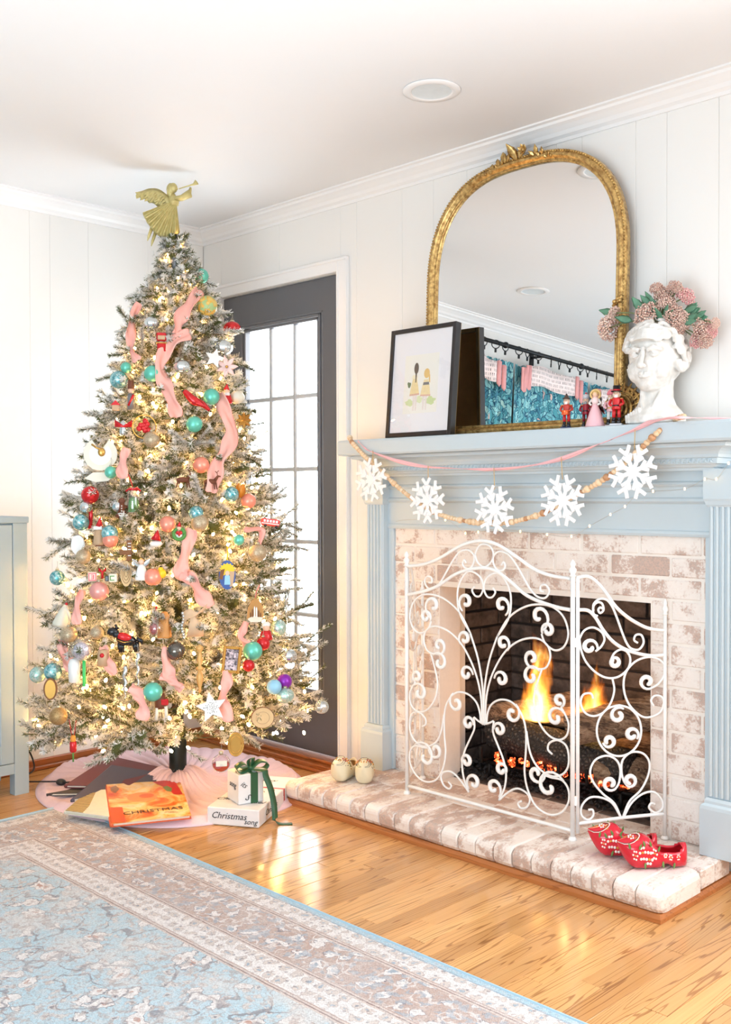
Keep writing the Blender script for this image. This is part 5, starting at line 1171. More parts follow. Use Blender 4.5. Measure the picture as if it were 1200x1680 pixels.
def circ(a, b=None, n=28, cx=0, cz=0): b = b or a; return [(cx+a*math.cos(2*math.pi*i/n), cz+b*math.sin(2*math.pi*i/n)) for i in range(n)]
def P_(t, nm, mat, poly, y0, y1, s_): m = MB(); fl(m, poly, -y1, -y0, s_) if 0 else m.prism([(x*s_, z*s_) for x, z in poly], y0*s_, y1*s_, T=Matrix.Rotation(math.pi/2, 4, 'X')); return m.build(nm, OM[mat] if isinstance(mat, str) else mat, t)
# NB prism is extruded along local z then turned so that +depth points to -y (towards the room)
t, s = orn(165, 745, 'large white paper disc angel with gold face at the left edge', nm='disc_angel', d=.05); P_(t, 'wing_disc', 'cream', [(27*math.cos(a), 27*math.sin(a)) for a in [R(60)-i*R(300)/26 for i in range(27)]]+[(0, 4)], 0, 1.4, s)
P_(t, 'skirt', 'cream', [(-26, -40), (-8, -46), (12, -44), (22, -36), (6, -30), (-12, -30)], 0, 1.2, s); P_(t, 'rays', 'white', [(18*math.cos(a), 18*math.sin(a)) for a in [R(50)-i*R(280)/20 for i in range(21)]]+[(0, 3)], 1.4, 2.2, s); MB().ball((2*s, -4*s, 3*s), 6*s, 12, sc=(1, .5, 1.2)).build('head', OM['gold'], t)
MB().tube([(-14*s, -2*s, 16*s), (-6*s, -3*s, 10*s), (0, -4*s, 8*s)], 1.5*s, 6).build('trumpet', OM['gold'], t); hang(t, 6*s, .06)
t, s = orn(128, 894, 'plain white oval ceramic disc at the left above a champagne ball', nm='oval_disc'); P_(t, 'disc', 'white', circ(11, 16), 0, 2, s); hang(t, 16*s, .05)
def gingerb():
    t, s = orn(200, 834, 'dark brown gingerbread man with white icing buttons', nm='gingerbread_man')
    P = MB(); P.ball((0, 0, 12*s), 5.5*s, 12, sc=(1, .35, 1)); P.tube([(0, 0, 9*s), (0, 0, -4*s)], [4.2*s, 5.5*s], 10, flat=1); P.tube([(-9*s, 0, 0), (0, 0, 4*s), (9*s, 0, 2*s)], 2.6*s, 8); P.tube([(-8*s, 0, -15*s), (-2*s, 0, -5*s)], 3.4*s, 8); P.tube([(8*s, 0, -15*s), (2*s, 0, -5*s)], 3.4*s, 8); P.build('body', OM['ginger'], t)
    MB().ball((0, -5.4*s, 4*s), 1.1*s, 6).ball((0, -5.8*s, 0), 1.1*s, 6).ball((0, -5.6*s, -4*s), 1.1*s, 6).build('buttons', OM['white'], t); MB().tube([(-6*s, -3*s, -9*s), (-2*s, -5*s, -8*s), (2*s, -5*s, -8*s), (6*s, -3*s, -9*s)], .9*s, 6).build('icing', OM['white'], t); hang(t, 17*s)
gingerb()
t, s = orn(219, 820, 'clear glass jar ornament filled with moss and tied with a red bow', nm='moss_jar'); MB().lathe([(9*s, -22*s), (10*s, -20*s), (10*s, 12*s), (7*s, 17*s), (7*s, 20*s)], 20, caps=False).build('jar', OM['clear'], t)
MB().lathe([(8.6*s, -20*s), (9*s, -18*s), (8*s, -2*s), (5*s, 3*s), (0, 5*s)], 16, lobes=5, amp=.08).build('moss', OM['green'], t); MB().lathe([(7.6*s, 15*s), (8*s, 17*s), (7.6*s, 19*s)], 16).tube([(-12*s, -7*s, 14*s), (-5*s, -8*s, 19*s), (0, -8*s, 17*s), (6*s, -8*s, 20*s), (12*s, -7*s, 14*s)], 1.6*s, 6).tube([(0, 0, 18*s), (-5*s, 0, 34*s), (-8*s, 0, 42*s)], .9*s, 5).build('red_bow', OM['red'], t)
t, s = orn(211, 904, 'brown wooden T shaped sign ornament in the left middle', nm='wooden_sign'); MB().box(-3*s, 5*s, -2*s, 1*s, -16*s, 18*s, 0, .6*s).box(-14*s, 5*s, -3*s, 0, -6*s, 2*s, 0, .6*s).build('sign_post', OM['brown'], t); m = MB()
for k in range(5): m.box(-1*s, 4*s, -2.6*s, -1.8*s, (12-5*k)*s, (13.2-5*k)*s)
m.build('white_lettering', OM['white'], t)
t, s = orn(104, 1010, 'cream knitted bell shaped ornament with a red bead on top at far left', nm='cloth_bell'); MB().lathe([(13*s, -18*s), (14*s, -14*s), (10*s, 0), (7*s, 10*s), (4*s, 17*s), (0, 19*s)], 18, T=Matrix.Rotation(R(14), 4, 'Y'), lobes=4, amp=.04).build('bell', OM['cream'], t); MB().ball((5*s, 0, 19*s), 2.6*s, 8).build('red_bead', OM['red'], t); MB().tube([(3*s, -3*s, 14*s), (9*s, -4*s, 4*s), (12*s, -3*s, -6*s)], 3*s, 8).build('flap', OM['cream'], t)
t, s = orn(203, 1048, 'black dog ornament wearing a red saddle blanket', nm='dog_ornament'); m = MB(); m.ball((4*s, 0, -2*s), 17*s, 16, sc=(1, .42, .6), rot=Matrix.Rotation(R(14), 3, 'Y')); m.ball((-17*s, 0, 12*s), 8.5*s, 12, sc=(1.15, .8, .85)); m.tube([(-8*s, 0, 4*s), (-15*s, 0, 11*s)], 6.5*s, 10)
m.tube([(-10*s, 0, 16*s), (-13*s, 0, 24*s)], [4*s, 1.2*s], 7); m.tube([(-26*s, 0, 11*s), (-20*s, 0, 11*s)], [3.4*s, 5*s], 8)
for x in (-7, -3, 17, 21): m.tube([(x*s, (x % 2-.5)*6*s, -6*s), ((x+1)*s, (x % 2-.5)*6*s, -23*s)], [4*s, 2.8*s], 8)
m.tube([(20*s, 0, 0), (28*s, 0, -4*s), (31*s, 0, -10*s)], [4*s, 3.4*s, 2*s], 8); m.build('dog_body', OM['black'], t); MB().ball((1*s, -1*s, 3*s), 14*s, 14, sc=(1, .62, .5), rot=Matrix.Rotation(R(16), 3, 'Y')).build('saddle_blanket', OM['red'], t); MB().tube([(-12*s, -5*s, 0), (0, -8*s, -5*s), (12*s, -6*s, -4*s)], .8*s, 5).build('trim_braid', OM['gold'], t)
t, s = orn(135, 1066, 'clear glitter filled globe on a bright green stick', nm='lollipop_ornament', d=.02); MB().ball((0, 0, 0), 19*s, 24).build('globe', OM['clear'], t); MB().ball((0, 0, -2*s), 15*s, 16, bump=lambda v: 1+.05*math.sin(9*v.x)*math.sin(8*v.z)).build('glitter_fill', sparkle('iridescent_flakes', (190, 180, 196), (246, 240, 246), 260, .4, .3), t); MB().tube([(3*s, -2*s, -18*s), (3*s, -2*s, -60*s)], 2.8*s, 10).build('stick', OM['lime'], t)
t, s = orn(122, 1100, 'white ceramic cup shaped ornament behind the green stick', nm='ceramic_cup'); MB().lathe([(6*s, -20*s), (9*s, -18*s), (10*s, 10*s), (7*s, 18*s), (2*s, 20*s)], 18).build('cup', OM['white'], t)
t, s = orn(207, 941, 'tall oval wooden slice ornament with engraved rings in the left middle', nm='wood_slice'); P_(t, 'slice', 'wood', circ(9, 21), 0, 3, s); 
for q in (.75, .5, .25): MB().tube([(9*q*s*math.cos(a*math.pi/12), -3.1*s, 21*q*s*math.sin(a*math.pi/12)) for a in range(25)], .35*s, 4).build('ring', OM['brown'], t)
t, s = orn(83, 1130, 'dark rimmed wooden coin ornament at the lower left edge', nm='wood_slice'); P_(t, 'slice', 'brown', circ(11, 18), 0, 4, s); P_(t, 'face', 'gold', circ(8.5, 15.5), 4, 4.6, s)
t, s = orn(431, 1177, 'round pale wood slice with bark edge at the lower right', nm='wood_slice', k=1.0); P_(t, 'bark', 'brown', circ(19, 17.5), -1, 3.4, s); P_(t, 'slice', 'wood', circ(18, 16.5), 3.4, 4, s); MB().tube([(11*s*math.cos(a*math.pi/12), -4.2*s, 10*s*math.sin(a*math.pi/12)) for a in range(25)], .4*s, 4).build('ring', OM['tan'], t); hang(t, 17*s)
t, s = orn(387, 1221, 'golden oval medal ornament hanging lowest at the right', nm='gold_medal', d=.01); P_(t, 'disc', 'gold', circ(13.5, 20), 0, 2, s); MB().tube([(9*s*math.cos(a*math.pi/12), -2.2*s, 14*s*math.sin(a*math.pi/12)) for a in range(25)], .8*s, 5).tube([(12.6*s*math.cos(a*math.pi/12), -2.2*s, 19*s*math.sin(a*math.pi/12)) for a in range(25)], .8*s, 5).build('relief_rings', OM['gold'], t); hang(t, 20*s)
t, s = orn(363, 1252, 'glass ball with red liquid and a label hanging at the very bottom', nm='snow_globe'); MB().ball((0, 0, 0), 15*s, 20).build('globe', OM['clear'], t); MB().lathe([(1*s, -14*s), (9*s, -11*s), (13.5*s, -5*s), (13.8*s, 0), (0, .5*s)], 20).build('red_fill', OM['red'], t); MB().box(-9*s, 9*s, -14.5*s, -12.6*s, -2*s, 7*s, 0, .5*s).build('label', OM['cream'], t); MB().lathe([(3*s, 14*s), (3.6*s, 19*s), (2*s, 20*s)], 10).build('cap', capm, t); hang(t, 20*s)
def star(n, r1, r2, ph=math.pi/2): return [((r1 if i % 2 == 0 else r2)*math.cos(ph+i*math.pi/n), (r1 if i % 2 == 0 else r2)*math.sin(ph+i*math.pi/n)) for i in range(2*n)]
t, s = orn(347, 1160, 'large white perforated star ornament low in the middle', nm='star_ornament', d=.015); P_(t, 'star', 'white', star(5, 26, 12, 1.75), 0, 3, s); m = MB(); rr = random.Random(1)
for k in range(46):
    a, q = rr.uniform(0, 6.28), rr.uniform(2, 13); m.ball((q*s*math.cos(a), -3.1*s, q*s*math.sin(a)), .7*s, 5)
m.build('punched_holes', OM['grey'], t, kind='stuff'); hang(t, 25*s)
t, s = orn(352, 588, 'plain white star ornament at the upper right of the tree', nm='star_ornament'); P_(t, 'star', 'white', star(5, 17, 8, 1.3), 0, 2.4, s)
t, s = orn(372, 602, 'pale pink poinsettia ornament at the right below the pearly ball', nm='flower_ornament'); m = MB()
for k in range(7): leaf3(m, (0, 0, 0), (math.cos(k*.9), -.3, math.sin(k*.9)), (0, -1, 0), 20*s, 9*s, 1.2*s, .3)
m.build('petals', pm('pale_pink_petal', (246, 214, 208), .7), t); MB().ball((0, -3*s, 0), 2.6*s, 8).build('flower_centre', OM['gold'], t)
t, s = orn(400, 690, 'gold foil flower ornament on the right against the door glass', nm='flower_ornament'); m = MB()
for k in range(8): leaf3(m, (0, 0, 0), (math.cos(k*.79), -.4, math.sin(k*.79)), (0, -1, 0), 15*s, 8*s, 1.2*s, .4)
m.build('petals', OM['gold'], t)
t, s = orn(380, 1082, 'small gold picture frame ornament low on the right', nm='frame_ornament', d=.015); m = MB(); w, h = 15*s, 22*s; T = Matrix.Rotation(R(6), 4, 'Y')
m.box(-w, -w*.68, -4*s, 0, -h, h, 0, s, T=T).box(w*.68, w, -4*s, 0, -h, h, 0, s, T=T).box(-w*.68, w*.68, -4*s, 0, h*.78, h, 0, s, T=T).box(-w*.68, w*.68, -4*s, 0, -h, -h*.78, 0, s, T=T).build('gold_frame', OM['gold'], t); MB().box(-w*.68, w*.68, -1.5*s, 0, -h*.78, h*.78, T=T).build('picture', sparkle('tiny_photo_print', (60, 50, 60), (230, 210, 214), 160, 0, .5), t); hang(t, h)
t, s = orn(328, 1095, 'long turned golden wood icicle ornament in the lower middle', nm='wooden_icicle', d=.01); MB().lathe([(.5*s, -42*s), (3*s, -38*s), (2*s, -34*s), (5*s, -24*s), (5.5*s, -14*s), (2.4*s, -6*s), (6*s, -3*s), (6*s, 0), (2.4*s, 3*s), (5*s, 12*s), (3*s, 22*s), (2*s, 25*s), (6*s, 30*s), (6*s, 34*s), (1*s, 38*s)], 16).build('spindle', shiny('turned_golden_wood', (212, 164, 96), .4, .2), t)
t, s = orn(373, 943, 'painted blue oval nativity ornament with a yellow halo', nm='nativity_ornament', d=.01); P_(t, 'plaque', 'blue', circ(13.5, 24), 0, 2, s); P_(t, 'sunburst', 'yellow', [(x*1.25, z+9) for x, z in star(14, 11, 8.5)], 2, 2.6, s); P_(t, 'stable', 'brown', [(-11, 8), (-13, -6), (-8, -8), (-4, 10)], 2.6, 3.0, s); P_(t, 'stable', 'tan', [(4, 6), (12, 5), (9, -18), (4, -20)], 2.6, 3., s); P_(t, 'robe', 'lblue', [(-5, -16), (5, -16), (4, -2), (0, 3), (-4, -2)], 3, 3.5, s); P_(t, 'face', 'flesh', circ(3.4, 4, 14, 0, 3), 3.2, 3.8, s); hang(t, 24*s, .05, .0022, OM['yellow'])
t, s = orn(419, 1001, 'brown wooden tag ornament with a painted skyline on the right', nm='wooden_tag', d=.01); P_(t, 'tag', pm('amber_wood', (182, 132, 70), .6, var=.1), [(-14, -14), (-12, 4), (-6, 16), (0, 20), (7, 16), (13, 5), (14, -14), (8, -20), (-8, -20)], 0, 2, s); P_(t, 'snow_band', 'cream', [(-13, -14), (-4, -9), (4, -11), (13, -12), (8, -19.5), (-8, -19.5)], 2, 2.5, s)
for k, h in enumerate((6, 11, 15, 14, 9, 5)): P_(t, 'spire', 'white' if k in (2, 3) else 'brown', [(-9+3.3*k, -11), (-6.8+3.3*k, -11), (-6.8+3.3*k, -11+h), (-7.9+3.3*k, -8+h), (-9+3.3*k, -11+h)], 2.5, 3, s)
MB().tube([(0, 0, 19*s), (2*s, 0, 30*s), (8*s, 2*s, 42*s)], 1.1*s, 5).build('cord_loop', pm('red_white_twine', (206, 130, 120), .8), t)
t, s = orn(256, 1031, 'clear ball half filled with red beads on a red ribbon', nm='filled_ball', d=.01); MB().ball((0, 0, 0), 14*s, 20).build('globe', OM['clear'], t); MB().ball((-4*s, 0, 0), 9.5*s, 14, sc=(.7, .9, 1.1), bump=lambda v: 1+.06*math.sin(20*v.z)*math.sin(17*v.x)).build('red_beads', sparkle('dark_red_beads', (120, 20, 30), (200, 90, 90), 300, .2, .4), t); MB().tube([(0, 0, 14*s), (-1*s, 0, 24*s), (1*s, 0, 36*s)], 1.6*s, 5).build('red_ribbon', OM['red'], t)
t, s = orn(294, 873, 'elf in a green wreath holding a red heart in mid tree', nm='elf_ornament', d=.015); MB().tube([(9*s*math.cos(a*math.pi/8), -2*s, -3*s+9*s*math.sin(a*math.pi/8)) for a in range(17)], 3*s, 7).build('wreath', OM['green'], t); MB().ball((0, -3*s, 7*s), 4*s, 10).build('head', OM['flesh'], t); MB().tube([(0, -3*s, 9*s), (1*s, -3*s, 17*s)], [4*s, .6*s], 8).build('hat', OM['red'], t)
MB().ball((-2.4*s, -5*s, -1*s), 3.2*s, 8, sc=(1, .6, 1)).ball((2.4*s, -5*s, -1*s), 3.2*s, 8, sc=(1, .6, 1)).tube([(0, -5*s, -1*s), (0, -5*s, -7*s)], [4*s, .5*s], 8).build('heart', OM['red'], t); MB().ball((0, -1*s, -4*s), 6*s, 10, sc=(1, .5, 1)).build('belly', OM['white'], t)
t, s = orn(265, 562, 'red soldier shaped ornament left of the upper pink ribbon', nm='soldier_ornament', d=.01); MB().box(-8*s, 8*s, -5*s, 5*s, 2*s, 16*s, 0, 2*s).box(-7*s, 7*s, -4*s, 4*s, -16*s, 0, 0, 2*s).build('body', OM['red'], t); MB().box(-6*s, 6*s, -6*s, -4.6*s, 4*s, 11*s, 0, s).build('face', OM['tan'], t); MB().box(-9*s, 9*s, -5.6*s, 5.6*s, -2*s, 0, 0, .5*s).build('belt', OM['gold'], t)
t, s = orn(237, 700, 'gold hoop ornament with a shiny red cluster inside', nm='hoop_ornament', d=.01); MB().tube([(19*s*math.cos(a*math.pi/14), 0, 19*s*math.sin(a*math.pi/14)) for a in range(29)], 1.2*s, 6).build('hoop', OM['gold'], t)
m = MB()
for k in range(9): m.ball((9*s*math.cos(k*.7)*(k % 3+1)/3, -2*s, 9*s*math.sin(k*.7)*(k % 3+1)/3), 5*s, 8)
m.build('red_cluster', OM['red'], t); hang(t, 19*s)
t, s = orn(203, 703, 'silver lantern ornament with a red bow at the left', nm='lantern_ornament'); MB().lathe([(6*s, -11*s), (7*s, -8*s), (7*s, 7*s), (3*s, 12*s), (1*s, 14*s)], 8).build('lantern', OM['silver'], t); MB().ribbon([(-14*s, -5*s, 8*s), (0, -7*s, 3*s), (14*s, -5*s, 8*s)], [(0, 0, 6*s), (0, 0, 1.6*s), (0, 0, 6*s)], s).build('bow', OM['red'], t)
t, s = orn(322, 655, 'bright red cardinal ornament swooping left of a mint ball', nm='cardinal_ornament', d=.012); MB().tube(spl([(-20*s, 0, 14*s), (-14*s, 0, 8*s), (-4*s, 0, -2*s), (10*s, 0, -8*s), (22*s, 0, -18*s)], 4), [2*s]+[lerp(4*s, 7.5*s, i/7) for i in range(8)]+[lerp(7.5*s, 2.4*s, i/7) for i in range(8)], 10).build('body', OM['red'], t); leaf_ = MB(); leaf3(leaf_, (-6*s, -5*s, 0), (1, 0, -.6), (0, -1, 0), 24*s, 9*s, 1.5*s, .2); leaf_.build('wing', OM['red'], t); MB().tube([(-20*s, -1*s, 14*s), (-25*s, -1*s, 13*s)], [2.4*s, .3*s], 6).build('beak', OM['black'], t)
t, s = orn(372, 648, 'red and white santa ornament right of a mint ball', nm='santa_ornament'); MB().lathe([(9*s, -14*s), (10*s, -10*s), (6*s, 2*s), (4*s, 4*s)], 14).tube([(0, 0, 8*s), (1*s, 0, 18*s)], [5.6*s, .8*s], 10).build('suit', OM['red'], t); MB().ball((0, -2*s, 5*s), 5*s, 10).build('face', OM['flesh'], t); MB().ball((0, -4*s, 0), 5.4*s, 10, sc=(1, .6, 1.1)).build('beard', OM['white'], t)
t, s = orn(437, 1040, 'gnome ornament in a red plaid coat near the door', nm='gnome_ornament'); MB().lathe([(10*s, -10*s), (11*s, -7*s), (8*s, 4*s), (4*s, 7*s)], 14).build('coat', OM['red'], t); MB().ball((0, -2*s, 10*s), 6*s, 10).build('face', OM['flesh'], t); MB().ball((0, 1*s, 15*s), 7.5*s, 10, sc=(1, 1, .7)).build('hat', OM['white'], t)
t, s = orn(444, 857, 'small red bus ornament hanging in front of the door glass', nm='bus_ornament'); MB().box(-16*s, 15*s, -6*s, 6*s, -6*s, 6*s, 0, 2.5*s, T=Matrix.Rotation(R(8), 4, 'Y')).build('bus_body', pm('coral_red_enamel', (224, 76, 72), .3), t); m = MB()
for k in range(5): m.box((-12+5*k)*s, (-8.6+5*k)*s, -6.6*s, -5.6*s, 0, 4*s, T=Matrix.Rotation(R(8), 4, 'Y'))
m.box(-15*s, 14*s, -6.7*s, -5.6*s, -3*s, -1.4*s, T=Matrix.Rotation(R(8), 4, 'Y')); m.build('windows', OM['white'], t); MB().ball((-9*s, -5*s, -5*s), 2.6*s, 8, sc=(1, .4, 1)).ball((9*s, -5*s, -8*s), 2.6*s, 8, sc=(1, .4, 1)).build('wheels', OM['black'], t); hang(t, 6*s, .05)
t, s = orn(152, 946, 'red lettered alphabet cube ornament above the pink ball', nm='letter_cube'); MB().box(-7.5*s, 7.5*s, -6*s, 6*s, -8*s, 8*s, 0, 1.4*s).build('cube', OM['cream'], t); m = MB()
for a, b, c, d in ((-6, -4.6, -6.4, 6.4), (4.6, 6, -6.4, 6.4)): m.box(a*s, b*s, -6.5*s, -5.9*s, c*s, d*s)
m.box(-4.6*s, 4.6*s, -6.5*s, -5.9*s, 5*s, 6.4*s).box(-4.6*s, 4.6*s, -6.5*s, -5.9*s, -6.4*s, -5*s); m.box(-2.4*s, 2.4*s, -6.6*s, -5.9*s, 2.4*s, 3.6*s).box(1.2*s, 2.6*s, -6.6*s, -5.9*s, -3.6*s, 3.2*s).box(-2.2*s, 2.2*s, -6.6*s, -5.9*s, -.6*s, .6*s).box(-2.4*s, 2.4*s, -6.6*s, -5.9*s, -3.8*s, -2.6*s); m.build('red_lettering', OM['red'], t)
t, s = orn(186, 948, 'pale green alphabet cube ornament left of the tall wood slice', nm='letter_cube'); MB().box(-7*s, 7*s, -6*s, 6*s, -7*s, 7*s, 0, 1.4*s).build('cube', OM['cream'], t); MB().box(-5*s, -3.6*s, -6.5*s, -5.9*s, -4*s, 4*s).box(-3.6*s, 2*s, -6.5*s, -5.9*s, 2.6*s, 4*s).box(-3.6*s, 2*s, -6.5*s, -5.9*s, -4*s, -2.6*s).build('green_lettering', OM['green'], t); MB().box(-13*s, -7*s, -6*s, 4*s, -5*s, 4*s, 0, s).build('black_block', OM['black'], t)
t, s = orn(168, 939, 'small red velvet bow above the pink ball', nm='bow_ornament'); MB().ribbon([(-6*s, 0, 5*s), (0, -1*s, 1*s), (6*s, 0, 5*s)], [(0, 0, 3.4*s), (0, 0, 1*s), (0, 0, 3.4*s)], s).tube([(0, 0, 2*s), (0, 0, -10*s)], 2*s, 6).build('bow', OM['red'], t)
t, s = orn(266, 941, 'tiny yellow chick ornament by the coral ball', nm='chick_ornament'); MB().ball((0, 0, 0), 7*s, 12, sc=(1, 1, 1.15)).ball((-2*s, -1*s, 7*s), 4.4*s, 10).build('chick_body', OM['yellow'], t); MB().ball((-2*s, -1*s, 10.6*s), 2.4*s, 6).build('dark_tuft', OM['black'], t)
t, s = orn(232, 932, 'white and silver angel ornament left of the coral ball', nm='angel_ornament', d=.01); MB().lathe([(10*s, -20*s), (11*s, -17*s), (7*s, 0), (4*s, 6*s)], 14, lobes=5, amp=.06).build('robe', OM['white'], t); MB().ball((0, 0, 10*s), 5*s, 10).build('head', OM['flesh'], t); m = MB(); leaf3(m, (3*s, 2*s, 2*s), (.7, 0, .8), (0, -1, 0), 18*s, 10*s, 1.2*s, .2); leaf3(m, (-3*s, 2*s, 2*s), (-.7, 0, .8), (0, -1, 0), 18*s, 10*s, 1.2*s, .2); m.build('wings', OM['silver'], t); MB().tube([(-5*s, 0, 11*s), (0, 2*s, 16*s), (5*s, 0, 11*s)], 2.4*s, 6).build('gold_hair', OM['gold'], t)
t, s = orn(120, 1222, 'red hanging light shaped ornament on red strings at the lower left', nm='red_dangler', k=.98); MB().lathe([(4*s, -12*s), (5.6*s, -10*s), (5.6*s, 4*s), (4*s, 6*s)], 10).build('red_drum', OM['red'], t); MB().lathe([(4*s, 5*s), (4.4*s, 7*s), (4*s, 14*s), (2*s, 16*s)], 10).build('orange_top', OM['orange'], t); MB().tube([(0, 0, -12*s), (0, 0, -28*s)], 1.3*s, 6).build('wick', OM['green'], t); MB().tube([(-2*s, 0, 15*s), (-6*s, 0, 42*s)], .7*s, 5).tube([(2*s, 0, 15*s), (5*s, 0, 40*s)], .7*s, 5).build('red_strings', OM['red'], t)
t, s = orn(163, 872, 'gnome ornament with a red pointed hat and white cap brim at left', nm='gnome_ornament'); MB().lathe([(10*s, -22*s), (10*s, -18*s), (8*s, 0), (5*s, 4*s)], 12).build('body', OM['tan'], t); MB().box(-9*s, 5*s, -6*s, -4.4*s, 3*s, 9*s, 0, s).build('brim', OM['white'], t); MB().tube([(0, 0, 8*s), (2*s, 0, 24*s)], [6.5*s, .7*s], 10).build('hat', OM['red'], t); P_(t, 'boots', 'ginger', [(-8, -24), (10, -24), (10, -12), (4, -16), (-2, -20)], 5, 7, s)
t, s = orn(256, 882, 'red hatted felt elf ornament below the coral ball', nm='elf_ornament'); MB().tube([(0, 0, -4*s), (3*s, 0, 12*s)], [9*s, .8*s], 10).build('hat', OM['red'], t); MB().ball((0, 0, -10*s), 9*s, 12, sc=(1.2, .7, .6)).build('beard', OM['white'], t)
t, s = orn(215, 650, 'dark nutcracker soldier ornament at the left with a red sash', nm='nutcracker_ornament'); MB().tube([(0, 0, -22*s), (0, 0, 4*s)], [6*s, 5.4*s], 10).build('coat', OM['grey'], t); MB().ball((0, 0, 9*s), 5*s, 10).build('head', OM['flesh'], t); MB().tube([(0, 0, 12*s), (0, 0, 26*s)], [5.4*s, 4.6*s], 10).build('hat', OM['ginger'], t); MB().tube([(-4*s, -5*s, -16*s), (4*s, -5*s, 2*s)], 2*s, 6).build('sash', OM['red'], t)
t, s = orn(190, 668, 'tiny gingerbread house ornament at the upper left edge', nm='house_ornament'); MB().box(-6*s, 6*s, -5*s, 5*s, -6*s, 4*s, 0, s).build('walls', OM['tan'], t); m = MB(); m.prism([(-8*s, 3*s), (8*s, 3*s), (0, 11*s)], -6*s, 6*s, T=Matrix.Rotation(math.pi/2, 4, 'X')); m.build('roof', OM['red'], t)
for px, py, lab in ((300, 787, 'brown reindeer silhouette ornament left of the pink ribbon end'), (345, 790, 'brown reindeer silhouette ornament lying over the broad pink ribbon')):
    t, s = orn(px, py, lab, nm='reindeer_ornament', d=.012); m = MB().ball((0, 0, 0), 9*s, 10, sc=(1.2, .35, .5)); m.tube([(8*s, 0, 2*s), (13*s, 0, 9*s), (17*s, 0, 8*s)], [3*s, 2*s, 1.2*s], 7)
    for x in (-8, -5, 6, 9): m.tube([(x*s, 0, -2*s), ((x*1.25)*s, 0, -13*s)], [1.6*s, .9*s], 6)
    m.tube([(12*s, 0, 10*s), (11*s, 0, 15*s), (14*s, 0, 18*s)], .7*s, 5).tube([(12*s, 0, 13*s), (8*s, 0, 17*s)], .7*s, 5); m.build('deer', OM['ginger'], t)
t, s = orn(340, 502, 'round green and orange globe ornament high on the right', nm='globe_ornament', d=.01); g_ = NT('map_print'); q = g_.noise(g_.co(), 45, 3); g_.P(Base_Color=g_.ramp(q, [(.44, srgb(166, 190, 128)), (.5, srgb(232, 168, 60)), (.6, srgb(226, 196, 110))], 'LINEAR'), Roughness=.4); MB().ball((0, 0, 0), 17*s, 20).build('globe', g_.mat, t); hang(t, 17*s)
t, s = orn(395, 805, 'orange tulip shaped ornament at the right above a coral ball', nm='tulip_ornament'); m = MB()
for k in range(6): leaf3(m, (0, 0, -12*s), (math.cos(k*1.05)*.45, math.sin(k*1.05)*.45, 1), (-math.cos(k*1.05), -math.sin(k*1.05), .2), 26*s, 14*s, 1.5*s, .15)
m.build('petals', OM['orange'], t)
for px, py, lab in ((205, 1122, 'clear twisted glass icicle low on the left'), (226, 1100, 'clear glass icicle right of the black dog'), (470, 1000, 'thin glass icicle against the lower door glass')):
    t, s = orn(px, py, lab, nm='glass_icicle'); MB().tube([(1.6*s*math.sin(i*.9), 1.6*s*math.cos(i*.9), (28-3*i)*s) for i in range(19)], [lerp(3.6*s, .8*s, i/18) for i in range(19)], 8).build('icicle', OM['silver'], t); hang(t, 28*s)
t, s = orn(262, 1152, 'brown and red puppy ornament hanging behind the low mint ball', nm='puppy_ornament', k=1.02); MB().tube([(0, 0, 14*s), (2*s, 0, -10*s)], [8*s, 10*s], 10).build('body', OM['ginger'], t); MB().box(2*s, 14*s, -9*s, -3*s, -4*s, 6*s, 0, s).build('red_scarf', OM['red'], t); MB().tube([(-4*s, -6*s, -8*s), (-5*s, -6*s, -28*s)], 3*s, 7).tube([(10*s, -6*s, -6*s), (11*s, -6*s, -26*s)], 3*s, 7).build('paws', OM['cream'], t)
t, s = orn(318, 1020, 'linen bow ornament under the end of the pink ribbon', nm='linen_bow', d=.02); lin = pm('linen', (218, 182, 146), .9, var=.1); MB().ribbon([(-18*s, 0, 4*s), (-8*s, -6*s, 14*s), (4*s, -4*s, 12*s), (20*s, -2*s, 24*s)], [(0, 0, 12*s), (2*s, 0, 9*s), (2*s, 0, 3*s), (2*s, 0, 5*s)], s).ribbon([(-2*s, -4*s, 10*s), (4*s, -7*s, -8*s), (2*s, -3*s, -24*s)], [(3*s, 0, 0), (12*s, 0, 0), (14*s, 0, 0)], s).build('bow', lin, t)
t, s = orn(270, 1020, 'amber wooden cowbell ornament beside the red beaded ball', nm='cowbell_ornament'); MB().lathe([(13*s, -26*s), (13*s, -23*s), (9*s, 10*s), (5*s, 16*s), (0, 17*s)], 4, T=Matrix.Rotation(.5, 4, 'Z')).build('bell', pm('amber_leather', (206, 140, 72), .5, var=.12), t)
t, s = orn(300, 1028, 'silver beaded tassel ornament above the dark mercury ball', nm='beaded_tassel', d=.01); m = MB()
for k in range(9): m.ball((2*s*math.sin(k), -1*s, (22-5*k)*s), 3*s, 8)
m.build('beads', OM['silver'], t)
t, s = orn(170, 1076, 'tan puppet ornament with a red nose left of the dog', nm='puppet_ornament'); MB().tube([(0, 0, 10*s), (0, 0, -16*s)], [9*s, 11*s], 12).build('felt_body', OM['tan'], t); MB().ball((-2*s, -9*s, 2*s), 4*s, 8).build('red_nose', OM['red'], t)
t, s = orn(287, 432, 'small silver clip ornament just below the tree top', nm='silver_clip'); MB().tube([(0, 0, 9*s), (0, 0, -9*s)], [4*s, 5.4*s], 8).build('clip', OM['grey'], t)

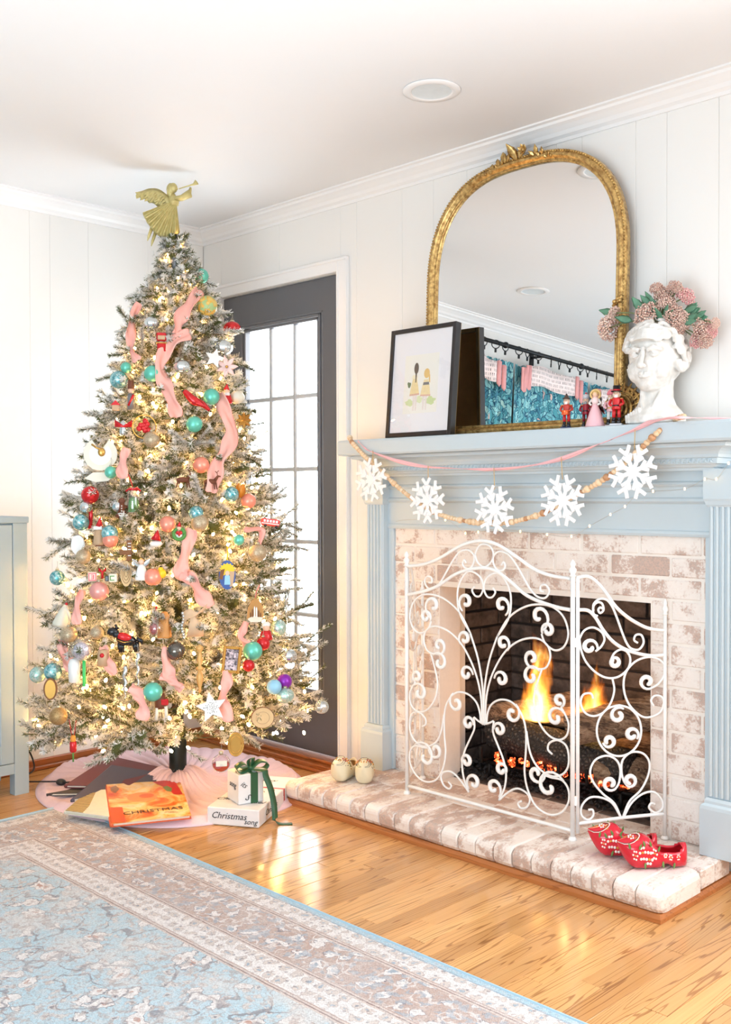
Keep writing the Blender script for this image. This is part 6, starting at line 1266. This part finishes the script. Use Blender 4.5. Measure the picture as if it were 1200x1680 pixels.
# ---------------- angel tree topper ----------------
ag = NT('aged_gold_paint'); q = ag.noise(ag.co(), 60, 4); ag.P(Base_Color=ag.mix(q, srgb(178, 160, 96), srgb(226, 212, 150)), Metallic=.35, Roughness=.45); ag.bump(q, .3, .003)
p = at_plane(285, 400, (TX, TY, 2.1), tuple(VIEW)); s = (p-Vector(CAM)).dot(Vector(_f))/FPX
t = thing('angel_tree_topper', 'golden angel tree topper blowing a trumpet', 'tree topper', p, (0, 0, VZ))
Z = lambda x, y, d=0: (x-285, d, 400-y)   # local sketch units: pixels of the photograph at the topper's own depth
def S3(v): return tuple(c*s for c in v)
m = MB(); rings = []; hem = spl([Z(236, 354), Z(241, 364), Z(247, 373), Z(254, 382), Z(264, 389), Z(275, 389), Z(286, 386), Z(295, 381)], 9); nh = len(hem)
for i in range(9):
    t_ = i/8; ring = []
    for k, h in enumerate(hem):
        q = k/(nh-1); w0 = Vector((-3.5+8.5*q, 0, 68-1.5*q)); ring.append(S3(w0.lerp(h, t_)+Vector((0, -2.5-4.5*t_-3.6*t_*math.cos(2*math.pi*8*q), 0))))
    for k, h in list(enumerate(hem))[::-1]:
        q = k/(nh-1); w0 = Vector((-3.5+8.5*q, 0, 68-1.5*q)); ring.append(S3(w0.lerp(h, t_)+Vector((0, 2.5+2.5*t_-2.5*t_*math.cos(2*math.pi*8*q), 0))))
    rings.append(ring)
m.loft(rings); m.build('pleated_dress', ag.mat, t)
MB().tube([S3(Z(286, 338)), S3(Z(285, 328)), S3(Z(283, 320))], [7.5*s, 8*s, 5*s], 12).tube([S3(Z(286, 334, 0)), S3(Z(286, 330, 0))], 8.2*s, 12).build('bodice', ag.mat, t)
MB().ball(S3(Z(285, 309)), 7.6*s, 14, sc=(.9, .95, 1.1)).ball(S3(Z(281, 311, 2)), 8.4*s, 12, sc=(.85, 1, 1.25)).tube([S3(Z(279, 308, 1)), S3(Z(279, 318, 0)), S3(Z(283, 326, -2))], [5*s, 5*s, 3*s], 9).ball(S3(Z(291, 311, -3)), 1.8*s, 6).build('head', ag.mat, t)
for yy, dz in ((-5, 0), (4, 2)):
    MB().tube([S3(Z(286, 327, yy)), S3(Z(298, 326-dz, yy*1.2)), S3(Z(312, 318-dz, yy))], [4*s, 6*s, 8.6*s], 12, flat=.75).tube([S3(Z(311, 318-dz, yy)), S3(Z(313, 308, yy*.4))], [3*s, 2*s], 8).build('sleeve_arm', ag.mat, t)
MB().tube([S3(Z(294, 311, -4)), S3(Z(312, 304, -3)), S3(Z(318, 302, -2)), S3(Z(323, 298, -2))], [.9*s, 1.1*s, 1.8*s, 4.6*s], 10).build('trumpet', ag.mat, t)
def wing(dy, dx, sc_):
    m = MB(); n1, n2 = 12, 5; up = spl([Z(279, 322, dy), Z(262, 310, dy+2), Z(247, 309, dy+3), Z(234, 314, dy+3), Z(224, 317, dy+2)], 4); lo = spl([Z(280, 338, dy), Z(268, 340, dy+1), Z(250, 334, dy+1), Z(236, 327, dy+1), Z(224, 317, dy+2)], 4)
    rings = []
    for a, b in zip(up, lo):
        i = len(rings); b = b+Vector((0, 0, 1.6*math.sin(i*1.9))); ring = []
        for q, o in ((0, 0), (.25, -2.4), (.5, -2.8), (.75, -1.8), (1, 0), (.75, .6), (.25, .6)): c = a.lerp(b, q)*sc_; ring.append(S3((c.x+dx, c.y+o, c.z)))
        rings.append(ring)
    m.loft(rings)
    for r_ in range(3):
        for k in range(7):
            c = up[int(2+k*1.9)].lerp(lo[int(2+k*1.9)], .25+.22*r_)*sc_; leaf3(m, S3((c.x+dx, c.y-2.2, c.z)), (-.7, -.05, -.7), (0, -1, 0), 10*s, 5*s, .9*s, .2)
    m.build('wing', ag.mat, t)
wing(5, 0, 1)
MB().tube([S3(Z(250, 376, 0)), S3(Z(245, 390, 0)), S3(Z(243, 397, 0))], [3*s, 2.2*s, .6*s], 8).tube([S3(Z(256, 382, 2)), S3(Z(251, 397, 2)), S3(Z(249, 405, 2))], [3*s, 2.2*s, .6*s], 8).build('feet', ag.mat, t)
# ---------------- tree skirt ----------------
sk = NT('quilted_blush_fabric'); q = sk.noise(sk.co(), 260, 2); sk.P(Base_Color=sk.mix(q, srgb(226, 192, 200), srgb(240, 214, 220)), Roughness=.95)
SC = Vector((.60, -.595, 0)); m = MB(); na, nr = 520, 50; rings = []
def skz2(r, a, tr):
    ed = min(1, (.565-r)/.03) if r < .565 else 0
    w = .012+.010*math.sin(3*a+1.1)*math.sin(7*r)+.012*max(0, math.sin(5*a+.6+4*r))**2*(r/.55)+.006*math.sin(11*a+9*r)
    w += .085*math.exp(-(max(0, tr-.05)/.085)**2)
    quilt = .0075*abs(math.sin(a*26+2.2*math.sin(7*r)))**.6 if r > .1 else .002
    rim = .010*math.exp(-((r-.545)/.02)**2)
    return max(.004, (w*.8)*ed+quilt*ed+rim+.003)
def skp(r, a):
    # the hole round the pole sits off centre, under the trunk
    f = (1-r/.575)**2; x = SC.x+r*math.cos(a)*(1+.012*math.sin(6*a)); y = SC.y+r*math.sin(a)*(.84 if math.sin(a) > 0 else .90)
    x = x*(1-f)+(TX+.036*math.cos(a)*1.0)*f; y = y*(1-f)+(TY+.036*math.sin(a))*f
    tr = math.hypot(x-TX, y-TY); return (x, y, skz2(r, a, tr)+.0015)
for i in range(nr+1):
    r = lerp(.0, .575, i/nr)
    rings.append([skp(r, 2*math.pi*k/na) for k in range(na)])
rings.append([(x, y, .0008) for x, y, z in rings[-1]]); m.loft(rings, caps=False)
tag(m.build('tree_skirt', sk.mat), 'round quilted blush pink tree skirt spread under the christmas tree', 'tree skirt')

# ---------------- books on the skirt ----------------
page = pm('page_paper', (236, 226, 206), .9)
def book(name, lab, quad, z0, z1, th, mats, up=None):
    """quad: four pixel corners of the cover (back-left, back-right, front-right, front-left) on height z0..z1"""
    P = [at(x, y, 'z', z) for (x, y), z in zip(quad, z0)]; o = sum(P, Vector())/4; nrm = (P[1]-P[0]).cross(P[3]-P[0]).normalized()
    if nrm.z < 0: nrm = -nrm
    t = thing(name, lab, 'book', o); lp = [p-o for p in P]
    def slab(a, b, inset=0.): 
        Q = [p*(1-inset) for p in lp]; return MB().add([p-nrm*b for p in Q]+[p-nrm*a for p in Q], [(3, 2, 1, 0), (4, 5, 6, 7), (0, 1, 5, 4), (1, 2, 6, 5), (2, 3, 7, 6), (3, 0, 4, 7)])
    slab(0, .0025).build('front_cover', mats[0], t); slab(.0025, th-.0025, .035).build('pages', page, t); slab(th-.0025, th).build('back_cover', mats[1], t)
    sp = lp[3], lp[0]; MB().tube([sp[0]-nrm*th*.5, sp[1]-nrm*th*.5], th*.5, 8).build('spine', mats[1], t)
    return t, lp, nrm
def onp(lp, nrm, u, v, l=.0006): return lp[0].lerp(lp[1], u).lerp(lp[3].lerp(lp[2], u), v)+nrm*l
mar = pm('maroon_cloth', (112, 52, 56), .5); blu = pm('slate_cloth', (72, 66, 86), .45); drk = pm('dark_cover', (66, 58, 56), .5)
book('picture_book', 'thin dark book lying flat at the left under the maroon book', [(110, 1296), (150, 1280), (175, 1300), (76, 1302)], (.040, .040, .040, .030), 0, .010, (drk, drk))
book('maroon_book', 'maroon cloth book at the back of the pile under the tree', [(181, 1240), (262, 1258), (210, 1290), (107, 1288)], (.085, .075, .060, .055), 0, .012, (mar, mar))
book('slate_book', 'dark slate blue book lying over the maroon book', [(184, 1255), (280, 1270), (238, 1290), (118, 1311)], (.080, .068, .058, .050), 0, .014, (blu, blu))
gm_ = NT('gold_striped_cover'); c = gm_.co(); st_ = gm_.math('SINE', gm_.math('MULTIPLY', gm_.sep(gm_.map(c, (1, 1, 1), rot=(0, 0, .7)))[0], 420.)); gm_.P(Base_Color=gm_.mix(gm_.ramp(gm_.math('ADD', st_, gm_.noise(c, 80, 3)), [(.3, 0), (.7, 1)]), srgb(120, 94, 48), srgb(222, 196, 130)), Metallic=.35, Roughness=.4)
t, lp, nr_ = book('gold_book', 'cream and gold patterned book between the slate book and the red christmas book', [(160, 1284), (215, 1282), (190, 1341), (107, 1330)], (.060, .060, .046, .042), 0, .012, (page, page))
MB().add([onp(lp, nr_, 0, 0), onp(lp, nr_, .45, 0), onp(lp, nr_, .35, 1), onp(lp, nr_, 0, 1)], [(0, 1, 2, 3)]).build('gold_band', gm_.mat, t)
cv_ = NT('santa_cover_print'); c = cv_.co(); q = cv_.noise(c, 9, 4, .6, .8); cv_.P(Base_Color=cv_.ramp(q, [(.30, srgb(206, 70, 34)), (.42, srgb(232, 132, 58)), (.52, srgb(244, 196, 120)), (.62, srgb(248, 224, 178)), (.75, srgb(150, 100, 50))]), Roughness=.22)
t, lp, nr_ = book('christmas_book', 'large orange and red picture book titled CHRISTMAS at the front of the pile', [(175, 1287), (295, 1279), (314, 1337), (183, 1351)], (.062, .062, .044, .044), 0, .014, (cv_.mat, pm('orange_cloth', (222, 96, 50), .5)))
def fillp(uvs, rgb, nm='painted_area', l=.0008): MB().add([onp(lp, nr_, u, v, l) for u, v in uvs], [tuple(range(len(uvs)))]).build(nm, pm('cover_%d_%d_%d' % rgb, rgb, .3, var=.15, nscale=60), t)
fillp([(.62, .02), (.78, .0), (.93, .05), (.98, .45), (.86, .42), (.80, .25), (.70, .12)], (206, 52, 44), 'red_hat'); fillp([(.74, .20), (.80, .16), (.86, .24), (.84, .34), (.78, .32)], (120, 138, 62), 'holly'); fillp([(0, .62), (.16, .64), (.18, 1), (0, 1)], (226, 92, 42), 'painted_corner')
fillp([(.04, .10), (.12, .05), (.16, .16), (.10, .26), (.05, .2)], (150, 104, 60), 'flourish'); fillp([(.44+.2*math.cos(a*.5), .42+.13*math.sin(a*.5)) for a in range(13)], (238, 160, 96), 'face_shape'); fillp([(.50+.10*math.cos(a*.5), .40+.06*math.sin(a*.5)) for a in range(13)], (222, 112, 70), 'cheek', .0011)
def text(body, parent, T, size, mat, nm='lettering', ext=.0002, shear=0):
    cu = bpy.data.curves.new(nm, 'FONT'); cu.body = body; cu.size = size; cu.extrude = ext; cu.align_x = 'CENTER'; cu.align_y = 'CENTER'; cu.materials.append(mat); cu.resolution_u = 2
    cu.shear = shear
    o = bpy.data.objects.new(nm, cu); COL.objects.link(o); dg = bpy.context.evaluated_depsgraph_get(); me = bpy.data.meshes.new_from_object(o.evaluated_get(dg)); bpy.data.objects.remove(o)
    if not me.materials: me.materials.append(mat)
    o = link(nm, me, parent); o.matrix_local = T; return o
ux = (lp[2]-lp[3]).normalized(); uy = nr_.cross(ux).normalized(); c0 = onp(lp, nr_, .54, .80, .0012); T = Matrix((ux, uy, nr_)).transposed().to_4x4(); T.translation = c0
text('CHRISTMAS', t, T, .040, pm('brown_ink', (84, 50, 28), .5))
# foot switch on its cord
t = thing('foot_switch', 'black foot switch with cord lying on the skirt left of the books', 'switch', at(100, 1283, 'z', .028)); MB().ball((0, 0, 0), .024, 14, sc=(1, .8, .5)).build('switch_body', pm('black_plastic', (28, 28, 32), .3), t); MB().tube(spl([(-.02, -.01, 0), (-.08, -.05, -.004), (-.13, -.07, -.01)], 5), .003, 6).tube(spl([(.02, .01, 0), (.05, .08, .0), (.06, .2, -.01)], 5), .003, 6).build('cord', bpy.data.materials['black_plastic'], t)

# ---------------- wrapped presents ----------------
wrapm = NT('white_script_wrapping_paper'); q = wrapm.noise(wrapm.co(), 22, 3); wrapm.P(Base_Color=wrapm.mix(q, srgb(228, 224, 222), srgb(243, 240, 238)), Roughness=.45); wrapm.bump(q, .35, .006)
ink = pm('black_ink', (30, 28, 30), .6); grb = pm('dark_green_ribbon', (36, 84, 54), .35, var=.12); rdb = pm('red_ribbon', (190, 48, 36), .4)
A_, B2, C_ = at(340, 1352, 'z', .002), at(425, 1359, 'z', .002), at(472, 1301, 'z', .002)
ux = (B2-A_).normalized(); uy = Vector((-ux.y, ux.x, 0)); W_, D_ = (B2-A_).length, abs((C_-B2).dot(uy)); H_ = .062
g1 = thing('large_gift', 'wide flat present in white script wrapping paper with a thin red ribbon', 'gift', A_, (0, 0, math.atan2(ux.y, ux.x)))
MB().box(0, W_, 0, D_, 0, H_, 0, .003).build('wrapped_box', wrapm.mat, g1)
fold = MB().add([(0-.0008, .01, .004), (-.0008, D_-.01, .004), (-.0008, D_*.7, H_*.62), (-.0008, D_*.3, H_*.62)], [(0, 1, 2, 3)]); fold.add([(W_+.0008, .01, .004), (W_+.0008, D_-.01, .004), (W_+.0008, D_*.7, H_*.62), (W_+.0008, D_*.3, H_*.62)], [(3, 2, 1, 0)]); fold.build('folded_end_flap', wrapm.mat, g1)
MB().box(-.001, W_+.001, D_*.62, D_*.62+.012, H_, H_+.0012).box(W_, W_+.0012, D_*.62, D_*.62+.012, 0, H_).box(-.0012, 0, D_*.62, D_*.62+.012, 0, H_).build('red_ribbon', rdb, g1)
def scr_text(par, items):
    for body, M_, size in items: text(body, par, M_, size, ink, 'script_lettering', shear=.35)
def TF(x, y, z, rx, ry=0, rz=0): return Matrix.Translation((x, y, z)) @ Euler((rx, ry, rz)).to_matrix().to_4x4()
scr_text(g1, [('Christmas', TF(W_*.42, -.0012, H_*.55, math.pi/2, .0, .0), .032), ('song', TF(W_*.84, -.0012, H_*.3, math.pi/2), .026), ('Christmas', TF(W_*.35, D_*.25, H_+.001, 0, 0, .1), .036), ('tinsel', TF(W_*.75, D_*.2, H_+.001, 0), .034), ('merry', TF(W_*.45, D_*.85, H_+.001, 0), .036), ('Christmas', TF(W_+.0012, D_*.30, H_*.5, math.pi/2, 0, math.pi/2), .03), ('song', TF(W_+.0012, D_*.8, H_*.5, math.pi/2, 0, math.pi/2), .034)])
for k in range(6): MB().tube(spl([(W_*(.05+.15*k), D_*(.42+.07*(k % 3)), H_+.0012), (W_*(.09+.15*k), D_*(.45+.07*(k % 3)), H_+.0012), (W_*(.12+.15*k), D_*(.41+.07*(k % 3)), H_+.0012)], 4), .0008, 4).build('pen_stroke', ink, g1)
a = at(392, 1321, 'z', H_+.004); b = at(433, 1314, 'z', H_+.004); ux2 = (b-a).normalized(); w2 = (b-a).length; h2 = .105; d2 = w2*1.05
g2 = thing('small_gift', 'small upright white present with a dark green ribbon bow on the larger gift', 'gift', a+Vector((0, 0, -.0005)), (0, 0, math.atan2(ux2.y, ux2.x)+.0))
MB().box(0, w2, 0, d2, 0, h2, 0, .003).build('wrapped_box', wrapm.mat, g2)
x0 = w2*.62; MB().box(x0-.014, x0+.014, -.0012, d2+.001, h2, h2+.0012).box(x0-.014, x0+.014, -.0012, 0, 0, h2).build('ribbon_band', grb, g2)
bw = Vector((x0, d2*.35, h2+.006)); m = MB()
for sg in (1, -1): m.ribbon(spl([bw, bw+Vector((sg*.03, -.012, .028)), bw+Vector((sg*.062, -.016, .018)), bw+Vector((sg*.045, -.018, .0)), bw+Vector((sg*.004, -.004, .003))], 5), [(0, .012, .004)]*21, .0012)
m.ribbon(spl([bw, bw+Vector((-.004, .004, .03)), bw+Vector((.012, .0, .038)), bw+Vector((.004, 0, .004))], 5), [(.010, .006, 0)]*16, .0012); m.ball(bw+Vector((0, 0, .004)), .012, 10, sc=(1, 1, .8)); m.build('bow', grb, g2)
tl = [bw, bw+Vector((.03, -.05, .004)), Vector((w2*.98, -.022, h2-.01)), Vector((w2*1.12, -.035, h2*.45)), Vector((w2*1.18, -.05, -.01)), Vector((w2*1.1, -.075, -.05)), Vector((w2*1.28, -.082, -.063)), Vector((w2*1.65, -.10, -.064))]
P = spl(tl, 6); MB().ribbon(P, [Vector((.012, .003, .002)) if i < 30 else Vector((.004, .011, 0)) for i in range(len(P))], .0012).build('ribbon_tail', grb, g2)
scr_text(g2, [('its', TF(w2*.20, -.0012, h2*.66, math.pi/2, .6), .026), ('S', TF(w2*.34, -.0012, h2*.22, math.pi/2, .5), .034), ('song', TF(-.0012, d2*.5, h2*.6, math.pi/2, 0, -math.pi/2), .03), ('joy', TF(w2*.25, d2*.5, h2+.001, 0), .03)])

# ---------------- painted wooden clogs ----------------
def clog(px, py, hz, L, rz, label, body, inner, kind, k):
    p = at(px, py, 'z', ZH+.002); t = thing('wooden_clog', label, 'clog', p, (0, 0, rz), None); t.scale = (1, 1, hz)
    n = 24; outer = []; ns = 26; xs = [i/ns for i in range(ns+1)]
    def prof(u):   # u 0 = heel, 1 = tip; half width, bottom, top
        w = .175*L*(.72+.5*math.sin(min(1, u/.72)*math.pi*.55))*(1 if u < .74 else max(0.03, math.cos((u-.74)/.26*math.pi/2)**.75))*(1 if u > .06 else .55+.45*math.sqrt(u/.06))
        bot = (.0 if u < .22 else (.05*L*math.sin((u-.22)/.2*math.pi) if u < .42 else 0))+(0 if u < .72 else .30*L*((u-.72)/.28)**2.1)
        top = .30*L-.03*L*math.sin(u*math.pi/.5) if u < .42 else (.29*L+.13*L*math.sin((u-.42)/.24*math.pi/2) if u < .66 else .42*L)
        if u >= .66: top = lerp(.42*L, .345*L, ((u-.66)/.34)**.9)
        return w, bot, top
    def ring(u, sc=1., lift=0):
        w, b, tp_ = prof(u); c = (b+tp_)/2; r_ = []
        for j in range(n):
            a = 2*math.pi*j/n; ca_, sa = math.cos(a), math.sin(a); x = math.copysign(abs(ca_)**.75, ca_)*w*sc; z = c+math.copysign(abs(sa)**.8, sa)*(tp_-b)/2*sc
            r_.append((u*L-L/2, x, max(z, b if sc == 1 else z)+lift))
        return r_
    m = MB(); open_u = .53
    # outer shell, leaving the foot opening free on the upper side from heel to open_u
    R_ = [ring(max(.004, u)) for u in xs]
    vs = [q for r in R_ for q in r]; F = []
    def hole(i, j): a = 2*math.pi*(j+.5)/n; u = (xs[i]+xs[i+1])/2; return .07 < u < open_u and math.sin(a) > (.74 if (u < .12 or u > open_u-.05) else (.58 if (u < .17 or u > open_u-.10) else .44))
    for i in range(ns):
        for j in range(n):
            k2 = (j+1) % n
            if not hole(i, j): F.append((i*n+j, i*n+k2, (i+1)*n+k2, (i+1)*n+j))
    F.append(tuple(range(n))[::-1]); F.append(tuple(ns*n+j for j in range(n))); m.add(vs, F, 0, True); o = m.build('shell', body, t)
    md = o.modifiers.new('wall', 'SOLIDIFY'); md.thickness = .035*L; md.offset = -1; md.material_offset = 1; o.data.materials.append(inner); md.material_offset_rim = 0
    # painted decoration lying on the shell
    def onsh(u, a, l=.0008):
        w, b, tp_ = prof(u); ca_, sa = math.cos(a), math.sin(a); return Vector((u*L-L/2, math.copysign(abs(ca_)**.75, ca_)*(w+l), (b+tp_)/2+math.copysign(abs(sa)**.8, sa)*((tp_-b)/2+l)))
    def stroke(pts, r_, mat, nm='painted_line'): MB().tube([onsh(u, a) for u, a in pts], r_, 5, flat=.4).build(nm, mat, t)
    def flower(u, a, q, mat, cm):
        c = onsh(u, a); m = MB()
        for i in range(6):
            c2 = onsh(u+q*.8*math.cos(i*1.05)/L, a+q*1.1*math.sin(i*1.05)/(.17*L), -.0006); m.ball(c2, q*.42, 7)
        m.build('painted_flower', mat, t); MB().ball(onsh(u, a, -.0002), q*.34, 7).build('flower_centre', cm, t)
    rr = random.Random(k); wht = pm('paint_white', (248, 236, 228), .25); grn = pm('paint_leaf_green', (104, 138, 74), .3); ylw = pm('paint_mustard', (214, 150, 52), .3); rdp = pm('paint_red', (196, 48, 40), .3); bkp = pm('paint_fine_black', (60, 52, 44), .4)
    if kind == 'red':
        stroke([(.995-.31*math.sin(i/14*math.pi), math.pi/2+(i/7-1)*1.15) for i in range(15)], .0022, wht); stroke([(.98-.27*math.sin(i/14*math.pi), math.pi/2+(i/7-1)*1.0) for i in range(15)], .0011, bkp)
        for u, a, q, c1, c2 in ((.80, 1.57, .009, wht, ylw), (.74, 1.2, .006, ylw, rdp), (.86, 1.9, .005, ylw, grn), (.74, 1.95, .006, rdp, ylw)): flower(u, a, q*L/.235, c1, c2)
        for side in (0, math.pi):
            sg = 1 if side == 0 else -1
            for u, da, q in ((.70, .12, .011), (.60, -.18, .012), (.52, .15, .009), (.80, .0, .008), (.28, .05, .007), (.16, .1, .006), (.36, .2, .006)): flower(u, side+sg*da, q*L/.235, wht, ylw)
            for u, da in ((.75, .3), (.66, .4), (.57, .45), (.47, .35), (.66, -.35), (.4, -.1), (.22, -.2), (.86, .25)):
                lm = MB(); c = onsh(u, side+sg*da, .0015); leaf3(lm, c, (rr.uniform(-.6, .6), 0, 1 if da > 0 else -1), (0, sg, 0), .022*L/.235, .008*L/.235, .0012, .1); lm.build('painted_leaf', grn, t)
    else:
        for s_ in (0, 1): stroke([(.98-(.34-.07*s_)*math.sin(i/14*math.pi), math.pi/2+(i/7-1)*(1.2-.25*s_)) for i in range(15)], .0008, bkp)
        for u, a, q, c1, c2 in ((.80, 1.57, .006, ylw, bkp), (.72, 1.1, .006, rdp, ylw), (.66, .75, .007, ylw, rdp), (.72, 2.1, .006, ylw, bkp), (.62, .4, .005, grn, bkp), (.64, 2.5, .005, rdp, ylw), (.58, .2, .005, ylw, bkp)): flower(u, a, q, c1, c2)
        for k3 in range(26): MB().ball(onsh(rr.uniform(.5, .84), rr.uniform(.2, 2.9), .0004), .0014, 5).build('painted_dot', bkp, t)
    return t
redw = pm('red_lacquer', (204, 34, 52), .12); redi = pm('red_lacquer_inside', (176, 14, 26), .3); crw = pm('cream_lacquer', (236, 224, 192), .3); cri = pm('bare_wood_inside', (206, 172, 120), .7)
clog(1069, 1421, 1.12, .200, R(-135+4), 'red painted wooden clog with white flowers, nearest on the hearth corner', redw, redi, 'red', 1)
clog(1021, 1402, 1.1, .200, R(-135-4), 'red painted wooden clog partly hidden behind the nearer red one', redw, redi, 'red', 2)
clog(566, 1278, 1.35, .16, R(-72), 'cream painted wooden clog on the left of the pair by the pilaster', crw, cri, 'cream', 3)
clog(600, 1281, 1.35, .16, R(-52), 'cream painted wooden clog on the right of the pair by the pilaster', crw, cri, 'cream', 4)
